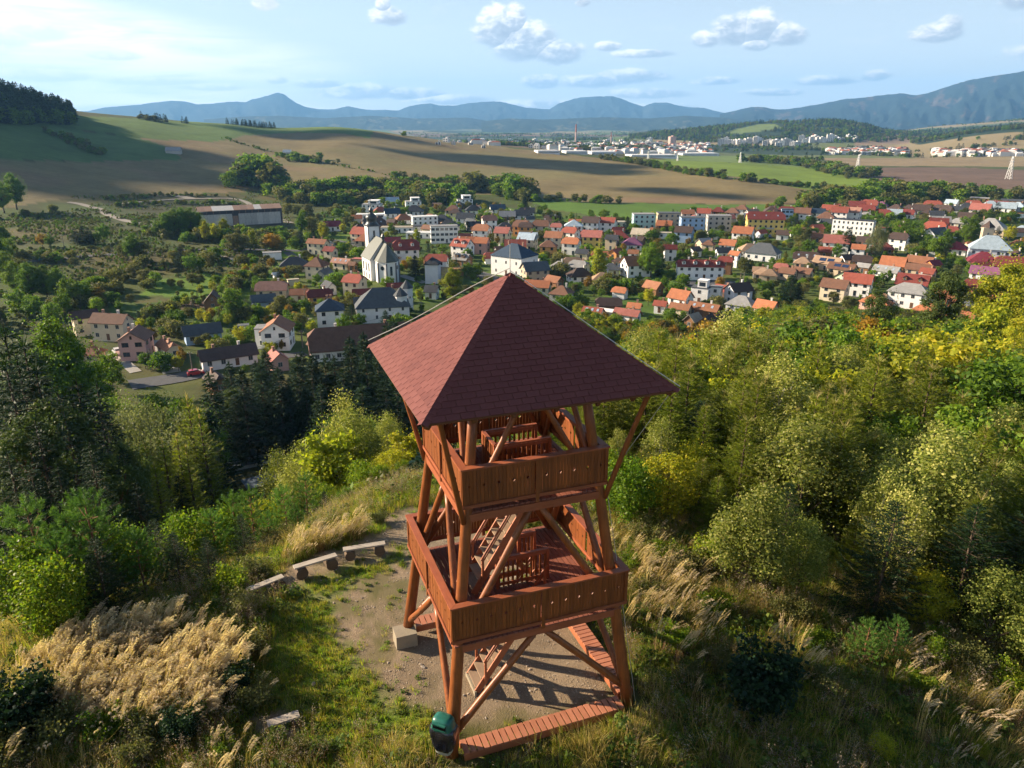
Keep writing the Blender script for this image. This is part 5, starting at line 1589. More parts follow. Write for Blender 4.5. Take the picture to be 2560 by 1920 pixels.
# the golden reed-grass patch, a strip along the bank and loose clumps to the right of the tower
reeds = [reed(31), reed(32), reed(33, 7, 1.05), reed(34, 11, 1.35)]
rp = gpoly(P(5, 1440, 60, 1385, 130, 1330, 240, 1290, 330, 1290, 420, 1330, 470, 1360, 505, 1400, 470, 1450, 450, 1500, 400, 1530, 300, 1530, 200, 1530, 110, 1500, 30, 1480), .9)
x, y = pts_in(rp, 1650)
keep = fbm(x * .9, y * .9, 97) > .36
x, y = x[keep], y[keep]
strip = gpoly(P(600, 1148, 660, 1128, 740, 1105, 790, 1100, 780, 1122, 700, 1140, 630, 1165), .8)
xs, ys = pts_in(strip, 90)
x = np.concatenate([x, xs]); y = np.concatenate([y, ys])
for (a, b_, n_, s_) in ((1440, 1300, 30, .9), (1495, 1330, 26, .8), (1380, 1200, 26, .8), (1420, 1250, 18, .9), (1730, 1390, 16, .5), (1340, 1170, 22, .9), (2130, 1530, 22, .6), (480, 1620, 18, .5), (1960, 1400, 10, .5),
      (2190, 1480, 12, .5), (1190, 1150, 8, .4), (500, 1440, 20, .5), (90, 1560, 20, .8), (1470, 1180, 20, 1.0), (1560, 1200, 20, .8)):
 cx, cy = flatpt(a * D2P, b_ * D2P + 45)
 x = np.concatenate([x, cx + rng.normal(0, s_, n_)]); y = np.concatenate([y, cy + rng.normal(0, s_ * 1.2, n_)])
rot, scl = rs(len(x), .55, 1.1, wind=True, tilt=.14)
scatter('reed_grass', x, y, rot, scl, rng.integers(0, 4, len(x)), reeds)
# loose stones on the bare ground
def pebble(seed):
 g = np.random.default_rng(seed); bm = bmesh.new(); bmesh.ops.create_icosphere(bm, subdivisions=1, radius=1)
 for v in bm.verts: v.co = Vector((v.co.x, v.co.y * .7, v.co.z * .45)) * float(g.uniform(.75, 1.2))
 me = bpy.data.meshes.new('pebble'); bm.to_mesh(me); bm.free(); me.materials.append(M_PEB); return me
M_PEB = mat_simple('pebble_stone', (.30, .24, .18), .9, .2, .35, 3, objvar=.4)
x = rng.uniform(-12, 6, 26000); y = rng.uniform(13, 31, 26000)
k_ = (mask_at(x, y, DIRT) > .45) & (rng.random(26000) < .25 + .75 * (fbm(x * .7, y * .7, 98) > .5))
x, y = x[k_], y[k_]; rot, scl = rs(len(x), .010, .034); scl *= (1 + 1.2 * (rng.random((len(x), 1)) > .96))
scatter('loose_stones', x, y, rot, scl, rng.integers(0, 3, len(x)), [pebble(i) for i in range(3)], .004)
# undergrowth on the wooded slopes
N = 15000
th = rng.uniform(-50, 50, N); r = np.sqrt(rng.uniform(38 ** 2, 135 ** 2, N))
x, y = r * np.sin(np.radians(th)), r * np.cos(np.radians(th))
court_c = ground(625, 1163)
keep = np.hypot(x - court_c[0] - 4, y - court_c[1]) > 17
x, y = x[keep], y[keep]
rot, scl = rs(len(x), 1.4, 3.2)
scatter('undergrowth', x, y, rot, scl, rng.integers(0, 5, len(x)), [forb(41, .42, 120, .10), forb(42, .5, 120, .11, L_OLIVE), forb(43, .4, 120, .10, L_GREEN), tuft(44, 40, .5, .28, .02, [G_DRY, G_GREEN]), forb(45, .5, 130, .1, L_DARK)])
# ------------------------------------------------------------------ trees and shrubs one can point at, near ones first
def plant_base(kind, u, v, h, **kw):
 x, y = ground(u * D2P, v * D2P)
 return plant(kind, x, y, h, **kw)
TS = 'trees on the slope '
plant_base('pine', 1865, 1432, 1.75, label='young twin-crowned pine with upright bottle-brush tips in the grass right of the tower', var=0, sx=1.15)
plant_base('pine', 1925, 1428, 1.45, label='smaller young pine touching the upright pine right of the tower', var=1, sx=1.1)
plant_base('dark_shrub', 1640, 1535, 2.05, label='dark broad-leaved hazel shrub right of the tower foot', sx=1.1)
plant_base('near_birch', 1625, 1275, 4.1, label='bushy birch glinting in the sun between tower and dark spruce', sx=1.15)
plant_base('near_birch', 1720, 1285, 3.2, label='lower bushy birch touching the dark spruce on its left')
plant_base('near_spruce', 1885, 1330, 4.7, label='dense dark green young spruce in the middle of the right-hand slope', sx=1.15)
plant_base('near_spruce', 2060, 1345, 4.9, label='dark spruce in deep shade right of the big green spruce', sx=1.1)
plant_base('near_spruce', 2200, 1350, 5.6, label='dark spruce cut by the right edge of the view', sx=1.1)
plant_base('sapling', 1995, 1350, 2.6, var=1, label='yellow-green maple sapling glowing between the dark spruces')
plant_base('sapling', 1900, 1640, 1.0, var=1, label='small yellow sapling in the shade near the bottom right corner')
plant_base('sapling', 2110, 1640, .8, var=1, label='tiny yellow-leaved seedling at the lower right')
plant_base('sapling', 1345, 1135, 3.4, var=0, label='bright green sapling right behind the upper platform corner')
plant_base('sapling', 1300, 1090, 3.0, var=0, label='bright green sapling seen through the braces behind the tower')
plant_base('sapling', 1440, 1120, 3.6, var=1, label='leafy yellow-green sapling right of the roof strut')
plant_base('shrub', 1560, 1450, .8, var=1); plant_base('shrub', 1460, 1400, .8, var=0); plant_base('shrub', 1790, 1500, .8, var=1)
plant_base('shrub', 2080, 1450, 1.0, var=1); plant_base('shrub', 2190, 1500, 1.0, var=0); plant_base('shrub', 1990, 1500, .8, var=0)
for (u, v, h, k) in ((530, 1330, 1.0, 1), (500, 1280, 1.0, 0), (560, 1250, .9, 1), (540, 1420, .9, 1), (500, 1480, .9, 0), (600, 1180, 1.0, 1), (540, 1190, 1.2, 0), (700, 1150, .7, 1), (420, 1560, .9, 0), (330, 1580, .9, 1),
      (240, 1600, 1.0, 0), (130, 1610, 1.1, 1), (60, 1560, 1.3, 0), (560, 1520, .8, 1), (20, 1650, 1.2, 1), (300, 1640, .8, 1), (480, 1640, .7, 0), (640, 1640, .6, 1), (820, 1130, .6, 1)):
 plant_base('shrub', u, v, h, var=k)
for (u, v, h, k) in ((1395, 1180, 1.1, 1), (1440, 1215, .9, 0), (1490, 1245, 1.2, 1), (1530, 1215, 1.3, 0), (1400, 1290, .8, 1), (1540, 1330, .9, 0), (1450, 1350, .7, 1), (1360, 1230, .8, 0), (1700, 1340, 1.0, 1), (1760, 1400, .7, 0), (1500, 1480, .7, 1), (2020, 1420, 1.0, 0)):
 plant_base('shrub', u, v, h, var=k)
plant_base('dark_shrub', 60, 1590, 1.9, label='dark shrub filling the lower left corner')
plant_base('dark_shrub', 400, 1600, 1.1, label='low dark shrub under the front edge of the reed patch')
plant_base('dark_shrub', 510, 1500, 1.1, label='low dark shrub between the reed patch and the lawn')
# along the brow of the hill on the left
for (u, vt, d, k, v_) in ((150, 1085, 29, 'pine', 0), (185, 1100, 28, 'pine', 1), (60, 1120, 29, 'pine', 1), (20, 1160, 28, 'sapling', 0), (115, 1150, 27, 'pine', 0), (250, 1120, 29, 'sapling', 0), (235, 1085, 32, 'sapling', 1),
       (330, 1120, 30, 'near_spruce', 0), (420, 1060, 33, 'sapling', 1), (395, 1095, 31, 'sapling', 0), (372, 1150, 28, 'near_spruce', 0), (290, 1140, 28, 'pine', 0), (455, 1120, 31, 'pine', 1), (500, 1060, 36, 'pine', 0),
       (540, 1075, 34, 'pine', 1), (470, 1085, 36, 'sapling', 0), (575, 1105, 31, 'pine', 0), (520, 1110, 31, 'near_spruce', 0), (610, 1070, 36, 'pine', 1), (640, 1095, 33, 'pine', 0), (90, 1190, 26, 'sapling', 0),
       (490, 1066, 38, 'sapling', 0), (560, 1062, 38, 'sapling', 1), (606, 1046, 40, 'pine', 0), (660, 1040, 40, 'pine', 1), (700, 1060, 38, 'near_spruce', 0), (740, 1050, 38, 'sapling', 0), (780, 1035, 38, 'sapling', 1),
       (822, 1000, 40, 'sapling', 0), (845, 960, 44, 'sapling', 1), (868, 990, 42, 'sapling', 0), (870, 920, 50, 'broad_y', 0), (690, 1000, 46, 'sapling', 0), (620, 985, 52, 'birch', 0), (650, 940, 58, 'birch', 1),
       (600, 960, 62, 'birch', 0), (680, 955, 55, 'birch', 1), (738, 838, 60, 'birch', 0), (755, 870, 56, 'birch', 1), (715, 900, 55, 'broad_y', 0), (700, 930, 60, 'birch', 1), (790, 890, 58, 'birch', 0), (770, 940, 48, 'sapling', 0),
       (830, 880, 62, 'birch', 1), (810, 930, 50, 'sapling', 1), (850, 895, 66, 'birch', 0), (200, 1160, 26, 'near_spruce', 0), (440, 1160, 27, 'near_spruce', 0)):
 plant_px(k, u, vt, d, var=v_)
# tall wood in the hollow on the left
plant_px('lime', 95, 668, 150, var=0, sx=1.0, label='huge round-crowned green tree at the left, lit from the left')
plant_px('lime', 140, 716, 146, var=0, sx=.8, label='second full crown touching the huge round tree at the left')
plant_px('spruce', 10, 712, 92, sx=1.4, label='tallest dark conifer cut by the left edge of the view')
for (u, vt, d, k) in ((32, 770, 70, 'spruce'), (78, 790, 70, 'spruce'), (120, 840, 66, 'spruce'), (52, 735, 76, 'spruce'), (8, 770, 62, 'spruce'), (100, 810, 66, 'scots'), (160, 815, 74, 'spruce'), (190, 945, 62, 'spruce'), (135, 880, 58, 'spruce'), (30, 850, 55, 'scots'), (75, 900, 52, 'spruce'), (215, 870, 84, 'spruce'),
      (245, 1000, 60, 'scots'), (60, 1000, 48, 'spruce'), (120, 1000, 50, 'spruce'), (180, 1020, 50, 'scots'), (10, 960, 50, 'spruce'), (290, 1040, 56, 'spruce'), (230, 950, 72, 'scots'),
      (310, 958, 78, 'far_larch'), (346, 946, 81, 'far_larch'), (378, 937, 83, 'far_larch'), (405, 852, 104, 'far_larch'), (432, 886, 98, 'far_larch'), (398, 960, 80, 'far_larch'), (330, 1000, 70, 'far_larch'),
      (255, 850, 112, 'willow'), (300, 846, 122, 'willow'), (222, 885, 98, 'willow'), (335, 862, 118, 'willow'), (368, 868, 114, 'willow'), (280, 890, 104, 'willow'), (330, 905, 100, 'willow'), (392, 850, 128, 'broad_o'),
      (240, 842, 128, 'broad'), (320, 838, 134, 'broad'), (450, 806, 142, 'spruce'), (500, 822, 150, 'scots'), (520, 798, 142, 'spruce'), (560, 785, 150, 'spruce'), (598, 795, 146, 'spruce'), (640, 768, 152, 'spruce'), (672, 780, 148, 'spruce'),
      (620, 830, 146, 'spruce'), (700, 770, 150, 'spruce'), (755, 728, 158, 'spruce'), (722, 770, 148, 'spruce'), (790, 760, 146, 'spruce'), (740, 800, 138, 'spruce'), (850, 690, 165, 'spruce'), (836, 700, 160, 'spruce'), (815, 760, 150, 'spruce'),
      (470, 850, 150, 'spruce'), (540, 850, 152, 'spruce'), (580, 840, 150, 'spruce'), (660, 840, 144, 'spruce'), (690, 830, 138, 'spruce'), (500, 870, 147, 'spruce'), (452, 890, 128, 'spruce'), (780, 830, 128, 'spruce'),
      (830, 820, 126, 'spruce'), (855, 800, 130, 'spruce'), (760, 860, 118, 'spruce'), (420, 1010, 92, 'spruce'), (384, 1020, 80, 'spruce'), (5, 850, 84, 'spruce'), (205, 820, 98, 'spruce'), (725, 880, 112, 'broad'), (800, 900, 100, 'broad')):
 plant_px(k, u, vt, d)
# firs filling the hollow floor
cnt = 0
while cnt < 60:
 th_, r_ = rng.uniform(-42, -28), rng.uniform(42, 92)
 x_, y_ = r_ * math.sin(R_(th_)), r_ * math.cos(R_(th_))
 if all(math.hypot(x_ - o.location.x, y_ - o.location.y) > 3.0 for o, *_ in PLANTS):
  plant(['spruce', 'spruce', 'scots', 'broad'][cnt % 4], x_, y_, float(rng.uniform(8, 14)))
 cnt += 1
cnt = 0
while cnt < 46:
 th_, r_ = rng.uniform(-22, -4), rng.uniform(141, 172)
 x_, y_ = r_ * math.sin(R_(th_)), r_ * math.cos(R_(th_))
 if all(math.hypot(x_ - o.location.x, y_ - o.location.y) > 2.6 for o, *_ in PLANTS): plant('spruce', x_, y_, float(rng.uniform(13, 19)))
 cnt += 1
# ---- the young wood on the right-hand slope
TOP_U = [1180, 1300, 1345, 1400, 1470, 1530, 1590, 1660, 1700, 1800, 1900, 2000, 2080, 2212, 2400]
TOP_V = [900, 800, 735, 680, 735, 700, 650, 650, 645, 640, 672, 680, 684, 636, 600]
edge_r = lambda th_: np.interp(th_, [0, 5, 12, 20, 28, 36, 46], [33, 33, 29, 27.5, 26, 25, 24])
placed = [(o.location.x, o.location.y) for o, *_ in PLANTS if o.location.x > -3]
def fill_right(r0, r1, n, sp, kinds, h0, h1, tries=9000):
 c = 0; t_ = 0
 while c < n and t_ < tries:
  t_ += 1
  r_ = math.sqrt(rng.uniform(r0 ** 2, r1 ** 2)); th_ = rng.uniform(1.0 if r_ > 36 else 5, 43)
  if r_ < edge_r(th_): continue
  x_, y_ = r_ * math.sin(R_(th_)), r_ * math.cos(R_(th_))
  if any((x_ - a) ** 2 + (y_ - b_) ** 2 < sp * sp for a, b_ in placed): continue
  h_ = rng.uniform(h0, h1)
  if r_ < edge_r(th_) + 2.5: h_ *= .66
  # keep below the outline that the wood has against the village
  z_ = hz(x_, y_) + h_
  w_ = y_ * math.cos(PITCH) - (z_ - CZ) * math.sin(PITCH); yy = y_ * math.sin(PITCH) + (z_ - CZ) * math.cos(PITCH)
  u_ = (1280 + F * x_ / w_) / D2P; v_ = (960 - F * yy / w_) / D2P
  lim = np.interp(u_, TOP_U, TOP_V) + 4
  if v_ < lim:
   h_ -= (lim - v_) * D2P * w_ / F
   if h_ < .45 * h0: continue
  k = kinds[int(rng.integers(0, len(kinds)))]
  plant(k, x_, y_, float(h_), sx=float(rng.uniform(1.0, 1.35)))
  placed.append((x_, y_)); c += 1
 return c
fill_right(24, 42, 95, 1.55, ['larch'] * 7 + ['birch', 'sapling', 'near_spruce', 'sapling', 'near_birch', 'birch'], 3.6, 5.8)
fill_right(42, 70, 150, 2.3, ['larch'] * 6 + ['birch', 'broad', 'broad_y', 'broad', 'broad_y', 'birch'], 5.2, 8.2)
fill_right(70, 110, 150, 3.3, ['far_larch'] * 3 + ['birch', 'far_larch', 'broad_y', 'broad', 'broad_y'], 7, 10.5)
fill_right(110, 235, 300, 5.2, ['broad', 'broad_y', 'broad_o', 'broad_a', 'broad_y', 'broad', 'far_larch', 'spruce'], 10, 16, 14000)
plant_px('scots', 2062, 556, 150, var=0, label='tallest scots pine with bare orange trunk rising over the right-hand wood')
plant_px('scots', 1905, 618, 140, var=1, label='scots pine rising in front of the big white house on the right')
plant_px('column', 2160, 632, 120, label='glowing yellow-green tree high on the right-hand wood')
plant_px('broad_y', 2212, 520, 150, label='yellow-green crown cut by the right edge over the village')
plant_px('birch', 1590, 660, 75, sx=1.3, label='pale glinting birch at the left of the right-hand wood')
plant_px('birch', 1640, 700, 68, sx=1.3, label='pale birch just right of the glinting one')
plant_px('birch', 1400, 690, 95, sx=1.3, label='pale birch standing highest behind the roof edge')
# ------------------------------------------------------------------ the village
WALLC = {'w': (.78, .77, .75), 'c': (.60, .52, .38), 'b': (.48, .39, .28), 'g': (.42, .40, .37), 'y': (.62, .46, .14), 'p': (.62, .36, .30), 'o': (.55, .27, .10), 'n': (.20, .105, .055), 't': (.36, .52, .52), 'u': (.30, .42, .60), 'l': (.50, .58, .38), 'k': (.55, .56, .60)}
WALLN = {'w': 'white', 'c': 'cream', 'b': 'beige', 'g': 'grey', 'y': 'yellow', 'p': 'pink', 'o': 'orange', 'n': 'brown', 't': 'pale teal', 'u': 'light blue', 'l': 'pale green', 'k': 'pale grey'}
ROOFC = {'r': (.27, .075, .050), 'R': (.17, .040, .032), 'o': (.36, .135, .065), 'O': (.27, .120, .065), 'n': (.165, .085, .055), 'N': (.075, .050, .042), 'd': (.040, .044, .052), 's': (.080, .088, .096), 'g': (.26, .255, .25), 'm': (.20, .035, .050),
   'p': (.34, .18, .13), 'b': (.035, .058, .09), 'B': (.34, .42, .48), 'v': (.20, .075, .14), 'w': (.62, .62, .60), 'e': (.38, .33, .25), 'a': (.30, .20, .13), 'P': (.33, .12, .095)}
ROOFN = {'r': 'red', 'R': 'dark red', 'o': 'orange', 'O': 'rusty orange', 'n': 'brown', 'N': 'dark brown', 'd': 'black', 's': 'slate grey', 'g': 'grey', 'm': 'maroon', 'p': 'pale pinkish', 'b': 'dark blue', 'B': 'pale blue', 'v': 'purple', 'w': 'white', 'e': 'beige', 'a': 'tan', 'P': 'bright pinkish red'}
WM = {k: mat_simple('render_' + WALLN[k].replace(' ', '_'), c, .9, .15, .10, .5, 0, objvar=.06) for k, c in WALLC.items()}
def roof_mat(k, c):
 m, nt, b, out = base_mat('roof_' + ROOFN[k].replace(' ', '_'), .75, .2)
 tc = nt.n('ShaderNodeTexCoord'); oi = nt.n('ShaderNodeObjectInfo')
 v = tc.outputs['Object']
 n = nt.noise(v, .7, 5, .7); n2 = nt.noise(nt.mapping(v, (6, 6, 3)), 1.0, 3, .7)
 wv = nt.n('ShaderNodeTexWave', wave_type='BANDS', bands_direction='Z'); wv.inputs['Scale'].default_value = 1.1; wv.inputs['Distortion'].default_value = .5
 nt.l(v, wv.inputs['Vector'])
 f = nt.math('ADD', nt.math('MULTIPLY', n, .55), nt.math('ADD', nt.math('MULTIPLY', n2, .35), nt.math('MULTIPLY', wv.outputs['Fac'], .10)))
 lo = tuple(x * .62 for x in c); hi = tuple(min(1, x * 1.35) for x in c)
 col = nt.ramp(f, [(.3, lo), (.72, hi)])
 kf = nt.math('MULTIPLY_ADD', oi.outputs['Random'], .36, .80)
 nt.l(nt.mix(1.0, col, nt_gray(nt, kf), blend='MULTIPLY'), b.inputs['Base Color'])
 return m
RM = {k: roof_mat(k, c) for k, c in ROOFC.items()}
M_GLASS = mat_simple('window_glass', (.030, .040, .055), .12, .6, .3, 1.0, objvar=.5)
M_FRAME = mat_simple('window_frame', (.42, .40, .37), .6, .3, .1, 2)
M_FRAMEB = mat_simple('window_frame_brown', (.12, .07, .04), .6, .3, .1, 2)
M_CHIM = mat_simple('chimney_brick', (.34, .20, .14), .9, .2, .25, 3)
M_CHIMW = mat_simple('chimney_render', (.60, .57, .52), .9, .2, .2, 3)
M_DOOR = mat_simple('door_wood', (.13, .07, .04), .6, .3, .2, 3)
M_SKYL = mat_simple('skylight_glass', (.30, .36, .44), .15, .6, .1, 3)
M_SOLAR = mat_simple('solar_panel_blue', (.02, .035, .08), .15, .6, .1, 3)
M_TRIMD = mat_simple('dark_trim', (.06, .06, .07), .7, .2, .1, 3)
def window_mesh(w, h, mf):
 mb = MB()
 t = .07
 for c, d in (((0, -.02, h / 2 - t / 2), (w, .05, t)), ((0, -.02, -h / 2 + t / 2), (w + .1, .09, t)), ((-w / 2 + t / 2, -.02, 0), (t, .05, h - 2 * t)), ((w / 2 - t / 2, -.02, 0), (t, .05, h - 2 * t)), ((0, -.018, 0), (t * .8, .04, h - 2 * t))):
  mb.box(c, d, m=0)
 mb.box((0, -.006, 0), (w - .04, .02, h - .04), m=1)
 return mb.mesh('window', [mf, M_GLASS])
WIN = {(w, h, f): window_mesh(w, h, M_FRAME if f == 0 else M_FRAMEB) for w in (.8, 1.2, 1.8) for h in (1.3,) for f in (0, 1)}
WIN[(.5, .7, 0)] = window_mesh(.5, .7, M_FRAME)
DOORM = MB().box((0, -.03, 0), (1.0, .06, 2.0)).mesh('door', M_DOOR)
HOUSES = []
def roof_solid(L, W, hgt, kind, ov, z, th=.16):
 """gable, hip, half-hip, pyramid or flat roof as one thick skin; ridge along x"""
 l, w = L / 2 + ov, W / 2 + ov
 e = -hgt * ov / (W / 2)
 if kind == 'f':
  mb = MB(); mb.box((0, 0, z + .16), (L + .3, W + .3, .32)); return mb
 if kind == 'g':
  T = [(-l, -w, e), (l, -w, e), (l, 0, hgt), (-l, 0, hgt), (-l, w, e), (l, w, e)]
  F_ = [(0, 1, 2, 3), (3, 2, 5, 4)]; rim = [0, 1, 2, 5, 4, 3]
 elif kind == 'x':                       # half hip
  k = .62; a = l - w * .38
  T = [(-l, -w, e), (l, -w, e), (l, -w * (1 - k), e + (hgt - e) * k), (a, 0, hgt), (-a, 0, hgt), (-l, -w * (1 - k), e + (hgt - e) * k), (-l, w, e), (l, w, e), (l, w * (1 - k), e + (hgt - e) * k), (-l, w * (1 - k), e + (hgt - e) * k)]
  F_ = [(0, 1, 2, 3, 4, 5), (6, 9, 4, 3, 8, 7), (2, 8, 3), (9, 5, 4)]; rim = [0, 1, 2, 8, 7, 6, 9, 5]
 else:
  a = max(.02, l - w) if kind == 'h' else .02
  if kind == 'h' and l <= w: a = .3
  T = [(-l, -w, e), (l, -w, e), (l, w, e), (-l, w, e), (-a, 0, hgt), (a, 0, hgt)]
  F_ = [(0, 1, 5, 4), (1, 2, 5), (2, 3, 4, 5), (3, 0, 4)]; rim = [0, 1, 2, 3]
 n = len(T)
 V = [(x, y, z + q_ + th) for x, y, q_ in T] + [(x, y, z + q_) for x, y, q_ in T]
 Fs = list(F_) + [tuple(n + i for i in reversed(f)) for f in F_]
 for i in range(len(rim)):
  a_, b_ = rim[i], rim[(i + 1) % len(rim)]
  Fs.append((a_, a_ + n, b_ + n, b_))
 mb = MB(); mb.add(V, Fs)
 return mb
def wall_solid(L, W, hw, hgt, kind):
 l, w = L / 2, W / 2
 if kind in 'gx':
  k = 1.0 if kind == 'g' else .60
  if kind == 'g':
   V = [(-l, -w, -1.5), (l, -w, -1.5), (l, w, -1.5), (-l, w, -1.5), (-l, -w, hw), (l, -w, hw), (l, w, hw), (-l, w, hw), (-l, 0, hw + hgt), (l, 0, hw + hgt)]
   Fs = [(0, 1, 5, 4), (2, 3, 7, 6), (1, 2, 6, 9, 5), (3, 0, 4, 8, 7), (4, 5, 9, 8), (6, 7, 8, 9)]
  else:
   y = w * (1 - k)
   V = [(-l, -w, -1.5), (l, -w, -1.5), (l, w, -1.5), (-l, w, -1.5), (-l, -w, hw), (l, -w, hw), (l, w, hw), (-l, w, hw), (-l, -y, hw + hgt * k), (-l, y, hw + hgt * k), (l, -y, hw + hgt * k), (l, y, hw + hgt * k)]
   Fs = [(0, 1, 5, 4), (2, 3, 7, 6), (1, 2, 6, 11, 10, 5), (3, 0, 4, 8, 9, 7), (4, 5, 10, 8), (6, 7, 9, 11), (8, 10, 11, 9)]
  mb = MB(); mb.add(V, Fs); return mb
 return MB().box((0, 0, (hw - 1.5) / 2), (L, W, hw + 1.5))
def house(x, y, yaw, L, W, st=2, roof='g', wall='w', rc='r', pitch=38, fh=2.75, windows=True, near=False, chim=1, look=None, label=None, extra=(), z=None, name='house', plinth=.5, cat='house', win_f=None, ov=.55, win_w=1.2, wgap=2.9, door=True, attic=True):
 z0 = hz(x, y) if z is None else z
 t = empty(name, (x, y, z0), yaw)
 hw = plinth + fh * st
 hgt = 0 if roof == 'f' else math.tan(R_(pitch)) * W / 2
 if roof == 'p': hgt = math.tan(R_(pitch)) * min(L, W) / 2
 wall_solid(L, W, hw, hgt - .05, roof).build('walls', WM[wall] if not callable(wall) else wall, t)
 roof_solid(L, W, hgt, roof, ov if roof != 'f' else 0, hw + (0 if roof == 'f' else .02)).build('roof', RM[rc], t)
 if roof != 'f':
  for c in range(chim):
   cx = L * (.22 if c == 0 else -.25) * (1 if roof != 'p' else .3); cy = W * .10
   ch = MB().box((0, 0, 0), (.62, .55, 1.9), m=0)
   ch.box((0, 0, 1.0), (.78, .70, .12), m=0)
   o = ch.build('chimney', M_CHIM if (len(HOUSES) + c) % 3 else M_CHIMW, t, loc=(cx, cy, hw + hgt * .92 + .2))
 fr_ = win_f if win_f is not None else (1 if wall in 'coby' and len(HOUSES) % 2 else 0)
 spots = []
 if windows:
  for f in range(st):
   zz = plinth + fh * f + 1.45
   for (n_, length, rot, ox, oy, ux, uy) in ((0, L, 0, 0, -W / 2, 1, 0), (1, W, -math.pi / 2, -L / 2, 0, 0, -1), (2, W, math.pi / 2, L / 2, 0, 0, 1), (3, L, math.pi, 0, W / 2, -1, 0)):
    # only the walls turned towards the viewer's side of the village are fitted out
    nx, ny = math.sin(rot + yaw), -math.cos(rot + yaw)
    if nx * (-x) + ny * (-y) < -.15 * math.hypot(x, y): continue
    k = max(1, int((length - .8) / wgap))
    for i in range(k):
     q_ = (i + .5) / k * length - length / 2
     if door and f == 0 and n_ == 0 and i == k // 2:
      spots.append(('door', ox + ux * q_, oy + uy * q_, plinth + .75, rot)); continue
     spots.append(('w', ox + ux * q_, oy + uy * q_, zz, rot))
  if roof in 'gx' and attic and W > 5:
   for s in (-1, 1):
    rot = s * math.pi / 2
    nx, ny = math.sin(rot + yaw), -math.cos(rot + yaw)
    if nx * (-x) + ny * (-y) > 0:
     spots.append(('a', s * L / 2, 0, hw + hgt * .32, rot))
 if near:
  for kd, a, b_, zz, rot in spots:
   if kd == 'door': obj('door', DOORM, t, (a, b_, zz + .2), (0, 0, rot))
   elif kd == 'a': obj('window', WIN[(.8, 1.3, fr_)], t, (a, b_, zz), (0, 0, rot), s=.75)
   else: obj('window', WIN[(win_w, 1.3, fr_)], t, (a, b_, zz), (0, 0, rot))
 elif spots:
  mb = MB()
  for kd, a, b_, zz, rot in spots:
   w_, h_ = (1.0, 2.0) if kd == 'door' else ((.7, .8) if kd == 'a' else (win_w, 1.3))
   c, s = math.cos(rot), math.sin(rot)
   mb.box((a + .015 * s, b_ - .015 * c, zz), (w_ + .16, .05, h_ + .16), rz=rot, m=0)
   mb.box((a + .035 * s, b_ - .035 * c, zz), (w_, .05, h_), rz=rot, m=1)
  o = mb.build('windows', [M_FRAME if fr_ == 0 else M_FRAMEB, M_GLASS], t)
  tag(o, kind='stuff')
 # extras on the roof
 for e in extra:
  if e == 'skylights' or e == 'solar' or e == 'solar2':
   n_ = 3 if e == 'skylights' else 2
   for i in range(n_):
    yy = -W * .27; zz = hw + hgt * (1 - .27 * 2) + .22
    a = math.atan2(hgt, W / 2)
    sz = (.8, 1.1) if e == 'skylights' else (L * .26, W * .30)
    o = MB().box((0, 0, 0), (sz[0], sz[1], .06)).build('skylight' if e == 'skylights' else 'solar_panel', M_SKYL if e == 'skylights' else M_SOLAR, t, loc=((i - (n_ - 1) / 2) * L * .32, yy, zz))
    o.rotation_euler = (a, 0, 0)
  if e == 'dormers':
   k = max(2, int(L / 4.5))
   for i in range(k):
    xx = (i + .5) / k * L - L / 2
    d = empty('dormer', (xx, -W * .27, hw + hgt * .36)); d.parent = t
    MB().box((0, 0, .5), (1.5, 1.7, 1.2)).build('dormer_wall', WM[wall], d)
    roof_solid(1.9, 1.5, .45, 'g', .15, 1.1).build('dormer_roof', RM[rc], d).rotation_euler = (0, 0, math.pi / 2)
    obj('window', WIN[(.8, 1.3, 0)], d, (0, -.86, .5), s=.72)
  if e == 'balcony':
   MB().box((0, -W / 2 - .6, plinth + fh + .05), (L * .45, 1.2, .14)).box((0, -W / 2 - 1.17, plinth + fh + .55), (L * .45, .06, .85)).build('balcony', WM['g'] if wall != 'g' else WM['w'], t)
  if e == 'upper':
   MB().box((L * .12, 0, hw + 1.5), (L * .55, W * .8, 2.6)).box((L * .12, 0, hw + 2.9), (L * .6, W * .88, .25)).build('upper_storey', WM[wall], t)
   MB().box((L * .12, -W * .4 - .02, hw + 1.5), (L * .35, .06, 1.5)).build('window', M_GLASS, t)
 lk = look or ''
 tag(t, label, cat)
 HOUSES.append(dict(o=t, wall=WALLN.get(wall, 'white'), roof=ROOFN[rc], kind={'g': 'gabled', 'h': 'hipped', 'x': 'half-hipped', 'p': 'pyramid', 'f': 'flat'}[roof], st=st, L=L, label=label, x=x, y=y, look=look))
 return t
ZR = {'5': (0, 450, .36166), '6': (750, 450, .27125), '7': (1300, 480, .29385), '8': (1900, 480, .29837)}
FOOT = []
def hs(reg, u, v, w, yaw, asp, st, roof, wall, rc, **kw):
 """u,v: lowest visible foot of the house in a survey sheet, w: its apparent width there; yaw of the ridge"""
 ox, oy, k = ZR[reg]
 U, Vp = ox + u * k, oy + v * k
 x, y = ground(U, Vp)
 D = math.hypot(x, y)
 yr = R_(yaw)
 a = 1.0 / asp
 L = w * k * D / F / (abs(math.cos(yr)) + a * abs(math.sin(yr))) * .97
 W = L * a
 if W > 11 and roof in 'gx' and 'keep' not in kw: W = 11
 kw.pop('keep', None)
 vd = math.atan2(x, y)
 half_d = (L * abs(math.sin(yr)) + W * abs(math.cos(yr))) / 2
 x += math.sin(vd) * half_d; y += math.cos(vd) * half_d
 near = D < 330
 t = house(x, y, yr - vd, L, W, st, roof, wall, rc, near=near, **kw)
 FOOT.append((x, y, max(L, W) * .62))
 return t
S = hs
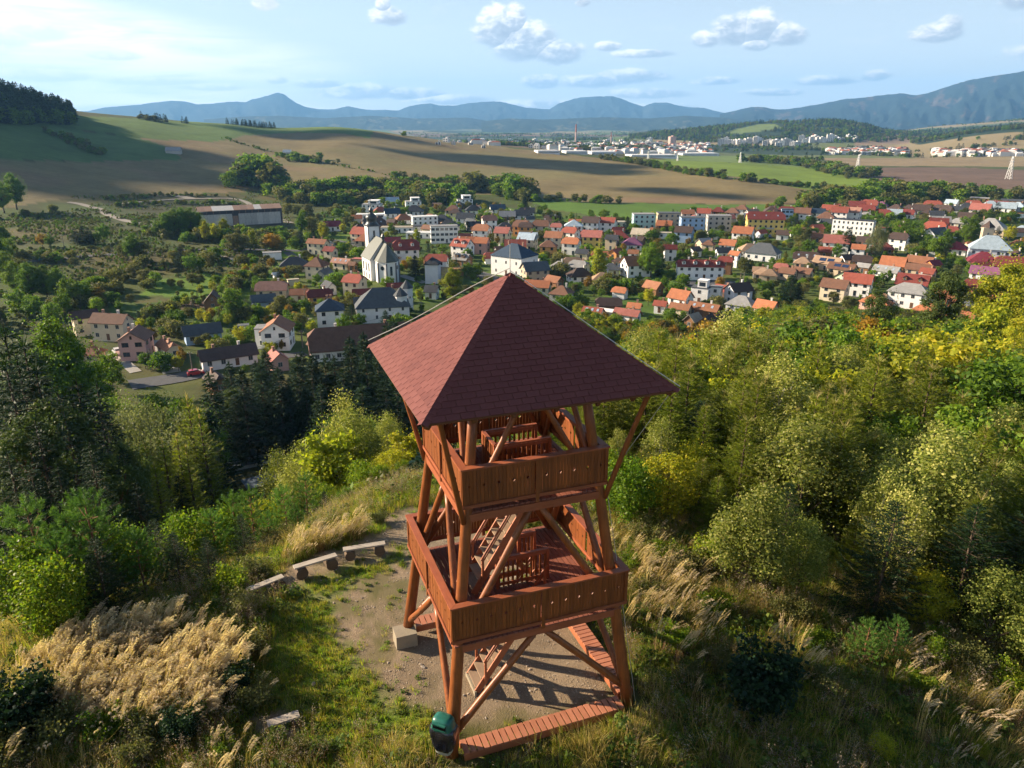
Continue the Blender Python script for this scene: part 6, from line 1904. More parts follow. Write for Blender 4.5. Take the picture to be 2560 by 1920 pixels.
# --- left: street at the foot of the hill
S('5', 800, 1130, 250, -38, 2.0, 2, 'g', 'c', 'n', look='long', extra=(), label='long cream house with brown roof, angled at the left end of the village', chim=2)
S('5', 610, 1080, 150, 8, 1.6, 2, 'g', 'c', 'N', label='short wing with dark brown roof joining the long cream house on the left', chim=0)
S('5', 660, 1285, 140, 60, 1.1, 1, 'h', 'b', 'O', label='small hipped cottage with faded orange roof behind the big round tree')
S('5', 965, 1255, 215, 72, 1.15, 2, 'g', 'p', 'n', pitch=33, label='pinkish-grey two-storey house with brown gable beside the narrow driveway', chim=2, win_f=1, win_w=1.8)
S('5', 1185, 1250, 150, 108, 2.0, 1, 'x', 'c', 'O', label='long cottage with rusty roof running back from the street', chim=2)
S('5', 1410, 1135, 240, 6, 1.8, 1, 'g', 'u', 's', label='long shed with grey-green roof and light blue front', chim=0)
S('5', 1590, 1305, 380, 8, 2.6, 1, 'g', 'w', 'N', label='long low white house under a dark brown roof by the red car', chim=2, fh=2.6)
S('5', 1510, 1490, 150, 104, 1.7, 1, 'x', 'n', 'N', label='dark barn roof rising among the spruces below the long low white house', chim=1)
S('5', 1935, 1185, 230, 78, 1.15, 2, 'g', 'w', 'O', pitch=33, label='white two-storey house with brown windows and rusty gable', chim=1, win_f=1, win_w=1.8)
S('5', 1830, 1170, 110, 78, 1.4, 2, 'f', 'w', 'g', label='flat-roofed white wing on the left of the rusty-gabled house')
S('5', 1925, 1330, 150, 104, 1.3, 1, 'g', 'p', 'P', extra=('solar',), label='pinkish roofed house with solar panels above the spruces')
S('5', 1485, 905, 120, 82, 1.0, 1, 'g', 'n', 'N', pitch=48, label='steep dark brown chalet roof beside the dense round green tree', chim=0)
S('5', 1890, 820, 220, -12, 1.7, 1, 'x', 'b', 'p', label='beige bungalow with a pale pinkish roof left of the pyramid-roofed villa', chim=1)
S('5', 1830, 900, 160, 6, 1.6, 1, 'g', 'u', 's', label='slate-roofed shed below the beige bungalow', chim=0)
S('5', 2080, 850, 130, -12, 1.6, 1, 'g', 'c', 'O', label='small cream outbuilding with rusty roof beside the grey lane', chim=0)
S('5', 2040, 640, 190, -5, 1.5, 1, 'h', 'c', 'd', label='bungalow with black hipped roof left of the red terrace row')
S('5', 1885, 552, 120, 0, 2.0, 1, 'f', 'w', 'g', label='small white box shed on the bright lawn by the road', windows=False, cat='shed', name='shed')
S('5', 1910, 690, 40, 20, 1.3, 1, 'g', 'w', 'w', label='tiny pale garden hut on the lawn', windows=False, chim=0, cat='shed', name='shed', fh=1.8)
S('5', 2030, 735, 80, 10, 2.2, 1, 'f', 'c', 'e', label='pale garden shed beside the pyramid-roofed villa', windows=False, cat='shed', name='shed', fh=2.0)
S('5', 1690, 1070, 70, 0, 1.2, 1, 'f', 'w', 's', label='small white garage behind the rusty-gabled house', windows=False, cat='garage', name='garage', fh=2.2)
# --- around the church
S('6', 170, 925, 230, -30, 1.1, 2, 'p', 'c', 'n', pitch=42, label='cream villa with a steep brown pyramid roof left of the church', chim=1, near=False) if False else S('6', 170, 925, 225, -30, 1.1, 2, 'p', 'c', 'n', pitch=42, label='cream villa with a steep brown pyramid roof left of the church', chim=1)
S('6', 300, 475, 150, 5, 1.4, 1, 'g', 'w', 'm', label='white house with maroon roof at the edge of the bushes, far left of the village')
S('6', 175, 700, 200, -36, 2.3, 2, 'g', 'c', 'O', label='rusty-roofed end of the terrace row left of the church tower', extra=(), chim=2)
S('6', 290, 770, 130, -36, 1.3, 2, 'g', 'c', 'R', label='dark red gabled section in the middle of the terrace row', chim=1)
S('6', 395, 835, 200, -38, 2.2, 1, 'g', 'c', 'p', extra=('skylights',), label='pale pinkish long roof at the near end of the terrace row', chim=1)
S('6', 490, 850, 90, -38, 1.2, 1, 'g', 'n', 'n', label='small brown barn wedged between terrace row and church', chim=0)
S('6', 235, 945, 150, 62, 1.9, 1, 'g', 'g', 's', label='long dark grey barn left of the modern white gable', chim=0, pitch=42)
S('6', 275, 1065, 130, 112, 1.7, 1, 'g', 'w', 'd', pitch=44, label='modern white house with steep black gable and skylights', chim=0, extra=('skylights',))
S('6', 190, 1150, 220, 4, 1.6, 1, 'x', 'o', 'R', label='low house with dark red roof in front of the modern white gable', chim=1)
S('6', 515, 1085, 230, -32, 1.1, 2, 'x', 'c', 'r', pitch=36, label='cream two-storey house with red half-hipped roof below the church', chim=2)
S('6', 615, 1125, 240, 2, 2.6, 1, 'g', 'w', 'R', label='long dark red roof behind the white manor', chim=0)
S('6', 290, 1375, 245, 0, 1.05, 2, 'p', 'w', 'b', pitch=36, label='white two-storey house with dark blue pyramid roof at the foot of the village', chim=2, plinth=.9, win_f=1)
S('6', 895, 1060, 170, 3, 2.2, 1, 'g', 'b', 'R', label='low building with dark red roof in front of the church', chim=0)
S('6', 800, 620, 250, 0, 3.2, 1, 'g', 'R' if False else 'n', 'm', label='long maroon-roofed wooden hall behind the church tower', chim=0)
S('6', 985, 755, 235, 2, 1.25, 2, 'x', 'w', 'R', pitch=40, label='white two-storey house with dark red roof right of the church', extra=('dormers',), chim=1)
S('6', 1270, 870, 215, -12, 1.5, 2, 'x', 'w', 'r', label='white house with red half-hipped roof behind the blue-white gatehouse', chim=1)
S('6', 1180, 790, 90, 60, 1.2, 1, 'g', 'o', 'n', label='small brown gable beside the white red-roofed house near the gatehouse', chim=0)
S('6', 1220, 1105, 140, -20, 1.1, 1, 'g', 'w', 'd', pitch=42, label='small white cottage with black gable left of the big yellowing tree')
S('6', 1500, 725, 225, -35, 1.15, 2, 'g', 'w', 'r', label='white house with red gable and a row of dormers right of the church', extra=('dormers',), chim=2)
S('6', 1500, 800, 190, -35, 1.3, 1, 'g', 'n', 'g', label='brown timber house with pale grey roof in front of the dormered house', extra=('dormers',))
S('6', 1680, 690, 150, -20, 1.1, 2, 'g', 'p', 'o', label='pink two-storey house with orange roof')
S('6', 1985, 680, 190, 0, 1.2, 1, 'g', 'w', 'r', label='white house with red roof just behind the big blue-roofed hall')
S('6', 1830, 700, 90, 30, 1.2, 1, 'g', 'g', 'n', label='small grey house with brown roof left of the blue-roofed hall')
S('6', 2095, 655, 190, -20, 1.3, 2, 'g', 'c', 'B', label='cream house with pale blue roof behind the blue-roofed hall', extra=('balcony',))
S('6', 1680, 565, 180, -22, 1.2, 2, 'x', 'w', 'O', label='white house with rusty half-hipped roof behind the pink house', chim=1)
S('6', 1530, 580, 120, -5, 1.6, 1, 'g', 'b', 'r', label='low red annex between the glazed white block and the rusty-roofed house', chim=0)
S('6', 1870, 590, 165, -20, 1.15, 2, 'g', 'c', 'P', label='cream house with crimson roof', chim=1)
S('6', 2045, 525, 175, -20, 1.1, 2, 'x', 'o', 'n', label='orange-walled house with brown roof on the upper street', chim=1)
# --- new quarter at the upper edge
for a in ((670, 300, 190, 2, 'f', 'w', 'g', ('upper',)), (850, 235, 130, 1, 'g', 'w', 'B', ()), (1045, 270, 150, 2, 'f', 'w', 'g', ('upper',)), (850, 350, 150, 1, 'g', 'w', 'b', ()), (600, 365, 160, 1, 'f', 'w', 'w', ()), (720, 405, 160, 1, 'f', 'w', 'w', ('upper',)),
   (975, 375, 120, 1, 'f', 'w', 'w', ()), (1055, 330, 180, 1, 'h', 'w', 'd', ()), (1515, 245, 160, 2, 'f', 'w', 'd', ('upper',)), (1415, 320, 160, 1, 'h', 'b', 'n', ()), (1600, 320, 160, 1, 'h', 'w', 'd', ()), (1820, 308, 150, 1, 'g', 'w', 'b', ()),
   (1910, 378, 150, 1, 'g', 'n', 'g', ()), (2040, 368, 160, 1, 'x', 'w', 'd', ()), (1150, 425, 250, 2, 'f', 'w', 'w', ()), (1310, 412, 160, 1, 'h', 'n', 'd', ()), (1530, 400, 180, 1, 'g', 'w', 'd', ()), (900, 492, 310, 1, 'f', 'w', 'e', ()),
   (1370, 478, 210, 1, 'h', 'w', 'd', ()), (1600, 472, 140, 1, 'g', 'w', 'd', ()), (1745, 455, 145, 2, 'x', 'w', 'p', ()), (1890, 492, 170, 1, 'h', 'w', 'd', ()), (1130, 545, 310, 1, 'f', 'w', 'w', ()), (680, 470, 230, 1, 'x', 'n', 'N', ('skylights',)),
   (560, 500, 150, 1, 'h', 'c', 'N', ()), (1130, 480, 170, 1, 'f', 'w', 'd', ())):
 u, v, w, st, rf, wl, rc, ex = a
 S('6', u, v, w, float(rng.choice([-12, -6, 4, 10])), 1.35 if w < 240 else 2.4, st, rf, wl, rc, extra=ex, chim=0 if rf == 'f' else 1, fh=2.6)
S('6', 1330, 585, 260, 4, 2.2, 3, 'f', 'w', 'g', label='large white three-storey block with a glazed right half', win_w=1.8, wgap=2.3, fh=2.9, cat='building', name='public_building')
# --- centre right
for a in ((60, 215, 120, 0, 1, 'g', 'w', 'd'), (605, 345, 165, -15, 2, 'g', 'w', 'N'), (745, 345, 145, -15, 2, 'g', 'w', 'r'), (650, 300, 90, 0, 1, 'g', 'b', 'p'), (455, 375, 150, 0, 2, 'p', 'w', 'B'), (310, 385, 100, -15, 2, 'x', 'w', 'P'),
   (180, 375, 150, -10, 2, 'x', 'g', 'n'), (50, 385, 120, -10, 2, 'x', 'o', 'N'), (70, 495, 170, -10, 2, 'g', 'c', 'B'), (430, 440, 160, -30, 2, 'x', 'w', 'r'), (615, 480, 180, -12, 2, 'g', 'y', 'P'), (290, 485, 170, -15, 2, 'g', 'c', 'O'),
   (240, 565, 150, -5, 2, 'h', 'o', 'n'), (435, 540, 170, -20, 2, 'x', 'w', 'o'), (530, 580, 120, -20, 1, 'g', 'c', 'd'), (950, 500, 165, 0, 1, 'h', 'w', 'v'), (1025, 410, 165, -15, 1, 'g', 'c', 'e'), (1120, 392, 130, -10, 1, 'h', 'w', 'O'),
   (1390, 435, 160, -12, 2, 'g', 'u', 'N'), (780, 500, 120, -20, 2, 'g', 'b', 'd'), (810, 580, 120, 60, 1, 'g', 'o', 'r'), (1270, 590, 110, 10, 2, 'g', 'w', 'R'), (960, 630, 90, -10, 2, 'g', 'w', 'O'), (1890, 445, 180, -14, 2, 'g', 'w', 'o'),
   (1765, 505, 145, -14, 1, 'g', 'w', 'o'), (1600, 500, 110, -14, 1, 'h', 'b', 'n'), (1480, 560, 120, 50, 1, 'g', 'w', 'N'), (1820, 645, 100, -30, 2, 'g', 'w', 'o'), (1740, 705, 120, -10, 2, 'x', 'n', 'R'), (1720, 570, 130, 20, 1, 'g', 'w', 'd'),
   (330, 695, 140, -30, 1, 'h', 'n', 'g'), (500, 705, 190, -30, 1, 'x', 'c', 'g'), (770, 720, 140, 0, 1, 'h', 'c', 's'), (830, 650, 100, -20, 1, 'h', 'b', 'N'), (1230, 400, 110, 0, 1, 'f', 'w', 'e'),
   (1560, 255, 120, -8, 2, 'g', 'w', 'r'), (1680, 240, 110, -8, 2, 'h', 'n', 'R'), (1800, 250, 120, -8, 2, 'h', 'g', 'n'), (1880, 220, 110, -8, 2, 'h', 'w', 'n'), (1980, 210, 100, -8, 1, 'h', 'u', 'R'), (2140, 200, 120, 0, 1, 'h', 'g', 'N'), (1490, 240, 80, 0, 1, 'g', 'w', 'g'),
   (2060, 765, 150, -10, 1, 'h', 'b', 'a'), (1190, 1040, 110, -15, 1, 'g', 'w', 'r'), (860, 300, 90, 0, 1, 'f', 'g', 'e')):
 u, v, w, yw, st, rf, wl, rc = a
 S('7', u, v, w, yw, 1.3, st, rf, wl, rc)
S('7', 1045, 320, 200, 10, 1.6, 3, 'f', 't', 'g', label='pale teal three-storey apartment block', cat='apartment block', name='apartment_block', fh=2.9)
S('7', 1255, 310, 205, 10, 1.6, 3, 'f', 'b', 's', label='beige three-storey apartment block with dark balconies next to the teal one', extra=('balcony',), cat='apartment block', name='apartment_block', fh=2.9)
S('7', 1455, 355, 215, 10, 1.6, 3, 'f', 'u', 's', label='light blue three-storey apartment block between two pale grey ones', cat='apartment block', name='apartment_block', fh=2.9)
S('7', 1680, 335, 210, 10, 1.6, 3, 'f', 'g', 'g', label='grey three-storey apartment block left of the yellow hotel', cat='apartment block', name='apartment_block', fh=2.9)
S('7', 2070, 365, 310, 10, 2.2, 3, 'x', 'y', 'R', label='big yellow four-storey building with dark red roof and skylights', extra=('skylights', 'balcony'), cat='building', name='large_building', fh=2.9, keep=1)
S('7', 1520, 755, 400, 10, 3.4, 2, 'x', 'w', 'R', label='long white building with dark red roof and a row of dormers', extra=('dormers',), chim=2, cat='building', name='long_building')
S('7', 2060, 595, 290, -16, 1.7, 1, 'h', 'w', 's', label='broad white hall with big slate grey hipped roof by the hedge', pitch=42, keep=1, chim=0, fh=3.6)
S('7', 150, 880, 240, -16, 1.9, 1, 'g', 'c', 'o', label='cream cottage with long orange roof right behind the tower roof peak', chim=1)
S('7', 290, 835, 170, -42, 1.4, 1, 'g', 'n', 'O', label='brown barn with rusty roof beside the orange-roofed cottage', chim=0)
S('7', 350, 1010, 215, -20, 1.2, 2, 'h', 'g', 'n', label='grey two-storey house with brown hipped roof just above the tower roof slope', chim=2)
S('7', 750, 1040, 220, 5, 1.6, 1, 'x', 'n', 'N', label='dark brown barn roof above the red courtyard roofs', chim=0)
S('7', 620, 1110, 190, -22, 1.8, 1, 'g', 'w', 'r', label='red roof with skylights at the left of the courtyard row', extra=('skylights',))
S('7', 755, 1100, 180, -25, 2.6, 1, 'g', 'w', 'w', label='white sheet-metal roof in the courtyard row', chim=0, pitch=20)
S('7', 910, 1130, 240, -24, 2.3, 1, 'g', 'w', 'P', label='long pinkish red courtyard roof behind the glinting white one', chim=1)
S('7', 970, 1060, 120, -15, 1.4, 1, 'g', 'w', 'o', label='small orange and white house behind the courtyard row', chim=1)
S('7', 1130, 890, 175, -38, 1.4, 1, 'g', 'n', 'O', label='rusty barn roof standing alone in the trees left of the dormered long building', chim=0, pitch=42)
S('7', 1360, 985, 220, -32, 1.35, 1, 'g', 'w', 'o', label='white cottage with bright orange roof and pointed front gable', chim=1, pitch=42)
S('7', 1530, 960, 170, -15, 1.4, 2, 'f', 'w', 's', label='modern white cube house with dark flat roof', extra=('upper',))
S('7', 1660, 950, 110, -15, 1.3, 2, 'f', 'w', 'g', label='white annex right of the modern cube house')
S('7', 1720, 920, 190, -30, 1.5, 1, 'x', 'w', 'r', label='red half-hipped roof right of the modern cube house', chim=1)
S('7', 1360, 1075, 190, -24, 2.0, 1, 'g', 'c', 'O', label='rusty long roof left of the tan barn', chim=1)
S('7', 1560, 1085, 280, -22, 2.4, 1, 'g', 'n', 'O', label='longest rusty roof in front of the modern cube house', extra=('skylights',), chim=1)
S('7', 1465, 1180, 150, 58, 1.3, 1, 'g', 'n', 'e', label='barn with weathered beige roof and dark gable', chim=0, pitch=44)
S('7', 1590, 1200, 150, 70, 1.3, 1, 'g', 'n', 'N', label='dark barn right of the weathered beige roof', chim=0, pitch=44)
S('7', 2085, 1075, 200, -28, 1.4, 1, 'g', 'b', 'o', label='vivid orange-roofed cottage alone above the right-hand wood', chim=1, pitch=44)
S('7', 2030, 740, 100, 0, 1.3, 1, 'g', 'w', 'a')
# --- right-hand part
for a in ((90, 205, 120, 'h', 'n', 'N', 1), (220, 205, 125, 'x', 'o', 'R', 1), (355, 212, 115, 'g', 'b', 'n', 1), (480, 215, 110, 'g', 'w', 'b', 1), (580, 190, 125, 'g', 'g', 'r', 1), (680, 180, 115, 'g', 'b', 'R', 1), (800, 190, 120, 'g', 'w', 'R', 2), (910, 178, 125, 'x', 'g', 'r', 2),
   (1010, 150, 95, 'h', 'w', 'v', 1), (1130, 190, 140, 'h', 'g', 'N', 1), (1240, 180, 100, 'h', 'b', 'N', 1), (1345, 190, 120, 'g', 'g', 'N', 1), (1440, 155, 120, 'x', 'w', 'r', 1), (1525, 195, 140, 'x', 'o', 'N', 1), (375, 268, 110, 'f', 'w', 'n', 2), (548, 262, 145, 'h', 'w', 'n', 1),
   (560, 302, 100, 'g', 'w', 'd', 1), (660, 245, 135, 'g', 'w', 'r', 2), (770, 245, 125, 'g', 'w', 'p', 2), (880, 225, 125, 'x', 'b', 'R', 2), (1010, 235, 135, 'x', 'w', 'R', 1), (1115, 225, 110, 'g', 'w', 'B', 1), (1230, 225, 115, 'x', 'w', 'R', 1), (1470, 235, 100, 'g', 'w', 'd', 1),
   (1840, 185, 140, 'g', 'w', 'P', 1), (1720, 172, 120, 'h', 'w', 'd', 1), (1920, 165, 140, 'h', 'k', 'B', 1), (2060, 172, 120, 'g', 'w', 'B', 1), (1600, 130, 90, 'g', 'w', 'B', 1), (2150, 165, 110, 'h', 'k', 'B', 1), (1780, 140, 90, 'x', 'w', 'r', 1), (1640, 190, 90, 'g', 'w', 'd', 1), (1390, 225, 90, 'h', 'y', 'N', 1),
   (185, 405, 95, 'g', 'w', 'N', 1), (1470, 305, 105, 'h', 'c', 'B', 1), (1640, 300, 95, 'h', 'c', 'g', 1), (1450, 395, 155, 'x', 'w', 'r', 2), (1575, 385, 145, 'x', 'w', 'R', 1), (1150, 490, 150, 'x', 'w', 'N', 2), (1640, 530, 155, 'h', 'w', 'm', 1), (2110, 595, 150, 'h', 'w', 'N', 1),
   (470, 425, 85, 'g', 'n', 'O', 1), (550, 465, 95, 'h', 'b', 'n', 1), (350, 655, 130, 'h', 'b', 'a', 1), (810, 580, 95, 'g', 'w', 'o', 2), (2080, 690, 220, 'x', 'n', 'R', 1), (1850, 645, 210, 'h', 'b', 'm', 1), (2140, 490, 90, 'h', 'c', 'O', 1), (870, 470, 120, 'g', 'w', 'N', 1), (2180, 360, 80, 'h', 'w', 'B', 1)):
 u, v, w, rf, wl, rc, st = a
 S('8', u, v, w, float(rng.choice([-16, -10, -4, 8])), 1.25, st, rf, wl, rc)
S('8', 770, 375, 310, -12, 3.6, 3, 'f', 'w', 'd', label='long white three-storey block with rows of dark windows and a black flat roof', cat='apartment block', name='apartment_block', fh=2.9, win_w=.8, wgap=2.2)
S('8', 215, 265, 95, 5, 1.3, 3, 'f', 'u', 's', label='narrow blue glass block right of the yellow building', cat='building', name='office_block', fh=2.9, wgap=2.0, win_w=1.8)
S('8', 1905, 400, 240, -10, 1.25, 2, 'h', 'b', 'g', label='large beige two-storey villa with broad grey hipped roof at the right', pitch=38, chim=2, keep=1)
S('8', 1830, 85, 120, 0, 3.0, 1, 'g', 'y', 'g', label='long pale farm shed at the far edge of the village', chim=0, pitch=15)
S('8', 2120, 110, 150, 0, 2.4, 1, 'g', 'o', 's', label='farm hall with grey roof and orange wall at the far right edge', chim=0, pitch=18)
S('8', 1980, 120, 130, 0, 2.8, 1, 'g', 'm' if False else 'n', 'R', label='low dark red farm roof between the two farm sheds', chim=0, pitch=20)
S('8', 540, 555, 105, -10, 1.2, 1, 'g', 'n', 'r', label='small bright red roof alone among dark trees', chim=1)
S('8', 380, 615, 190, 0, 1.7, 1, 'x', 'w', 'N', extra=('skylights',), label='dark roof with skylights beside the broad white hall')
S('8', 560, 665, 230, -22, 1.8, 1, 'g', 'b', 'a', extra=('solar',), label='tan roof carrying a blue solar panel', chim=1)
S('8', 680, 715, 220, -22, 2.0, 1, 'g', 'b', 'n', extra=('solar2',), label='brown roof joined to the tan solar roof')
S('8', 730, 790, 200, 60, 1.4, 1, 'g', 'l', 'N', label='pale green gable with dark roof below the solar roofs', chim=1, pitch=34)
S('8', 720, 625, 130, 40, 1.3, 1, 'g', 'w', 'N', label='dark-roofed white house behind the solar roofs')
S('8', 845, 640, 130, 0, 1.3, 1, 'x', 'n', 'N', label='dark brown roof next to the small orange gable')
S('8', 860, 690, 100, -20, 1.5, 1, 'g', 'n', 'g', label='grey shed roof left of the bright orange one', chim=0)
S('8', 1105, 675, 185, -10, 1.35, 1, 'g', 'n', 'o', label='brightest orange barn roof in the right-hand village', chim=0, pitch=42)
S('8', 1050, 735, 200, -22, 2.0, 1, 'g', 'w', 'g', label='grey-roofed house below the brightest orange barn', extra=('skylights',))
S('8', 1330, 655, 200, -20, 1.7, 1, 'g', 'b', 'O', label='rusty roof right of the brightest orange barn', chim=2)
S('8', 1440, 670, 110, 50, 1.3, 1, 'g', 'o', 'm', label='maroon roof over an orange gable beside the rusty roof')
S('8', 1320, 715, 180, -10, 2.0, 1, 'g', 'b', 'n', label='brown roof in front of the rusty one', chim=0)
S('8', 1395, 745, 110, -20, 1.2, 1, 'g', 'p', 'r', label='little red gable squeezed below the brown roof')
S('8', 1265, 845, 230, -8, 1.35, 1, 'g', 'n', 'R', extra=('dormers',), label='dark red roof with round white dish and timber gable', pitch=40)
S('8', 1235, 985, 310, -10, 1.7, 2, 'h', 'w', 'g', label='big white two-storey inn with grey and brown hipped roof', keep=1, pitch=34, chim=1)
S('8', 1540, 970, 170, -8, 1.2, 1, 'g', 'w', 'o', label='white cottage with orange roof behind the tall scots pine', chim=1, pitch=42)
S('8', 1830, 900, 250, -8, 1.5, 1, 'x', 'o', 'R', label='house with dark red roof and bare brick gable', chim=2, pitch=40)
S('8', 1790, 945, 150, 60, 1.3, 1, 'g', 'o', 'O', label='rusty roof leaning against the brick-gabled house', chim=1)
S('8', 1870, 750, 190, -5, 1.6, 1, 'g', 'w', 'v', label='purple-grey roof above the brick-gabled house')
S('8', 2150, 775, 140, -25, 1.2, 1, 'g', 'w', 'o', label='white cottage with orange roof at the right edge')
S('8', 2130, 960, 230, -20, 1.6, 1, 'x', 'p', 'O', extra=('dormers',), label='pink house with orange roof and white dormers at the right edge')
S('8', 1780, 1030, 150, 30, 1.3, 1, 'h', 'n', 's', label='slate-roofed hut right of the orange roofs above the wood', chim=0)
S('8', 1395, 1075, 210, -12, 1.6, 1, 'h', 'p', 'o', label='orange hipped roof with pink wall below the white inn', chim=1)
S('8', 960, 1010, 240, -22, 1.8, 1, 'h', 'p', 'o', label='jumbled orange hipped roof left of the white inn', chim=1)
S('8', 1760, 1150, 150, -10, 1.3, 1, 'g', 'b', 'o', label='orange roof half hidden in the trees near the right edge', chim=1)
S('8', 1000, 955, 60, 0, 1.2, 1, 'g', 'w', 'a', chim=0)
S('8', 70, 760, 135, -5, 1.3, 1, 'h', 'b', 'a', label='tan-roofed cottage left of the double brown roof', chim=1)
S('8', 225, 745, 150, -22, 1.5, 1, 'x', 'b', 'n', label='left part of the double brown roof above the thujas', chim=1)
S('8', 350, 745, 160, -22, 1.6, 1, 'g', 'b', 'n', label='right part of the double brown roof above the thujas', chim=2)
S('8', 1410, 720, 60, 0, 1.2, 1, 'g', 'w', 'r', chim=0)
# --- the big old brown-roofed farmhouse
ox, oy, k = ZR['6']
x_, y_ = ground(ox + 420 * k, oy + 1665 * k)
D_ = math.hypot(x_, y_)
M_ = 1 / (F / D_)
vd = math.atan2(x_, y_)
t = house(x_ + 4, y_ + 7, R_(4) - vd, 30, 11, 1, 'x', 'w', 'n', pitch=42, near=True, chim=2, label='large old farmhouse with sagging brown roof, largest roof below the manor', fh=3.2, name='farmhouse')
FOOT.append((x_, y_ + 6, 20))
a_ = hs('6', 205, 1655, 240, 122, 1.35, 1, 'g', 'p', 'n', pitch=42, label='old farmhouse wing with brown roof and pale crumbling gable', chim=0, fh=3.2, name='farmhouse', cat='house')
# --- manor with turrets
x_, y_ = ground(ox + 715 * k, oy + 1310 * k); vd = math.atan2(x_, y_)
mx, my = x_ + 1, y_ + 5
house(mx, my, R_(2) - vd, 17.5, 11.5, 2, 'h', 'w', 's', pitch=42, near=True, label='white manor house with dark hipped roof beside two turrets', fh=2.7, chim=1, name='manor_house', win_w=.8, wgap=3.6, keep=1) if False else house(mx, my, R_(2) - vd, 17.5, 11.5, 2, 'h', 'w', 's', pitch=42, near=True, label='white manor house with dark hipped roof beside two turrets', fh=2.5, chim=1, name='manor_house', win_w=.8, wgap=3.6)
FOOT.append((mx, my, 13))
hs('6', 590, 1275, 150, 0, 1.3, 2, 'g', 'w', 's', label='low slate-roofed wing on the left of the manor', chim=0, fh=2.4)
def turret(u, v, dia, h, rh, lab, n=8):
 x, y = ground(ox + u * k, oy + v * k); y += dia * .5
 t = empty('turret', (x, y, hz(x, y)), .3)
 mb = MB(); mb.tube([(0, 0, -1), (0, 0, h)], dia / 2, n); mb.build('walls', WM['w'], t)
 V = [(math.cos(2 * math.pi * i / n) * (dia / 2 + .45), math.sin(2 * math.pi * i / n) * (dia / 2 + .45), h - .1) for i in range(n)] + [(0, 0, h + rh), (0, 0, h - .1)]
 mb = MB(); mb.add(V, [(i, (i + 1) % n, n) for i in range(n)] + [((i + 1) % n, i, n + 1) for i in range(n)]); mb.build('roof', RM['s'], t)
 for a in (-1.9, -1.2, -.5):
  obj('window', WIN[(.5, .7, 0)], t, (math.cos(a) * (dia / 2 * .985), math.sin(a) * dia / 2 * .985, h * .62), (0, 0, a + math.pi / 2))
 tag(t, lab, 'turret'); FOOT.append((x, y, dia))
turret(928, 1300, 4.3, 8.6, 2.8, 'nearer white turret with conical slate roof on the right corner of the manor')
turret(985, 1220, 4.3, 8.6, 2.8, 'farther white turret with conical slate roof behind the manor corner')
# gatehouse tower
x_, y_ = ground(ox + 1222 * k, oy + 958 * k)
house(x_, y_ + 3, R_(-6), 5.6, 5.6, 3, 'p', 'k', 'd', pitch=40, near=True, label='square blue-white gatehouse tower with black pyramid roof left of the big yellowing tree', chim=0, windows=False, name='gatehouse_tower', cat='tower', plinth=.2)
FOOT.append((x_, y_ + 3, 4))
# white hall with the blue roof: three rows of dark windows, corner towards us
x_, y_ = ground(ox + 1925 * k, oy + 905 * k); vd = math.atan2(x_, y_)
house(x_ + 2.5, y_ + 10, R_(-36) - vd, 16.5, 13, 2, 'h', 'w', 'b', pitch=36, near=True, label='large white hall with dark blue hipped roof and many small dark windows', chim=2, fh=4.0, name='town_hall', cat='building', win_w=.8, wgap=4.2, ov=.4)
FOOT.append((x_ + 2, y_ + 9, 14))
# ------------------------------------------------------------------ church
k6 = ZR['6'][2]
def z6(a, b_): return ZR['6'][0] + a * k6, ZR['6'][1] + b_ * k6
ax_, ay_ = ground(*z6(835, 972))
CH = empty('church', (0, 0, 0))
ca = R_(-63)                                # axis, tower -> apse
apse = Vector((ax_, ay_ + 3.2, 0))
cdir = Vector((math.cos(ca), math.sin(ca), 0))
CS = 1.12
corg = apse - cdir * 21.5 * CS                   # tower centre
CH.location = (corg.x, corg.y, hz(corg.x, corg.y)); CH.rotation_euler = (0, 0, ca); CH.scale = (CS, CS, CS)
tag(CH, 'white church with grey-green steep roofs, onion-domed tower and polygonal apse', 'church')
M_CHR = mat_simple('old_metal_roof', (.075, .085, .072), .6, .4, .3, 2.0, objvar=.0)
M_DOME = mat_simple('dome_metal', (.035, .042, .045), .4, .5, .2, 2)
M_QUOIN = mat_simple('grey_quoin', (.14, .14, .16), .8, .2, .2, 2)
mb = MB(); mb.box((0, 0, 9.0), (4.7, 4.7, 20.0)); mb.build('tower_walls', WM['w'], CH)
for sx in (-1, 1):
 for sy in (-1, 1):
  MB().box((sx * 2.28, sy * 2.28, 9.0), (.30, .30, 20.0)).build('quoin_strip', M_QUOIN, CH)
MB().box((0, 0, 19.1), (5.3, 5.3, .35)).build('tower_cornice', M_QUOIN, CH)
for rot, (a, b_) in ((0, (0, -2.36)), (math.pi / 2, (2.36, 0)), (-math.pi / 2, (-2.36, 0))):
 obj('window', WIN[(.8, 1.3, 0)], CH, (a, b_, 16.4), (0, 0, rot), s=(1.1, 1.0, 1.5))
mb = MB(); zz = [z + 3.6 for z in (15.6, 16.2, 16.9, 17.8, 18.6, 19.3, 19.8, 20.2, 20.7, 21.1, 21.6, 22.2, 23.2, 24.4)]
rr = [3.0, 2.5, 1.9, 2.15, 2.3, 2.0, 1.35, .85, .75, 1.0, .8, .35, .12, .04]
mb.tube([(0, 0, z) for z in zz], rr, 12); mb.build('onion_dome', M_DOME, CH, smooth=True)
MB().box((0, 0, 28.6), (.10, .10, 1.7)).box((0, 0, 28.9), (.10, .8, .10)).build('cross', M_DOME, CH)
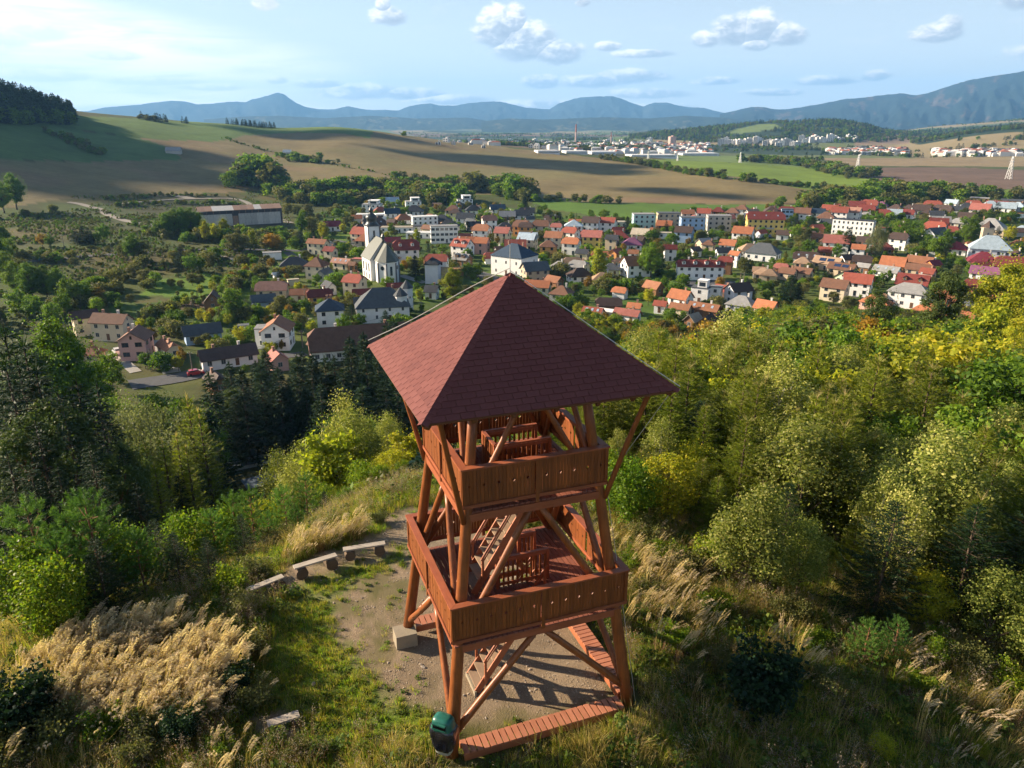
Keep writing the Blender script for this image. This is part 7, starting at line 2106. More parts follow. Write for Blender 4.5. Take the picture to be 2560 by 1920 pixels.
# nave
NX0, NX1, NW, NH, NRH = 2.4, 13.6, 11.0, 8.2, 7.2
mb = MB(); l, w = (NX1 - NX0), NW / 2
V = [(NX0, -w, -1.5), (NX1, -w, -1.5), (NX1, w, -1.5), (NX0, w, -1.5), (NX0, -w, NH), (NX1, -w, NH), (NX1, w, NH), (NX0, w, NH), (NX0, 0, NH + NRH), (NX1, 0, NH + NRH)]
mb.add(V, [(0, 1, 5, 4), (2, 3, 7, 6), (1, 2, 6, 9, 5), (3, 0, 4, 8, 7), (4, 5, 9, 8), (6, 7, 8, 9)]); mb.build('nave_walls', WM['w'], CH)
o = roof_solid(l + .3, NW, NRH, 'g', .35, NH).build('nave_roof', M_CHR, CH, loc=((NX0 + NX1) / 2, 0, 0))
for i, s in ((0, 1), (1, 1), (2, 1), (0, -1), (1, -1), (2, -1)):
 xx = NX0 + 2.0 + i * 3.5
 MB().box((xx, s * (w + .02), 4.8), (1.3, .12, 3.2)).build('arched_window', M_GLASS, CH)
 MB().box((xx, s * (w + .01), 1.4), (1.5, .10, 2.0)).build('blind_arch', M_QUOIN, CH)
# chancel with five-sided end
CW = 4.0
pts = [(NX1, -CW), (NX1 + 5.0, -CW), (NX1 + 8.2, -CW * .45), (NX1 + 8.2, CW * .45), (NX1 + 5.0, CW), (NX1, CW)]
V = [(x, y, -1.5) for x, y in pts] + [(x, y, 8.0) for x, y in pts]; n = len(pts)
MB().add(V, [tuple(reversed(range(n))), tuple(range(n, 2 * n))] + [(i, (i + 1) % n, (i + 1) % n + n, i + n) for i in range(n)]).build('chancel_walls', WM['w'], CH)
q_ = [(x + (.35 if x > NX1 + 1 else 0), y * 1.09) for x, y in pts]
V = [(x, y, 7.9) for x, y in q_] + [(NX1, 0, 14.2), (NX1 + 4.2, 0, 14.2)]
MB().add(V, [(0, 1, 7, 6), (1, 2, 7), (2, 3, 7), (3, 4, 7), (4, 5, 6, 7), (5, 0, 6), (5, 4, 3, 2, 1, 0)]).build('chancel_roof', M_CHR, CH)
for i in range(1, 4):
 (x0, y0), (x1, y1) = pts[i], pts[i + 1]
 cx, cy = (x0 + x1) / 2, (y0 + y1) / 2; an = math.atan2(y1 - y0, x1 - x0)
 if i == 2:
  MB().box((cx + .03, cy, 4.6), (.9, .12, 3.4), rz=an).build('arched_window', M_GLASS, CH)
 else:
  MB().tube([(cx + .06 * math.sin(an), cy - .06 * math.cos(an), 5.6), (cx - .2 * math.sin(an), cy + .2 * math.cos(an), 5.6)], .8, 12).build('round_window', M_GLASS, CH)
for (x, y) in pts[1:5]:
 MB().box((x + .1, y * 1.03, 3.2), (.55, .55, 8.6), taper=.8).build('buttress', M_QUOIN, CH)
mb = MB(); mb.tube([(NX1, 0, z) for z in (14.2, 15.6, 15.9, 16.5, 17.0, 17.4, 18.0, 19.2)], [.5, .5, .75, .8, .5, .3, .12, .03], 8); mb.build('ridge_turret', M_DOME, CH)
FOOT.append((corg.x + cdir.x * 11, corg.y + cdir.y * 11, 15))
# second church at the far right
kx = ZR['8']
bx, by = ground(kx[0] + 1975 * kx[2], kx[1] + 610 * kx[2])
house(bx, by + 7, R_(-28), 17, 12, 2, 'h', 'k', 'B', pitch=42, near=False, label='pale church hall with big blue-grey hipped roof at the far right', chim=0, fh=3.4, name='chapel', cat='chapel')
t = empty('bell_tower', (bx + 3.5, by + 17, hz(bx, by + 17)), R_(-20))
MB().box((0, 0, 7), (4.6, 4.6, 17)).build('walls', WM['b'], t)
MB().tube([(0, 0, 15.4), (0, 0, 16.2), (0, 0, 17.4), (0, 0, 18.6)], [3.2, 2.6, 1.2, .1], 4).build('roof', RM['N'], t)
for rot, (a, b_) in ((0, (0, -2.3)), (-math.pi / 2, (-2.3, 0))):
 obj('window', WIN[(.8, 1.3, 0)], t, (a, b_, 12.2), (0, 0, rot), s=(1.1, 1, 1.6))
tag(t, 'beige square bell tower behind the blue-grey church hall', 'bell tower')
FOOT.append((bx, by + 8, 12))
# ------------------------------------------------------------------ the derelict warehouse
x_, y_ = ground(0 + 1640 * .36166, 450 + 312 * .36166)
vd = math.atan2(x_, y_)
wh = empty('warehouse', (x_, y_ + 7, hz(x_, y_ + 7)), R_(7) - vd); wh.scale = (1.03, 1, 1.6)
tag(wh, 'long grey concrete shed with patched rusty and white sheet roof at the foot of the stubble field', 'warehouse')
M_PANEL = mat_simple('concrete_panel', (.42, .40, .37), .9, .2, .25, .8, objvar=.12)
M_RUST = mat_simple('rusty_sheet', (.27, .17, .12), .8, .3, .3, 1.2, objvar=.2)
M_SHEETW = mat_simple('pale_sheet', (.50, .47, .43), .7, .3, .2, 1.2)
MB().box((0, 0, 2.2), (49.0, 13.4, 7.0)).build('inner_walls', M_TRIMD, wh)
pm = MB().box((0, 0, 0), (3.55, .16, 4.6)).mesh('panel', M_PANEL)
for i in range(13):
 if i == 5:
  MB().box((0, 0, 0), (3.2, .12, 3.8)).build('gate', M_RUST, wh, loc=(-21.6 + i * 3.6, -6.8, 1.9)); continue
 obj('panel', pm, wh, (-21.6 + i * 3.6, -6.83, 2.3))
for i in range(26):
 MB().box((0, 0, 0), (.18, .25, 1.4)).build('post', M_RUST, wh, loc=(-23.6 + i * 1.88, -6.85, 5.4)) if i % 2 == 0 else None
for i in range(12):
 o = MB().beam((0, -7.6, 5.9), (0, 0, 7.3), 4.08, .12).add([], []).build('roof_sheet', M_SHEETW if i in (2, 3, 4, 8) else M_RUST, wh, loc=(-22.6 + i * 4.1, 0, .1))
 o = MB().beam((0, 0, 7.3), (0, 7.6, 5.9), 4.08, .12).build('roof_sheet', M_SHEETW if i in (2, 6) else M_RUST, wh, loc=(-22.6 + i * 4.1, 0, .1))
FOOT.append((x_, y_ + 7, 27))
# ------------------------------------------------------------------ roads, yards, courts
M_ASPH = mat_simple('asphalt', (.085, .085, .088), .9, .2, .2, .6)
M_GRAV = mat_simple('gravel_road', (.27, .24, .20), .95, .1, .2, .8)
M_CONCR = mat_simple('pale_concrete', (.30, .28, .25), .9, .2, .2, .7)
def ribbon(name, pts, width, mat, lift=.14, reg='5'):
 ox, oy, kk = ZR[reg] if reg in ZR else (0, 0, D2P)
 P_ = [Vector((*ground(ox + a * kk, oy + b_ * kk), 0)) for a, b_ in pts]
 out_ = []
 for i in range(len(P_) - 1):
  a, b_ = P_[i], P_[i + 1]; n = max(2, int((b_ - a).length / 5))
  for j in range(n): out_.append(a.lerp(b_, j / n))
 out_.append(P_[-1])
 for _ in range(4):
  out_ = [out_[0]] + [(out_[i - 1] + out_[i] * 2 + out_[i + 1]) / 4 for i in range(1, len(out_) - 1)] + [out_[-1]]
 V, Fs = [], []
 for i, p in enumerate(out_):
  d = (out_[min(i + 1, len(out_) - 1)] - out_[max(i - 1, 0)]).normalized(); s = Vector((-d.y, d.x, 0)) * width / 2
  zc = hz(p.x, p.y)
  for q_ in (p + s, p - s):
   V.append((q_.x, q_.y, max(zc, hz(q_.x, q_.y)) + lift))
  if i: Fs.append((2 * i - 2, 2 * i - 1, 2 * i + 1, 2 * i))
 me = new_mesh(name, V, [tuple(reversed(f)) for f in Fs], mat)
 o = obj(name, me); tag(o, kind='structure')
ribbon('road', P(-100, 590, 90, 575, 270, 560, 400, 545, 800, 515, 1100, 497, 1300, 482, 1540, 482, 1950, 484, 2120, 492), 5.5, M_ASPH)
ribbon('road', P(60, 650, 150, 600, 230, 545, 330, 560, 470, 610, 600, 660), 6.5, M_ASPH, .16, '6')
ribbon('road', P(1990, 500, 2060, 560, 2100, 610), 4.5, M_ASPH, .15)
ribbon('path', P(470, 155, 560, 160, 620, 190, 690, 195, 720, 225, 790, 260, 900, 292, 1080, 322), 5.5, M_GRAV)
ribbon('path', P(830, 165, 1000, 150, 1200, 133, 1400, 130, 1620, 125, 1700, 150, 1760, 190, 1900, 260, 2010, 298), 4.5, M_GRAV)
ribbon('path', P(1200, 108, 1260, 115, 1330, 130), 8, M_GRAV, .17)
ribbon('path', P(1500, 520, 1600, 550, 1700, 580, 1650, 600), 3.5, M_GRAV)
ribbon('road', P(1075, 1110, 1120, 1200, 1190, 1335), 4.5, M_CONCR, .12)
ribbon('road', P(900, 1420, 1000, 1400, 1150, 1385, 1330, 1355, 1420, 1320), 8.5, M_ASPH, .14)
ribbon('road', P(780, 1200, 860, 1260, 940, 1330), 3.0, M_CONCR, .12)
ribbon('road', P(1820, 1210, 1990, 1230, 2110, 1200), 5.0, M_ASPH, .12)
ribbon('road', P(1850, 940, 2000, 955, 2150, 965), 3.2, M_CONCR, .12)
ribbon('road', P(1600, 850, 1750, 900, 1830, 930), 8, M_ASPH, .12, '6')
ribbon('road', P(930, 880, 1050, 920, 1160, 950), 4.0, M_CONCR, .12, '6')
ribbon('road', P(340, 700, 520, 730, 600, 745, 700, 720), 6.0, M_ASPH, .12, '7')
ribbon('road', P(1380, 790, 1550, 775, 1750, 760, 1850, 800), 12.0, M_ASPH, .12, '7')
ribbon('road', P(820, 890, 900, 870, 960, 850), 6.0, M_ASPH, .12, '8')
# sports court in the hollow, with its white curb
def pad(name, pts, mat, lift, kk=.4069, oy=720):
 P_ = [ground(a * kk, oy + b_ * kk) for a, b_ in pts]
 n = 7; V = []; Fs = []
 for i in range(n + 1):
  for j in range(n + 1):
   s, t_ = i / n, j / n
   x = (P_[0][0] * (1 - s) + P_[1][0] * s) * (1 - t_) + (P_[3][0] * (1 - s) + P_[2][0] * s) * t_
   y = (P_[0][1] * (1 - s) + P_[1][1] * s) * (1 - t_) + (P_[3][1] * (1 - s) + P_[2][1] * s) * t_
   V.append((x, y, hz(x, y) + lift))
 for i in range(n):
  for j in range(n):
   a = i * (n + 1) + j; Fs.append((a, a + n + 1, a + n + 2, a + 1))
 me = new_mesh(name, V, Fs, mat); o = obj(name, me); tag(o, kind='structure'); return P_
M_COURT = mat_simple('court_surface', (.085, .11, .14), .8, .2, .12, .5)
M_CURB = mat_simple('white_curb', (.5, .5, .46), .8, .2, .12, .5)
cp = pad('sports_court', P(1365, 1100, 1720, 1022, 1740, 1066, 1385, 1142), M_COURT, .35)
pad('sports_court', P(1480, 1190, 1700, 1130, 1760, 1180, 1520, 1250), M_COURT, .35)
ce = MB()
for i in range(4):
 a, b_ = cp[i], cp[(i + 1) % 4]
 for j in range(6):
  p = [a[q] + (b_[q] - a[q]) * j / 6 for q in (0, 1)]; r_ = [a[q] + (b_[q] - a[q]) * (j + 1) / 6 for q in (0, 1)]
  ce.beam((p[0], p[1], hz(*p) + .5), (r_[0], r_[1], hz(*r_) + .5), .35, .5)
tag(ce.build('court_curb', M_CURB), kind='structure')
ribbon('path', [(1340 * .4069 / D2P, (720 + 1105 * .4069) / D2P), (1330 * .4069 / D2P, (720 + 1170 * .4069) / D2P), (1300 * .4069 / D2P, (720 + 1250 * .4069) / D2P)], 2.6, M_GRAV, .3, 'd')
M_YEL = mat_simple('yellow_paint', (.50, .33, .03), .5, .4, .1, 3)
for i, u in enumerate((1548, 1578, 1608)):
 x, y = ground(u * .4069, 720 + 1030 * .4069)
 o = MB().tube([(0, 0, -.3), (0, 0, 3.0)], .07, 6).build('post', M_YEL, None, loc=(x, y, hz(x, y)))
 o.name = 'goal_post'
 tag(o, ['left', 'middle', 'right'][i] + ' one of three yellow posts behind the sports court', 'post', 'yellow posts by the court')
# ------------------------------------------------------------------ cars, poles
CARC = {'red': (.42, .02, .03), 'white': (.62, .62, .60), 'black': (.02, .022, .025), 'blue': (.03, .07, .22), 'grey': (.20, .21, .22), 'teal': (.03, .16, .17)}
CM = {}
for k_, c_ in CARC.items():
 m, nt, b, out = base_mat('car_paint_' + k_, .3, .5); b.inputs['Base Color'].default_value = (*c_, 1); b.inputs['Coat Weight'].default_value = .6; CM[k_] = m
M_TYRE = mat_simple('tyre', (.02, .02, .02), .9)
def car(reg, u, v, yaw, colr, label, van=False):
 ox, oy, kk = ZR[reg]; x, y = ground(ox + u * kk, oy + v * kk)
 t = empty('parked_car', (x, y, hz(x, y) + .20), R_(yaw) - math.atan2(x, y))
 h = .35 if van else 0
 prof = [(-2.1, .25), (-2.15, .65), (-2.0, .95 + h), (-1.5, 1.42 + h), (.45, 1.45 + h), (1.15, 1.0 + h * .3), (1.95, .85), (2.15, .60), (2.12, .25)]
 V = []; n = len(prof)
 for s in (-1, 1):
  for (a, z) in prof: V.append((a, s * (.85 if z < 1.1 else .68), z))
 Fs = [tuple(range(n)), tuple(range(2 * n - 1, n - 1, -1))] + [(i, i + n, (i + 1) % n + n, (i + 1) % n) for i in range(n)]
 MB().add(V, Fs).build('body', CM[colr], t)
 for s in (-1, 1):
  MB().box((-.45, s * .77, 1.18 + h * .8), (2.0, .05, .34)).build('side_window', M_GLASS, t)
  for a in (-1.3, 1.3):
   MB().tube([(a, s * .72, .30), (a, s * .90, .30)], .31, 10).build('wheel', M_TYRE, t)
 MB().beam((.62, 0, 1.40 + h), (1.16, 0, 1.05 + h * .4), 1.25, .05).build('windscreen', M_GLASS, t)
 MB().beam((-1.62, 0, 1.36 + h), (-1.98, 0, 1.0 + h), 1.25, .05).build('rear_window', M_GLASS, t)
 tag(t, label, 'car')
car('5', 1355, 1350, 5, 'red', 'red car parked beside the long low white house')
car('5', 810, 1205, 100, 'white', 'white van in the yard of the long cream house', True)
car('5', 610, 1370, 5, 'black', 'dark blue-black car parked in shade under the big tree on the left')
car('5', 305, 558, 5, 'teal', 'dark teal car driving on the valley road at the far left')
car('6', 285, 598, 0, 'black', 'black car on the road left of the church tower')
car('6', 1615, 872, -15, 'blue', 'blue car parked on the lane below the blue-roofed hall')
car('6', 410, 1140, 60, 'red', 'small red car behind the manor wing')
car('6', 460, 1145, 70, 'white', 'white car next to the small red one behind the manor wing')
car('6', 45, 745, 0, 'grey', 'silver car beside the bungalow with black hipped roof')
car('7', 870, 655, 10, 'blue', 'dark blue van behind the dark-roofed cream cottage', True)
car('8', 95, 385, 10, 'blue', 'blue van in front of the yellow building', True)
car('8', 100, 345, 10, 'white', 'white car behind the blue van by the yellow building')
M_POLE = mat_simple('pole_wood', (.22, .18, .14), .9, .2, .2, 3)
M_POLEC = mat_simple('pole_concrete', (.45, .42, .38), .9, .2, .2, 3)
POLES = []
def pole(reg, u, vb, vt, label, twin=False, mat=None):
 ox, oy, kk = ZR[reg]; x, y = ground(ox + u * kk, oy + vb * kk); D = math.hypot(x, y)
 h = (vb - vt) * kk * D / F * 1.03
 t = empty('utility_pole', (x, y, hz(x, y)), 0)
 for s in ((-.7, .7) if twin else (0,)):
  MB().tube([(s, 0, -.5), (s, 0, h)], [.17, .10], 7).build('shaft', mat or M_POLE, t)
 MB().box((0, 0, h - .5), (1.9 if twin else 1.4, .12, .12)).build('crossarm', M_POLE, t)
 for s in (-.55, 0, .55): MB().tube([(s, 0, h - .45), (s, 0, h - .22)], .05, 6).build('insulator', M_CURB, t)
 tag(t, label, 'utility pole', 'utility poles in the village'); POLES.append((x, y, hz(x, y) + h))
for a in (('5', 1335, 1350, 1190, 'wooden utility pole by the red car'), ('5', 2095, 1160, 1040, 'utility pole between the rusty-gabled house and the old farmhouse'), ('5', 447, 480, 398, 'lone utility pole on the dark slope at the far left'),
   ('5', 2112, 850, 750, 'utility pole by the grey lane below the pyramid-roofed villa'), ('6', 510, 680, 555, 'utility pole left of the church tower'), ('6', 1120, 1220, 1115, 'utility pole in the garden right of the manor turrets'),
   ('6', 22, 1530, 1380, 'utility pole at the corner of the old farmhouse wing'), ('7', 1035, 800, 740, 'utility pole in the meadow below the big green tree'), ('7', 130, 210, 120, 'white mast at the upper edge of the gardens'),
   ('7', 960, 980, 940, 'short pole above the red courtyard roofs'), ('8', 1988, 800, 720, 'pole beside the brick-gabled house at the right'), ('8', 1215, 710, 655, 'pole between the orange barn and the rusty roof'), ('8', 612, 640, 575, 'pole behind the solar-panel roof')):
 pole(*a)
pole('7', 1880, 830, 690, 'twin-shaft transformer pole right of the dormered long building', True)
pole('7', 1585, 1215, 1145, 'white crossbar pole below the dark barn', True, M_POLEC)
def cable(a, b_, sag):
 pts = []
 for i in range(15):
  f = i / 14; pts.append((a[0] + (b_[0] - a[0]) * f, a[1] + (b_[1] - a[1]) * f, a[2] + (b_[2] - a[2]) * f - sag * 4 * f * (1 - f)))
 o = MB().tube(pts, .035, 4).build('overhead_cable', M_TRIMD); return o
for i, (a, b_, lab) in enumerate(((0, 1, 'overhead cable from the pole by the red car towards the farmhouse'), (13, 10, 'overhead cable crossing the right-hand village roofs'), (4, 3, 'overhead cable left of the church'), (5, 6, 'overhead cable over the manor garden'))):
 tag(cable(POLES[a], POLES[b_], 2.5), lab, 'cable')
# ------------------------------------------------------------------ village trees
def T(reg, items):
 ox, oy, kk = ZR[reg]
 for it in items:
  u, vb, vt, kind = it[:4]
  x, y = ground(ox + u * kk, oy + vb * kk); D = math.hypot(x, y)
  h = (vb - vt) * kk * D / F * 1.06
  ratio = {'broad': 1.0}.get(kind, 1.0)
  plant(kind, x, y, h, sx=(it[4] if len(it) > 4 else 1.0), label=(it[5] if len(it) > 5 else None))
T('5', [(120, 205, 5, 'broad', 1.0, 'big solitary tree at the left edge against the stubble field'), (30, 230, 60, 'broad', 1.1), (535, 445, 350, 'spruce', 1.5), (580, 442, 345, 'spruce', 1.5), (622, 442, 348, 'spruce', 1.5), (725, 438, 322, 'broad', .9), (675, 440, 370, 'broad', 1.0), (640, 440, 380, 'spruce', 1.4),
  (930, 560, 395, 'broad_o', 1.1), (870, 545, 440, 'broad_o', 1.1), (985, 560, 430, 'broad_o', 1), (1100, 395, 300, 'broad', 1.1), (1160, 395, 250, 'broad', 1), (1215, 392, 220, 'broad', 1), (1275, 392, 212, 'broad', 1), (1330, 392, 212, 'broad', 1), (1385, 392, 240, 'broad', .9),
  (1430, 435, 285, 'broad_y', .8), (1500, 430, 300, 'broad_y', .8), (1560, 415, 265, 'broad_y', .9), (1620, 500, 370, 'broad_o', 1.2), (1690, 495, 375, 'broad_o', 1.1), (1748, 470, 340, 'broad_y', .6), (1890, 500, 373, 'broad_a', 1.2), (1840, 495, 385, 'broad_o', 1), (1920, 500, 395, 'broad_a', 1),
  (2080, 472, 360, 'spruce', 1.3), (2172, 465, 350, 'spruce', 1.2), (2090, 385, 240, 'broad_o', .9), (2160, 380, 255, 'broad_o', .9), (1990, 255, 165, 'broad_o', 1), (2140, 250, 165, 'broad_o', 1), (2060, 260, 180, 'broad_o', 1), (1262, 620, 480, 'spruce', 1.6), (1330, 645, 520, 'broad', 1.1), (1390, 640, 540, 'broad', 1), (1455, 620, 510, 'broad_o', 1),
  (1615, 722, 635, 'broad_a', 1.0, 'round orange autumn tree in the bright gardens'), (1190, 750, 680, 'broad_o', 1), (1255, 755, 690, 'broad_o', .9), (1380, 735, 655, 'broad_o', 1.2), (1330, 730, 645, 'broad_o', 1), (1610, 975, 755, 'broad', .85, 'dense egg-shaped green tree beside the dark brown chalet roof'),
  (1785, 965, 855, 'broad', .9), (1770, 1015, 930, 'broad', .9), (1945, 905, 790, 'broad_o', 1), (830, 925, 820, 'thuja', 1.2), (970, 1005, 915, 'spruce', 1.6), (690, 850, 750, 'broad_a', 1.1), (905, 855, 790, 'broad_o', 1), (1285, 832, 785, 'broad_o', .9), (1230, 805, 768, 'broad_o', .9), (1330, 805, 768, 'broad_y', .9),
  (295, 460, 385, 'broad_a', 1.1), (350, 470, 400, 'broad', 1), (1265, 1285, 1150, 'broad_a', .6, 'slim orange tree behind the utility pole by the red car'), (790, 1485, 1205, 'broad', .8, 'grey-green weeping tree between the pink house and the asphalt yard'), (740, 1400, 1230, 'broad', .7), (1430, 1150, 1060, 'broad_o', 1.1), (1500, 1150, 1070, 'broad', 1), (1370, 1150, 1080, 'broad_o', 1),
  (1660, 1130, 1080, 'broad_y', 1.3), (1950, 1185, 1100, 'broad_a', .6), (1910, 1185, 1120, 'broad', .7), (230, 830, 610, 'broad', 1.1), (120, 800, 600, 'broad', 1), (330, 830, 620, 'broad', 1), (420, 840, 640, 'broad', 1), (60, 720, 530, 'broad', 1), (500, 880, 700, 'broad', 1), (590, 850, 720, 'broad', 1), (0, 640, 420, 'broad', 1), (160, 700, 560, 'broad_o', 1),
  (20, 520, 330, 'broad', 1.1), (70, 560, 430, 'broad', 1), (390, 760, 640, 'broad', 1), (280, 720, 600, 'spruce', 1.3), (680, 930, 820, 'broad', 1), (450, 930, 800, 'broad', 1), (370, 1000, 860, 'broad', 1), (250, 960, 820, 'broad', 1), (130, 930, 780, 'broad', 1), (520, 600, 540, 'broad_o', 1.2), (620, 700, 640, 'broad_o', 1.3), (720, 740, 660, 'broad_o', 1.2), (800, 760, 690, 'broad_o', 1.2),
  (930, 700, 590, 'broad_o', 1.2), (1010, 720, 620, 'broad_o', 1.2), (870, 680, 600, 'broad', 1.2), (1080, 740, 640, 'broad', 1.1), (1130, 620, 560, 'broad_o', 1.1), (1200, 560, 490, 'broad_o', 1.3), (1300, 560, 490, 'broad_o', 1.2), (1400, 560, 500, 'broad_o', 1.1), (1120, 920, 850, 'broad', 1.1), (1060, 960, 880, 'broad', 1.1), (1180, 980, 900, 'broad', 1.1), (1250, 1000, 900, 'broad', 1.1),
  (1310, 960, 880, 'broad_o', 1.2), (1050, 1040, 950, 'broad', .9), (1700, 700, 640, 'broad', 1), (1740, 720, 650, 'spruce', 1.3), (1930, 690, 620, 'spruce', 1.2), (1780, 780, 690, 'broad', 1), (2050, 420, 350, 'broad_o', 1), (1180, 1290, 1230, 'broad', 1), (1700, 1340, 1270, 'broad', 1)])
T('6', [(110, 480, 340, 'broad_o', .9), (225, 570, 385, 'broad_y', .75), (130, 605, 480, 'spruce', 1.4), (192, 615, 520, 'spruce', 1.3), (20, 610, 480, 'spruce', 1.3), (290, 335, 250, 'broad_o', 1.1), (430, 350, 290, 'broad_y', 1), (480, 420, 330, 'broad_o', .9), (420, 430, 340, 'broad_o', .9), (1078, 610, 445, 'column', 1.1), (845, 515, 398, 'broad', .8), (1065, 885, 705, 'spruce', 1.5, 'conical spruce on the lawn right of the church'),
  (1320, 690, 590, 'broad', 1.2), (1185, 670, 590, 'spruce', 1.3), (1545, 475, 385, 'spruce', 1.5), (1410, 1150, 765, 'lime', 1.05, 'big tree turning yellow, just left of the tower roof slope'), (1100, 1110, 990, 'broad_y', 1.0), (1700, 775, 690, 'broad_y', .7), (2070, 300, 165, 'spruce', 1.5), (1880, 615, 520, 'spruce', 1.2), (2175, 570, 490, 'broad', 1),
  (480, 1285, 1150, 'spruce', 1.7), (930, 860, 770, 'broad', 1.1), (800, 1430, 1205, 'spruce', 1.5), (915, 1410, 1220, 'spruce', 1.5), (485, 1690, 1460, 'spruce', 1.6), (600, 1720, 1445, 'spruce', 1.6), (640, 1000, 930, 'broad', 1.2), (370, 950, 880, 'broad', 1), (400, 990, 910, 'broad', 1), (340, 860, 800, 'thuja', 1.3), (390, 670, 620, 'broad', 1), (950, 620, 560, 'broad_o', 1), (1030, 590, 500, 'broad_o', .8),
  (60, 1200, 1120, 'broad', 1.1), (130, 1190, 1120, 'broad_o', 1), (210, 1180, 1110, 'broad', 1), (40, 1330, 1260, 'broad_o', 1), (110, 1340, 1270, 'broad', 1), (1230, 700, 640, 'broad', 1), (1440, 830, 760, 'broad', 1), (1620, 830, 770, 'broad', 1), (1760, 620, 560, 'broad', 1), (1400, 650, 590, 'broad_o', 1), (1560, 900, 830, 'broad', 1), (1640, 960, 900, 'broad', 1), (1020, 1240, 1170, 'broad', 1.2), (1060, 1290, 1230, 'broad', 1),
  (2110, 460, 430, 'spruce', 1.2), (1220, 640, 600, 'broad_o', 1), (1520, 640, 600, 'broad', 1), (950, 420, 370, 'broad_o', .9), (1880, 440, 400, 'spruce', 1.2)])
T('7', [(270, 315, 180, 'spruce', 1.5), (335, 305, 185, 'spruce', 1.7), (300, 320, 210, 'broad', 1), (40, 175, 55, 'spruce', 1.4), (10, 180, 100, 'broad', 1), (910, 345, 220, 'spruce', 1.5), (755, 435, 320, 'broad', 1), (850, 445, 370, 'broad', 1.1), (1240, 365, 255, 'spruce', 1.2), (1290, 375, 290, 'broad', 1), (1215, 370, 300, 'broad', 1), (1540, 425, 325, 'broad_o', 1), (1640, 425, 320, 'broad', 1.1), (1700, 405, 325, 'broad', 1), (1600, 430, 340, 'broad', 1),
  (660, 775, 445, 'column', 1.25, 'tall dense yellow-green tree standing alone right of the hip-roofed hall'), (1110, 730, 430, 'broad', 1.05, 'massive dark green tree in the middle of the village'), (1160, 600, 395, 'broad_a', .9, 'golden crown rising behind the massive dark green tree'), (1050, 720, 480, 'broad', .8), (1205, 700, 560, 'spruce', 1.2), (1165, 720, 600, 'spruce', 1.1),
  (1250, 745, 655, 'thuja', 1.2), (1268, 745, 645, 'thuja', 1.2), (1287, 745, 650, 'thuja', 1.2), (1305, 745, 655, 'thuja', 1.2), (1230, 745, 690, 'thuja', 1.5), (1370, 525, 440, 'broad', 1.1), (1330, 540, 450, 'broad', 1), (1430, 460, 390, 'broad_a', 1), (832, 495, 420, 'spruce', 1.4), (1003, 432, 350, 'thuja', 1), (690, 905, 820, 'broad', 1.1), (570, 955, 900, 'broad', 1), (500, 1070, 925, 'broad_y', 1.1, 'yellow-green tree just above the tower roof slope, right of the brown hipped house'),
  (1030, 930, 850, 'broad', 1), (1090, 965, 805, 'broad_y', .9), (1200, 995, 900, 'broad_o', 1.1), (940, 845, 760, 'broad_y', .6), (1150, 960, 880, 'broad', 1), (1890, 645, 570, 'broad_o', 1), (2010, 690, 640, 'broad_y', .9), (380, 900, 840, 'broad', 1), (450, 880, 830, 'broad_o', 1), (760, 820, 760, 'broad', 1), (830, 830, 770, 'broad_o', .9), (300, 860, 800, 'broad_y', 1), (870, 380, 330, 'broad', 1), (610, 250, 180, 'broad', 1), (720, 240, 150, 'broad', 1.2), (810, 240, 175, 'broad', 1), (690, 230, 160, 'broad', 1),
  (640, 400, 340, 'spruce', 1.2), (430, 500, 460, 'broad', 1), (600, 220, 150, 'broad', 1), (1030, 200, 165, 'broad', 1.2), (1300, 195, 150, 'spruce', 1.3), (1400, 240, 180, 'broad', 1.3), (210, 170, 105, 'broad', 1.1), (170, 180, 120, 'broad', 1.1), (480, 290, 230, 'broad', 1.2), (140, 400, 350, 'broad', 1), (1460, 490, 440, 'broad_o', 1), (1840, 320, 260, 'broad', 1), (1900, 340, 230, 'spruce', 1.3), (2060, 370, 300, 'broad', 1.1), (2000, 350, 290, 'broad', 1),
  (1380, 620, 550, 'broad', 1), (1410, 640, 570, 'spruce', 1.2), (1580, 560, 490, 'broad', 1), (1640, 560, 500, 'broad', 1), (2150, 620, 560, 'broad', 1), (1950, 460, 400, 'broad_o', 1), (1850, 430, 380, 'broad_o', 1), (1000, 640, 570, 'broad', 1), (930, 520, 460, 'spruce', 1.1), (1560, 700, 660, 'broad', .8), (600, 720, 670, 'thuja', .9), (1940, 900, 820, 'broad', 1), (2060, 870, 760, 'broad', 1.1), (2140, 880, 780, 'spruce', 1.3), (1780, 900, 830, 'broad_y', 1), (1850, 940, 850, 'broad_y', 1)])
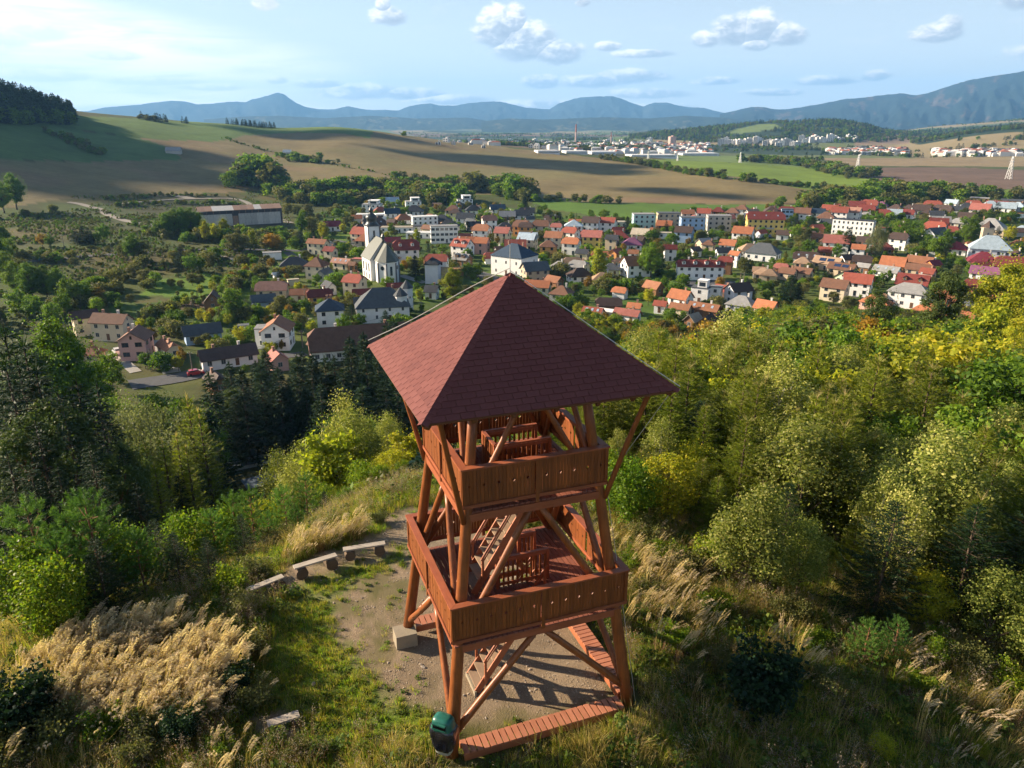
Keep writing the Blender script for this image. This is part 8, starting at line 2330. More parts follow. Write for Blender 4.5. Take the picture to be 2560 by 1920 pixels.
T('8', [(290, 415, 285, 'broad', 1), (375, 420, 305, 'broad_o', .9), (432, 335, 200, 'spruce', 1.4), (300, 295, 195, 'spruce', 1.4), (640, 495, 340, 'broad', 1), (722, 515, 330, 'spruce', 1.5), (680, 480, 350, 'spruce', 1.3), (640, 565, 445, 'broad', .9), (920, 235, 155, 'broad', 1.1), (975, 300, 180, 'broad', 1.1), (1020, 310, 230, 'broad', 1), (900, 270, 190, 'broad', 1), (960, 575, 295, 'willow', 1.0, 'tall pale grey-green poplar-like tree in the right-hand village'),
  (1100, 380, 270, 'broad', 1), (1160, 400, 260, 'broad', 1), (1220, 410, 250, 'broad_a', 1), (1290, 420, 270, 'broad', 1), (1120, 330, 240, 'broad', 1), (1250, 480, 330, 'broad', 1.1), (1320, 480, 330, 'broad', 1.1), (1240, 340, 250, 'broad', 1), (1370, 330, 240, 'broad', 1), (1400, 560, 380, 'broad', 1), (1460, 580, 400, 'broad', 1), (1540, 520, 340, 'broad', 1), (1520, 580, 440, 'broad_o', 1), (1340, 560, 460, 'broad', 1), (1280, 570, 470, 'broad', 1),
  (1700, 420, 270, 'spruce', 1.6), (1740, 480, 240, 'broad', .9), (1780, 440, 220, 'spruce', 1.4), (1700, 300, 220, 'broad', 1), (1830, 240, 180, 'broad', 1), (1900, 260, 180, 'broad', 1), (1960, 280, 130, 'spruce', 1.5), (2010, 300, 200, 'broad', 1), (1650, 420, 330, 'broad', 1), (2080, 420, 300, 'broad_y', 1), (1965, 480, 330, 'spruce', 1.2), (1850, 500, 430, 'broad', 1.1), (1920, 520, 440, 'broad_o', 1), (1780, 540, 470, 'broad', 1), (2150, 560, 440, 'broad', 1),
  (250, 485, 420, 'broad_o', 1), (390, 550, 410, 'broad', 1), (330, 530, 420, 'broad_o', 1), (130, 480, 405, 'broad_o', 1), (200, 480, 410, 'broad_y', .9), (60, 470, 400, 'broad_o', 1), (800, 840, 655, 'thuja', 1.3), (880, 850, 700, 'spruce', 1.0), (930, 810, 635, 'thuja', 1.4), (1065, 770, 640, 'thuja', 1.3), (1012, 770, 665, 'thuja', 1.3), (985, 790, 690, 'thuja', 1.3), (250, 920, 715, 'spruce', 1.8), (180, 900, 760, 'spruce', 1.6), (310, 920, 770, 'spruce', 1.6), (1150, 745, 690, 'broad', 1),
  (565, 750, 655, 'spruce', 1.3), (530, 760, 670, 'spruce', 1.3), (595, 750, 665, 'spruce', 1.2), (470, 770, 700, 'broad_y', 1), (120, 680, 620, 'broad', 1), (210, 640, 590, 'broad', 1), (90, 600, 560, 'broad', 1.4), (150, 620, 570, 'broad', 1.4), (240, 610, 560, 'broad', 1.4), (930, 600, 540, 'broad_o', 1), (700, 600, 540, 'broad', 1), (820, 500, 440, 'broad', 1), (1660, 640, 560, 'broad', 1), (1900, 660, 580, 'spruce', 1.2), (1380, 880, 800, 'spruce', 1), (1660, 880, 760, 'broad', 1), (1160, 640, 560, 'broad', 1),
  (2120, 850, 760, 'spruce', 1.2), (2020, 760, 680, 'broad', 1), (1620, 780, 700, 'broad', 1), (70, 850, 740, 'broad', 1.1), (20, 830, 760, 'broad', 1), (1950, 900, 820, 'broad', 1), (1470, 620, 560, 'broad', 1), (60, 340, 290, 'broad', 1.2), (60, 370, 320, 'broad', 1)])
# gardens between the houses and scrub on the meadows: more than anyone would count
def free(x, y, m_):
 ok = np.ones(x.shape, bool)
 for a, b_, r_ in FOOT: ok &= (x - a) ** 2 + (y - b_) ** 2 > (r_ + m_) ** 2
 return ok
def whole(kind, var):
 """trunk and crown of one kind as a single mesh"""
 tm, cm = K[kind][var]; V, Fs, M = [], [], []
 b = 0
 for me, mi in ((tm, 0), (cm, 1)):
  n = len(me.vertices); co = np.empty(n * 3, np.float32); me.vertices.foreach_get('co', co)
  V.append(co.reshape(-1, 3)); Fs += [tuple(b + i for i in p.vertices) for p in me.polygons]; M += [mi] * len(me.polygons); b += n
 return new_mesh(kind + '_whole', np.concatenate(V), Fs, [tm.materials[0], cm.materials[0]], M)
FILL = [(whole('tiny', 0), 6), (whole('tiny', 1), 6), (whole('far_bush', 0), 3.2), (whole('far_bush', 1), 3.2), (whole('broad', 0), 9), (whole('broad_o', 0), 8), (whole('broad_y', 0), 9), (whole('spruce', 0), 10), (whole('broad_a', 0), 8)]
def fill(name, poly, n, h0, h1, kinds, gap=2.0, thr=0, cell=45):
 x, y = pts_in(poly, n)
 keep = free(x, y, gap) & (fbm(x / cell, y / cell, 77) > thr)
 x, y = x[keep], y[keep]; kx_ = rng.choice(kinds, len(x)); hh = rng.uniform(h0, h1, len(x))
 s = hh / np.array([f[1] for f in FILL])[kx_]
 return scatter(name, x, y, np.stack([x * 0, x * 0, rng.uniform(0, 6.28, len(x))], 1), np.stack([s, s, s], 1), kx_, [f[0] for f in FILL])
vill = gpoly(P(650, 470, 780, 440, 1000, 440, 1150, 460, 1300, 480, 1500, 462, 1700, 455, 1900, 450, 2240, 440, 2240, 660, 1950, 690, 1700, 690, 1500, 720, 1300, 740, 1000, 780, 700, 800, 420, 820, 420, 700, 640, 640, 640, 560))
ux, uy = pts_in(gpoly(P(700, 560, 780, 450, 1000, 450, 1150, 470, 1300, 490, 1500, 475, 1700, 465, 1900, 455, 2212, 450, 2212, 620, 1900, 650, 1500, 690, 1250, 690, 1100, 620, 900, 640, 700, 700)), 900)
nsh = 0
for x, y in zip(ux, uy):
 if nsh >= 95: break
 if not free(np.array([x]), np.array([y]), 4.0)[0]: continue
 big = nsh % 3 == 0; L_ = float(rng.uniform(8, 12) if big else rng.uniform(4.5, 8))
 house(x, y, float(rng.uniform(-.7, .5)), L_, L_ * .72, 2 if nsh % 6 == 0 else 1, 'ggxhgf'[nsh % 6], 'wcbgnwk'[nsh % 7], 'OrNnRgsoNaP'[nsh % 11], windows=big, chim=1 if big else 0, fh=2.5, name='house' if big else 'outbuilding', cat='house' if big else 'outbuilding')
 HOUSES[-1]['out'] = not big
 FOOT.append((x, y, L_ * .6)); nsh += 1
fill('garden_trees', gpoly(P(300, 700, 420, 640, 560, 570, 720, 560, 790, 700, 700, 790, 420, 810, 300, 800)), 420, 2.5, 5.5, [4, 5, 4, 7, 2, 3, 8, 6], 4.0)
fill('garden_trees', vill, 1250, 3.0, 7.0, [2, 3, 4, 5, 6, 7, 4, 5, 3, 8], 1.5, .36, 30)
fill('garden_bushes', vill, 2200, 1.0, 3.0, [0, 1, 2, 3, 0], .5)
low = gpoly(P(1240, 700, 1400, 725, 1560, 735, 1640, 690, 1900, 700, 2212, 690, 2212, 740, 1700, 700, 1400, 760, 1240, 740))
fill('slope_foot_trees', low, 420, 3, 6.5, [4, 5, 6, 4, 8, 5], 1.0)
scrub = gpoly(P(-60, 600, -60, 470, 200, 452, 420, 480, 640, 500, 640, 540, 560, 560, 520, 600, 400, 600, 300, 640, 200, 700, -60, 740))
fill('scrub_trees', scrub, 420, 2.5, 6.0, [2, 3, 5, 2, 4], 2, .46)
fill('meadow_scrub', scrub, 6500, .5, 1.7, [0, 1, 2, 0, 1], 1, .40, 22)
fill('meadow_scrub', gpoly(P(150, 425, 600, 405, 640, 500, 420, 480, 200, 455)), 2600, .4, 1.3, [0, 1], 1, .44, 22)
fill('hollow_scrub', gpoly(P(-80, 840, -60, 700, 130, 690, 175, 760, 150, 840)), 200, 4, 10, [4, 5, 7, 4], 1.0, .44)
# ------------------------------------------------------------------ masses of far vegetation
TINY = [c for t_, c in K['tiny']]
FB = [c for t_, c in K['far_bush']]
def hedge(name, pts, width, n, h0, h1, srcs=None, disp=True):
 P_ = [np.array(ground(a * D2P, b_ * D2P)) for a, b_ in pts]
 seg = [np.linalg.norm(P_[i + 1] - P_[i]) for i in range(len(P_) - 1)]; tot = sum(seg)
 x, y = [], []
 for i, s in enumerate(seg):
  m_ = max(1, int(n * s / tot)); f = rng.random(m_)
  p = P_[i] + (P_[i + 1] - P_[i]) * f[:, None] + rng.normal(0, width / 2, (m_, 2))
  x.append(p[:, 0]); y.append(p[:, 1])
 x, y = np.concatenate(x), np.concatenate(y)
 srcs = srcs or FB + TINY[:2]
 base_h = 4.6
 s = rng.uniform(h0, h1, len(x)) / base_h
 rot = np.stack([np.zeros(len(x)), np.zeros(len(x)), rng.uniform(0, 6.28, len(x))], 1)
 return scatter(name, x, y, rot, np.stack([s * 1.15, s * 1.15, s], 1), rng.integers(0, len(srcs), len(x)), srcs)
hedge('hedgerow', P(1300, 344, 1360, 352, 1420, 362, 1500, 378, 1600, 391, 1700, 401, 1790, 409), 7, 190, 3, 8)
hedge('hedgerow', P(1602, 349, 1640, 351, 1680, 352, 1760, 361, 1850, 384), 22, 210, 5, 11)
hedge('hedgerow', P(1760, 452, 1830, 444, 1900, 436, 1970, 424, 2010, 428), 30, 190, 7, 13)
hedge('hedgerow', P(2020, 432, 2100, 425, 2212, 430), 24, 60, 5, 9)
hedge('hedgerow', P(1880, 402, 1950, 412, 2060, 420, 2130, 415), 14, 60, 4, 9)
hedge('hedgerow', P(620, 432, 660, 425, 720, 420, 780, 414, 850, 416, 900, 425, 960, 434, 1000, 440), 16, 260, 6, 12)
hedge('hedgerow', P(660, 440, 760, 436, 860, 436, 960, 442), 14, 120, 5, 9)
hedge('hedgerow', P(860, 391, 900, 396, 930, 398), 9, 26, 5, 9); hedge('hedgerow', P(940, 400, 980, 404), 9, 18, 6, 11)
hedge('hedgerow', P(1010, 412, 1060, 414, 1110, 420, 1125, 432), 14, 70, 8, 16)
hedge('hedgerow', P(1130, 436, 1200, 434, 1260, 437, 1330, 440), 5, 30, 3, 6)
hedge('hedgerow', P(480, 298, 540, 316, 610, 336), 5, 34, 1.5, 3.5); hedge('hedgerow', P(615, 338, 650, 346, 710, 354), 12, 60, 3, 7); hedge('hedgerow', P(715, 356, 800, 370, 900, 388), 4, 40, 1, 2.5)
hedge('hedgerow', P(105, 290, 150, 303, 180, 318, 218, 337), 7, 60, 4, 7)
hedge('hedgerow', P(250, 447, 350, 440, 470, 441, 560, 445), 5, 90, 1.5, 3); hedge('hedgerow', P(220, 432, 340, 423, 500, 424), 5, 70, 1.5, 3); hedge('hedgerow', P(330, 470, 430, 463), 5, 30, 1.5, 3)
hedge('hedgerow', P(350, 505, 420, 510, 500, 520, 600, 520), 14, 130, 3, 6)
hedge('hedgerow', P(520, 402, 545, 396, 575, 405, 592, 412), 9, 34, 14, 22)
hedge('copse', P(312, 259, 330, 261, 350, 264), 12, 26, 4, 7, TINY[1:]); hedge('copse', P(500, 269, 540, 273, 590, 277), 12, 40, 3.5, 6, [TINY[2]]); hedge('copse', P(690, 274, 720, 274), 10, 18, 3, 5); hedge('copse', P(400, 266, 404, 267), 4, 4, 4, 6, [TINY[2]])
hedge('copse', P(868, 293, 880, 294), 4, 6, 5, 7); hedge('copse', P(125, 240, 155, 247), 10, 30, 5, 9)
def woods(name, poly, n, h0, h1, srcs=None):
 x, y = pts_in(poly, n); s = rng.uniform(h0, h1, len(x)) / 6.0
 rot = np.stack([np.zeros(len(x)), np.zeros(len(x)), rng.uniform(0, 6.28, len(x))], 1); srcs = srcs or TINY
 return scatter(name, x, y, rot, np.stack([s, s, s], 1), rng.integers(0, len(srcs), len(x)), srcs)
woods('hill_forest', gpoly(P(-120, 200, 0, 209, 60, 222, 122, 241, 162, 258, 158, 272, 100, 268, 60, 272, 0, 268, -120, 272)), 1500, 9, 17, [TINY[2], TINY[2], TINY[0]])
N = 26000
th = rng.uniform(0, 36, N); r = rng.uniform(2400, 4300, N)
x, y = r * np.sin(np.radians(th)), r * np.cos(np.radians(th))
hh = H(x, y) + 50
wg = gpoly(P(1555, 290, 1640, 267, 1680, 266, 1700, 277, 1650, 286, 1600, 293))
keep = (hh > 13) & ~in_poly(x, y, wg) & (fbm(x / 90, y / 90, 99) > .36)
x, y = x[keep][:7000], y[keep][:7000]
s = rng.uniform(7, 13, len(x)) / 6.0
scatter('hill_woods', x, y, np.stack([x * 0, x * 0, rng.uniform(0, 6.28, len(x))], 1), np.stack([s, s, s], 1), rng.integers(0, 3, len(x)), TINY)
# tree belts across the far plain
N = 60000
th = rng.uniform(-14, 38, N); r = 1450 * (4.2 ** rng.random(N))
x, y = r * np.sin(np.radians(th)), r * np.cos(np.radians(th))
lin = np.abs(fbm(x / 520, y / 260, 101) - .5)
keep = (lin < .016) | ((fbm(x / 300, y / 200, 103) > .63))
keep &= ~((th < 22) & (H(x, y) > -20))
gm = np.zeros(len(x), bool)
for (n, poly, c, rn) in fields: gm |= in_poly(x, y, poly)
keep &= ~gm
x, y = x[keep][:9000], y[keep][:9000]
s = rng.uniform(4, 10, len(x)) / 6.0
scatter('tree_belts', x, y, np.stack([x * 0, x * 0, rng.uniform(0, 6.28, len(x))], 1), np.stack([s * 1.2, s * 1.2, s], 1), rng.integers(0, 3, len(x)), TINY)
# ------------------------------------------------------------------ the town in the valley
M_BLOCK = mat_simple('block_render', (.62, .60, .57), .9, .2, .1, .05, objvar=.25)
M_BLOCKP = mat_simple('block_pinkish', (.56, .38, .32), .9, .2, .1, .05, objvar=.1)
bmesh_cache = {}
def block(u, v, wpx, hpx, label, pink=False, name='apartment_block', cat='apartment block'):
 """u,v,w,h in the 1280..2560 x 200..600 survey sheet"""
 U, Vp = 1280 + u * .5787, 200 + v * .5787
 x, y = ground(U, Vp); D = math.hypot(x, y)
 if D > 3200:
  x, y = x / D * 2900, y / D * 2900; D = 2900
 w = wpx * .5787 * D / F; h = hpx * .5787 * D / F; d = min(14, w * .8)
 t = empty(name, (x, y, hz(x, y)), float(rng.uniform(-.5, .5)))
 MB().box((0, 0, h / 2 - 2), (w, d, h + 4)).box((w * .1, 0, h + 1.2), (w * .3, d * .5, 2.4)).build('walls', M_BLOCKP if pink else M_BLOCK, t)
 mb = MB(); nf = max(2, int(h / 3))
 for i in range(nf):
  z = (i + .5) * h / nf
  k_ = max(2, int(w / 4))
  for j in range(k_):
   mb.box(((j + .5) / k_ * w - w / 2, -d / 2 - .05, z), (w / k_ * .55, .2, 1.5))
   if j < 3: mb.box((-w / 2 - .05, (j + .5) / 3 * d - d / 2, z), (.2, d / 3 * .5, 1.5))
 tag(mb.build('windows', M_GLASS, t), kind='stuff')
 tag(t, label, cat); BL.append((t, U, w, h))
BL = []
for i in range(78):
 if i == 0: a = (690, 280, 26, 32, 'tall pinkish tower block standing apart in the far town', True)
 elif i < 40:
  f = i / 39
  u = 890 + (1490 - 890) * f + rng.uniform(-8, 8); vb = 282 + (262 - 282) * f + (12 if 1090 < u < 1230 else 0) + rng.uniform(-6, 4)
  a = (u, vb, rng.uniform(14, 30), rng.uniform(15, 27) * (1 if u < 1380 else .7), None)
 else:
  u = rng.uniform(-330, 640); vb = 284 + rng.uniform(-22, 14); a = (u, vb, rng.uniform(10, 26), rng.uniform(8, 16), None)
 block(*a[:4], a[4], *(a[5:]))
M_TOWNR = [mat_simple('town_roof_a', (.36, .13, .08), .8, .2, .3, .02), mat_simple('town_roof_b', (.12, .11, .11), .8, .2, .3, .02), M_BLOCK]
tw_ = MB()
for i in range(620):
 if i < 430: u = rng.uniform(-400, 860); v = 300 + rng.uniform(-26, 22) + abs(u - 300) * .004
 elif i < 520: u = rng.uniform(1370, 1700); v = 314 + rng.uniform(-12, 10)
 else: u = rng.uniform(1820, 2190); v = 322 + rng.uniform(-8, 8)
 U, Vp = 1280 + u * .5787, 200 + v * .5787
 x, y = ground(U, Vp)
 if math.hypot(x, y) > 3600 or math.hypot(x, y) < 1400: continue
 z = hz(x, y); w, d, h = rng.uniform(9, 20), rng.uniform(8, 12), rng.uniform(4, 9); rz = float(rng.uniform(-.8, .8))
 tw_.box((x, y, z + h / 2 - 1), (w, d, h + 2), rz=rz, m=2); tw_.box((x, y, z + h + 1.0), (w * 1.05, d * 1.05, 2.2), rz=rz, m=int(rng.integers(0, 3)), taper=.45)
tag(tw_.build('distant_houses', M_TOWNR), kind='stuff')
M_HALL = mat_simple('white_hall', (.70, .70, .70), .7, .3, .06, .02)
for i, (u, v, w, h, lab) in enumerate(((150, 316, 90, 9, 'white factory hall at the left end of the far industrial row'), (270, 318, 90, 9, 'second white factory hall from the left in the far industrial row'), (385, 322, 100, 11, 'white factory hall left of the longest one'),
          (475, 318, 70, 9, 'small white hall behind the longest factory hall'), (600, 334, 190, 9, 'longest white factory hall nearest the bright green field'), (800, 326, 150, 8, 'white factory hall at the right end of the far industrial row'), (1440, 318, 90, 10, 'white hall in the cluster right of the wooded hill'), (1530, 322, 80, 10, 'white hall at the right end of the cluster beyond the ploughed field'))):
 U, Vp = 1280 + u * .5787, 200 + v * .5787; x, y = ground(U, Vp); D = math.hypot(x, y)
 t = empty('factory_hall', (x, y, hz(x, y)), .12)
 ww, hh_ = w * .5787 * D / F, h * .5787 * D / F
 MB().box((0, 0, hh_ / 2 - 1), (ww, 40, hh_ + 2)).build('walls', M_HALL, t); MB().box((0, 0, hh_ + .5), (ww * 1.01, 41, 1.2), taper=.96).build('roof', M_BLOCK, t)
 mb = MB(); mb.box((0, -20.1, hh_ * .45), (ww * .9, .3, hh_ * .22)); mb.build('window_band', M_GLASS, t)
 tag(t, lab, 'factory hall')
def chimney(u, v, h, r, lab):
 U, Vp = 1280 + u * .5787, 200 + v * .5787; x, y = ground(U, Vp); D = math.hypot(x, y); hh_ = h * .5787 * D / F
 t = empty('tall_chimney', (x, y, hz(x, y)))
 MB().tube([(0, 0, -3), (0, 0, hh_ * .6)], [r, r * .75], 10).build('shaft', M_BLOCKP, t)
 mb = MB(); mb.tube([(0, 0, hh_ * .6), (0, 0, hh_)], [r * .74, r * .6], 10); mb.build('upper_shaft', M_TOWNR[0], t)
 tag(t, lab, 'chimney')
chimney(275, 278, 78, 3.4, 'tallest reddish factory chimney over the far town'); chimney(427, 280, 48, 2.0, 'shorter thin chimney right of the tallest one'); chimney(1298, 262, 26, 2.2, 'chimney among the white blocks by the wooded hill')
M_PYL = mat_simple('pylon_steel', (.62, .62, .60), .6, .4, .05, .1)
def pylon(u, vb, vt, lab):
 U, Vp = 1280 + u * .5787, 200 + vb * .5787; x, y = ground(U, Vp); D = math.hypot(x, y); h = (vb - vt) * .5787 * D / F
 t = empty('power_pylon', (x, y, hz(x, y)), .5)
 w = h * .11; th_ = max(.22, D / F * .55)
 mb = MB()
 for sx in (-1, 1):
  for sy in (-1, 1): mb.beam((sx * w, sy * w, -1), (sx * w * .2, sy * w * .2, h), th_, th_)
 for i in range(7):
  z0, z1 = h * i / 7, h * (i + 1) / 7; a, b_ = w * (1 - .8 * i / 7), w * (1 - .8 * (i + 1) / 7)
  for s in (-1, 1):
   mb.beam((-a, s * a, z0), (b_, s * b_, z1), th_ * .6, th_ * .6); mb.beam((s * a, -a, z0), (s * b_, b_, z1), th_ * .6, th_ * .6)
 mb.build('lattice_mast', M_PYL, t)
 ar = MB()
 for z, l in ((h * .78, h * .20), (h * .90, h * .15)): ar.beam((-l, 0, z), (l, 0, z), th_, th_)
 ar.build('crossarms', M_PYL, t); tag(t, lab, 'pylon', 'power pylons in the fields')
for a in ((985, 357, 318, 'white pylon at the left of the bushes on the bright green field'), (1490, 396, 333, 'white pylon at the right end of the bushes beyond the green field'), (2145, 428, 352, 'nearest white pylon, at the far right in the ploughed field'), (588, 345, 310, 'small pylon left of the longest factory hall'), (715, 350, 322, 'small pylon right of the longest factory hall')):
 pylon(*a)
# two field huts
hs('5', 1030, 5, 1, 0, 1.2, 1, 'g', 'w', 'g') if False else None
for (a, b_, w, lab, rc) in ((376, 331, 9, 'small ruined grey barn between the green field and the stubble', 'g'), (621, 334, 3, 'tiny white hut beside the bushes in the stubble field', 'w')):
 x, y = ground(a * D2P, b_ * D2P)
 house(x, y, .2, 6 + w, 6 + w * .3, 1, 'g', 'g', rc, windows=False, chim=0, label=lab, name='barn', cat='barn', fh=2.4)
# ------------------------------------------------------------------ clouds off to the left, between the sun and the fields
m, nt, b, out = base_mat('cloud_mat', 1.0, 0.0)
b.inputs['Base Color'].default_value = (.9, .9, .9, 1)
def cloud(pts, alt, seed, thick):
 """stands where its shade falls on the given stretch of land"""
 g = random.Random(seed); bm = bmesh.new()
 P_ = [ground(a * D2P, b_ * D2P) for a, b_, *_ in pts]
 off = alt / math.tan(SUN_EL)
 for i in range(len(P_) - 1):
  (x0, y0), (x1, y1) = P_[i], P_[i + 1]; n = max(2, int(math.hypot(x1 - x0, y1 - y0) / 38))
  for j in range(n):
   f = j / n; r = (pts[i][2] * (1 - f) + pts[i + 1][2] * f) * g.uniform(.55, 1.15)
   x = x0 + (x1 - x0) * f + g.uniform(-.4, .4) * r; y = y0 + (y1 - y0) * f + g.uniform(-.6, .6) * r
   mtx = Matrix.Translation((x + off * math.sin(SUN_AZ), y + off * math.cos(SUN_AZ), hz(x, y) + alt)) @ Matrix.Diagonal((r, r, r * thick, 1))
   bmesh.ops.create_icosphere(bm, subdivisions=2, radius=1, matrix=mtx)
 for v in bm.verts: v.co += Vector((g.uniform(-1, 1), g.uniform(-1, 1), g.uniform(-1, 1))) * 5
 me = bpy.data.meshes.new('cloud'); bm.to_mesh(me); bm.free(); me.materials.append(bpy.data.materials['cloud_mat'])
 tag(obj('cloud', me), kind='stuff')
cloud([(-60, 385, 45), (120, 380, 50), (330, 372, 48), (470, 385, 30), (545, 397, 12)], 820, 1, .30)
cloud([(-40, 320, 60), (120, 318, 70), (300, 325, 60), (400, 338, 30)], 860, 2, .3)
cloud([(560, 284, 60), (720, 284, 90), (880, 300, 60)], 900, 3, .3)
cloud([(880, 330, 30), (1050, 348, 60), (1250, 362, 60), (1400, 375, 25)], 840, 4, .3)
cloud([(1380, 410, 15), (1500, 422, 30), (1620, 424, 15)], 800, 5, .3)
# ------------------------------------------------------------------ labels for everything not named by hand
def px(o, dz=0.0):
 x, y, z = o.location.x, o.location.y, o.location.z + dz
 c, s = math.cos(PITCH), math.sin(PITCH)
 w = y * c - (z - CZ) * s
 if w <= 0: return (-9999, -9999)
 return ((1280 + F * x / w) / D2P, (960 - F * (y * s + (z - CZ) * c) / w) / D2P)
LAND = [(822, 600, 'the church'), (800, 515, 'the church tower'), (822, 670, 'the manor turrets'), (1108, 580, 'the big blue-roofed hall'), (715, 690, 'the dark blue pyramid roof'), (595, 720, 'the rusty-gabled white house'), (500, 770, 'the long low white house'),
  (300, 755, 'the pink gabled house'), (210, 710, 'the long cream house'), (475, 655, 'the dark brown chalet'), (735, 765, 'the old brown farmhouse'), (515, 475, 'the grey warehouse'), (560, 390, 'the tall trees by the warehouse'), (185, 510, 'the three dark spruces'),
  (290, 540, 'the olive willow scrub'), (100, 560, 'the valley road'), (420, 620, 'the bright gardens'), (690, 585, 'the brown pyramid-roofed villa'), (900, 545, 'the dormered red roofs'), (980, 500, 'the glazed white block'), (860, 460, 'the flat white houses'), (1050, 470, 'the upper bungalows'),
  (1293, 600, 'the tall lone yellow-green tree'), (1415, 570, 'the massive dark green tree'), (1500, 580, 'the dormered long building'), (1650, 545, 'the broad white hall'), (1390, 490, 'the teal apartment block'), (1560, 500, 'the grey apartment block'), (1660, 490, 'the yellow building'),
  (1250, 510, 'the yellow-walled house'), (1350, 540, 'the purple-roofed bungalow'), (1300, 690, 'the courtyard roofs'), (1470, 670, 'the modern cube house'), (1850, 505, 'the long white block'), (1900, 565, 'the pale poplar'), (2150, 505, 'the grey-roofed villa'), (2160, 560, 'the blue-grey church hall'),
  (1970, 655, 'the big white inn'), (1950, 590, 'the brightest orange barn'), (1810, 620, 'the solar-panel roofs'), (2060, 600, 'the tall scots pine'), (2130, 640, 'the glowing yellow-green tree'), (1900, 470, 'the far maroon roofs'), (2080, 470, 'the farm sheds'), (1760, 600, 'the double brown roof'),
  (110, 900, 'the huge round tree'), (350, 1000, 'the row of larches'), (270, 880, 'the grey willows'), (560, 860, 'the dark spruce row'), (530, 1010, 'the sports court'), (760, 900, 'the roof\'s left corner'), (720, 1060, 'the log benches'), (250, 1400, 'the reed-grass patch'), (150, 1100, 'the bright young pines'),
  (1420, 780, 'the roof\'s right corner'), (1620, 1130, 'the bushy sunlit birch'), (1885, 1150, 'the big dark spruce'), (1600, 760, 'the pale glinting birches'), (1640, 1400, 'the dark hazel shrub'), (1890, 1380, 'the twin-crowned pine'), (1950, 860, 'the middle of the larch wood'), (2100, 1050, 'the right edge of the wood'),
  (1480, 950, 'the near left corner of the wood'), (1750, 930, 'the larches above the birch'), (2050, 740, 'the top of the wood'), (1760, 700, 'the autumn crowns'), (450, 1550, 'the lone plank bench'), (100, 1580, 'the lower left corner'), (2100, 1560, 'the lower right corner')]
# past three hundred of a kind, the ones that show smallest become one mass
pool = [q for q in PLANTS if q[0].name.startswith('broadleaf_tree') and not q[2]]
pool.sort(key=lambda q: -q[0].scale[2] * 9 / math.hypot(q[0].location.x, q[0].location.y))
KI = {'round g': 4, 'olive g': 5, 'yellowi': 6, 'orange-': 8}
rest = pool[285:]; drop = set(id(q) for q in rest)
if rest:
 x = np.array([q[0].location.x for q in rest]); y = np.array([q[0].location.y for q in rest])
 scatter('leafy_trees', x, y, np.array([tuple(q[0].rotation_euler) for q in rest]), np.array([tuple(q[0].scale) for q in rest]), [KI.get(q[1][:7], 4) for q in rest], [f[0] for f in FILL])
 for q in rest:
  for c in list(q[0].children): bpy.data.objects.remove(c)
  bpy.data.objects.remove(q[0])
 PLANTS = [q for q in PLANTS if id(q) not in drop]
def rel(u, v):
 d = sorted(LAND, key=lambda q: (q[0] - u) ** 2 + ((q[1] - v) * 1.5) ** 2)[0]
 du, dv = u - d[0], (v - d[1]) * 1.4
 if abs(du) < 14 and abs(dv) < 14: w = 'close beside'
 elif abs(du) > abs(dv): w = 'right of' if du > 0 else 'left of'
 else: w = 'below' if dv > 0 else 'above'
 far = math.hypot(du, dv)
 return ('just ' if far < 55 else '') + w + ' ' + d[2]
ORD = ['leftmost', 'second from left', 'third from left', 'fourth from left', 'fifth from left', 'sixth from left', 'seventh from left', 'eighth from left', 'ninth from left', 'tenth from left', 'eleventh from left', 'twelfth from left'] + ['%dth from left' % i for i in range(13, 80)]
def settle(items):
 """items: (object, look). Gives each a label; look-alikes in the same place are told apart by their order"""
 by = {}
 for o, look in items:
  u, v = px(o)
  by.setdefault((look, rel(u, v)), []).append((u, v, o))
 for (look, r), g in by.items():
  if len(g) == 1:
   g[0][2]['label'] = look + ' ' + r
  else:
   rows = sorted(g, key=lambda q: q[1])
   hi = rows[:(len(rows) + 1) // 2] if len(rows) > 6 else rows
   lo = rows[len(hi):]
   for part, word in ((hi, 'farther ' if lo else ''), (lo, 'nearer ')):
    part = sorted(part, key=lambda q: q[0])
    for i, q in enumerate(part):
     n = ORD[i] if i < len(ORD) else None
     if i == len(part) - 1: n = 'rightmost'
     if n is None: n = 'one towards the right'
     q[2]['label'] = '%s%s %s, %s' % (word, look, r, n)
items = []
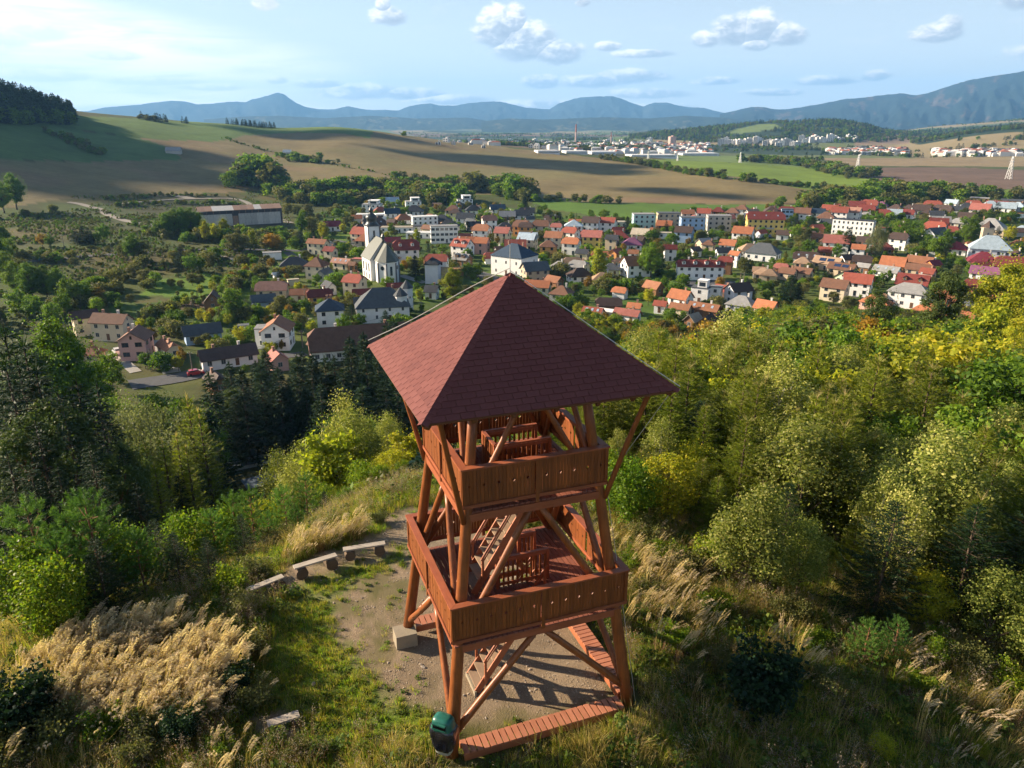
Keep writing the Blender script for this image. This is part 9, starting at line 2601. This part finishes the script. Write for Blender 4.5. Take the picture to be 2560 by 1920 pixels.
for o, look, lab in PLANTS:
 h = o.scale[2]
 g_ = {'spruce_tree': 'spruces', 'larch_tree': 'larches', 'birch_tree': 'birches', 'broadleaf_tree': 'broadleaf trees', 'scots_pine': 'scots pines', 'bush': 'bushes in the gardens and meadows'}.get(o.name.split('.')[0], o.name.split('.')[0].replace('_', ' ') + 's')
 if 'group' not in o: o['group'] = g_
 if lab: continue
 items.append((o, look))
settle(items)
hi_ = []
for h in HOUSES:
 if h['label']:
  continue
 size = 'small' if h['L'] < 8.5 else ('long' if h['L'] > 16 else '')
 kind_ = 'outbuilding with' if h.get('out') else 'house with'
 story = '' if h.get('out') else {1: 'single-storey', 2: 'two-storey', 3: 'three-storey'}[h['st']]
 look = ' '.join(q for q in (size, h['wall'], story, kind_, h['roof'], h['kind'], 'roof') if q)
 hi_.append((h['o'], look)); h['o']['group'] = 'small outbuildings' if h.get('out') else 'village houses'
settle(hi_)
bl = [(t, ('tall' if h > 22 else 'low' if h < 12 else 'middling') + (' broad' if w > 28 else ' narrow') + ' pale block') for t, U, w, h in BL if 'label' not in t]
by = {}
for t, l in bl: by.setdefault(l, []).append(t)
TL = [(990, 'below the blue foothills'), (1100, 'left of the tallest chimney'), (1260, 'by the tallest chimney'), (1350, 'right of the thin chimney'), (1450, 'near the pinkish tower block'), (1560, 'left of the bare green hill slope'), (1640, 'below the green hill slope'), (1740, 'at the foot of the wooded hill'), (1840, 'at the right end of the row')]
for t, l in bl:
 u = px(t)[0]; near = min(TL, key=lambda q: abs(q[0] - u))[1]
 t['label'] = l + ' ' + near
 t['group'] = 'blocks of the far town'
seen = {}
for t, l in bl: seen.setdefault(t['label'], []).append(t)
for l, g in seen.items():
 if len(g) > 1:
  for i, t in enumerate(sorted(g, key=lambda q: px(q)[0])):
   t['label'] = l + ', ' + (ORD[i] if i < len(g) - 1 else 'rightmost')
for o in sc.objects:
 w = str(o.get('label', '')).split()
 while len(w) > 16 and 'the' in w: w.remove('the')
 if len(w) > 16: w = [q for q in w if q not in ('just', 'one', 'and')]
 if 'label' in o: o['label'] = ' '.join(w[:16])
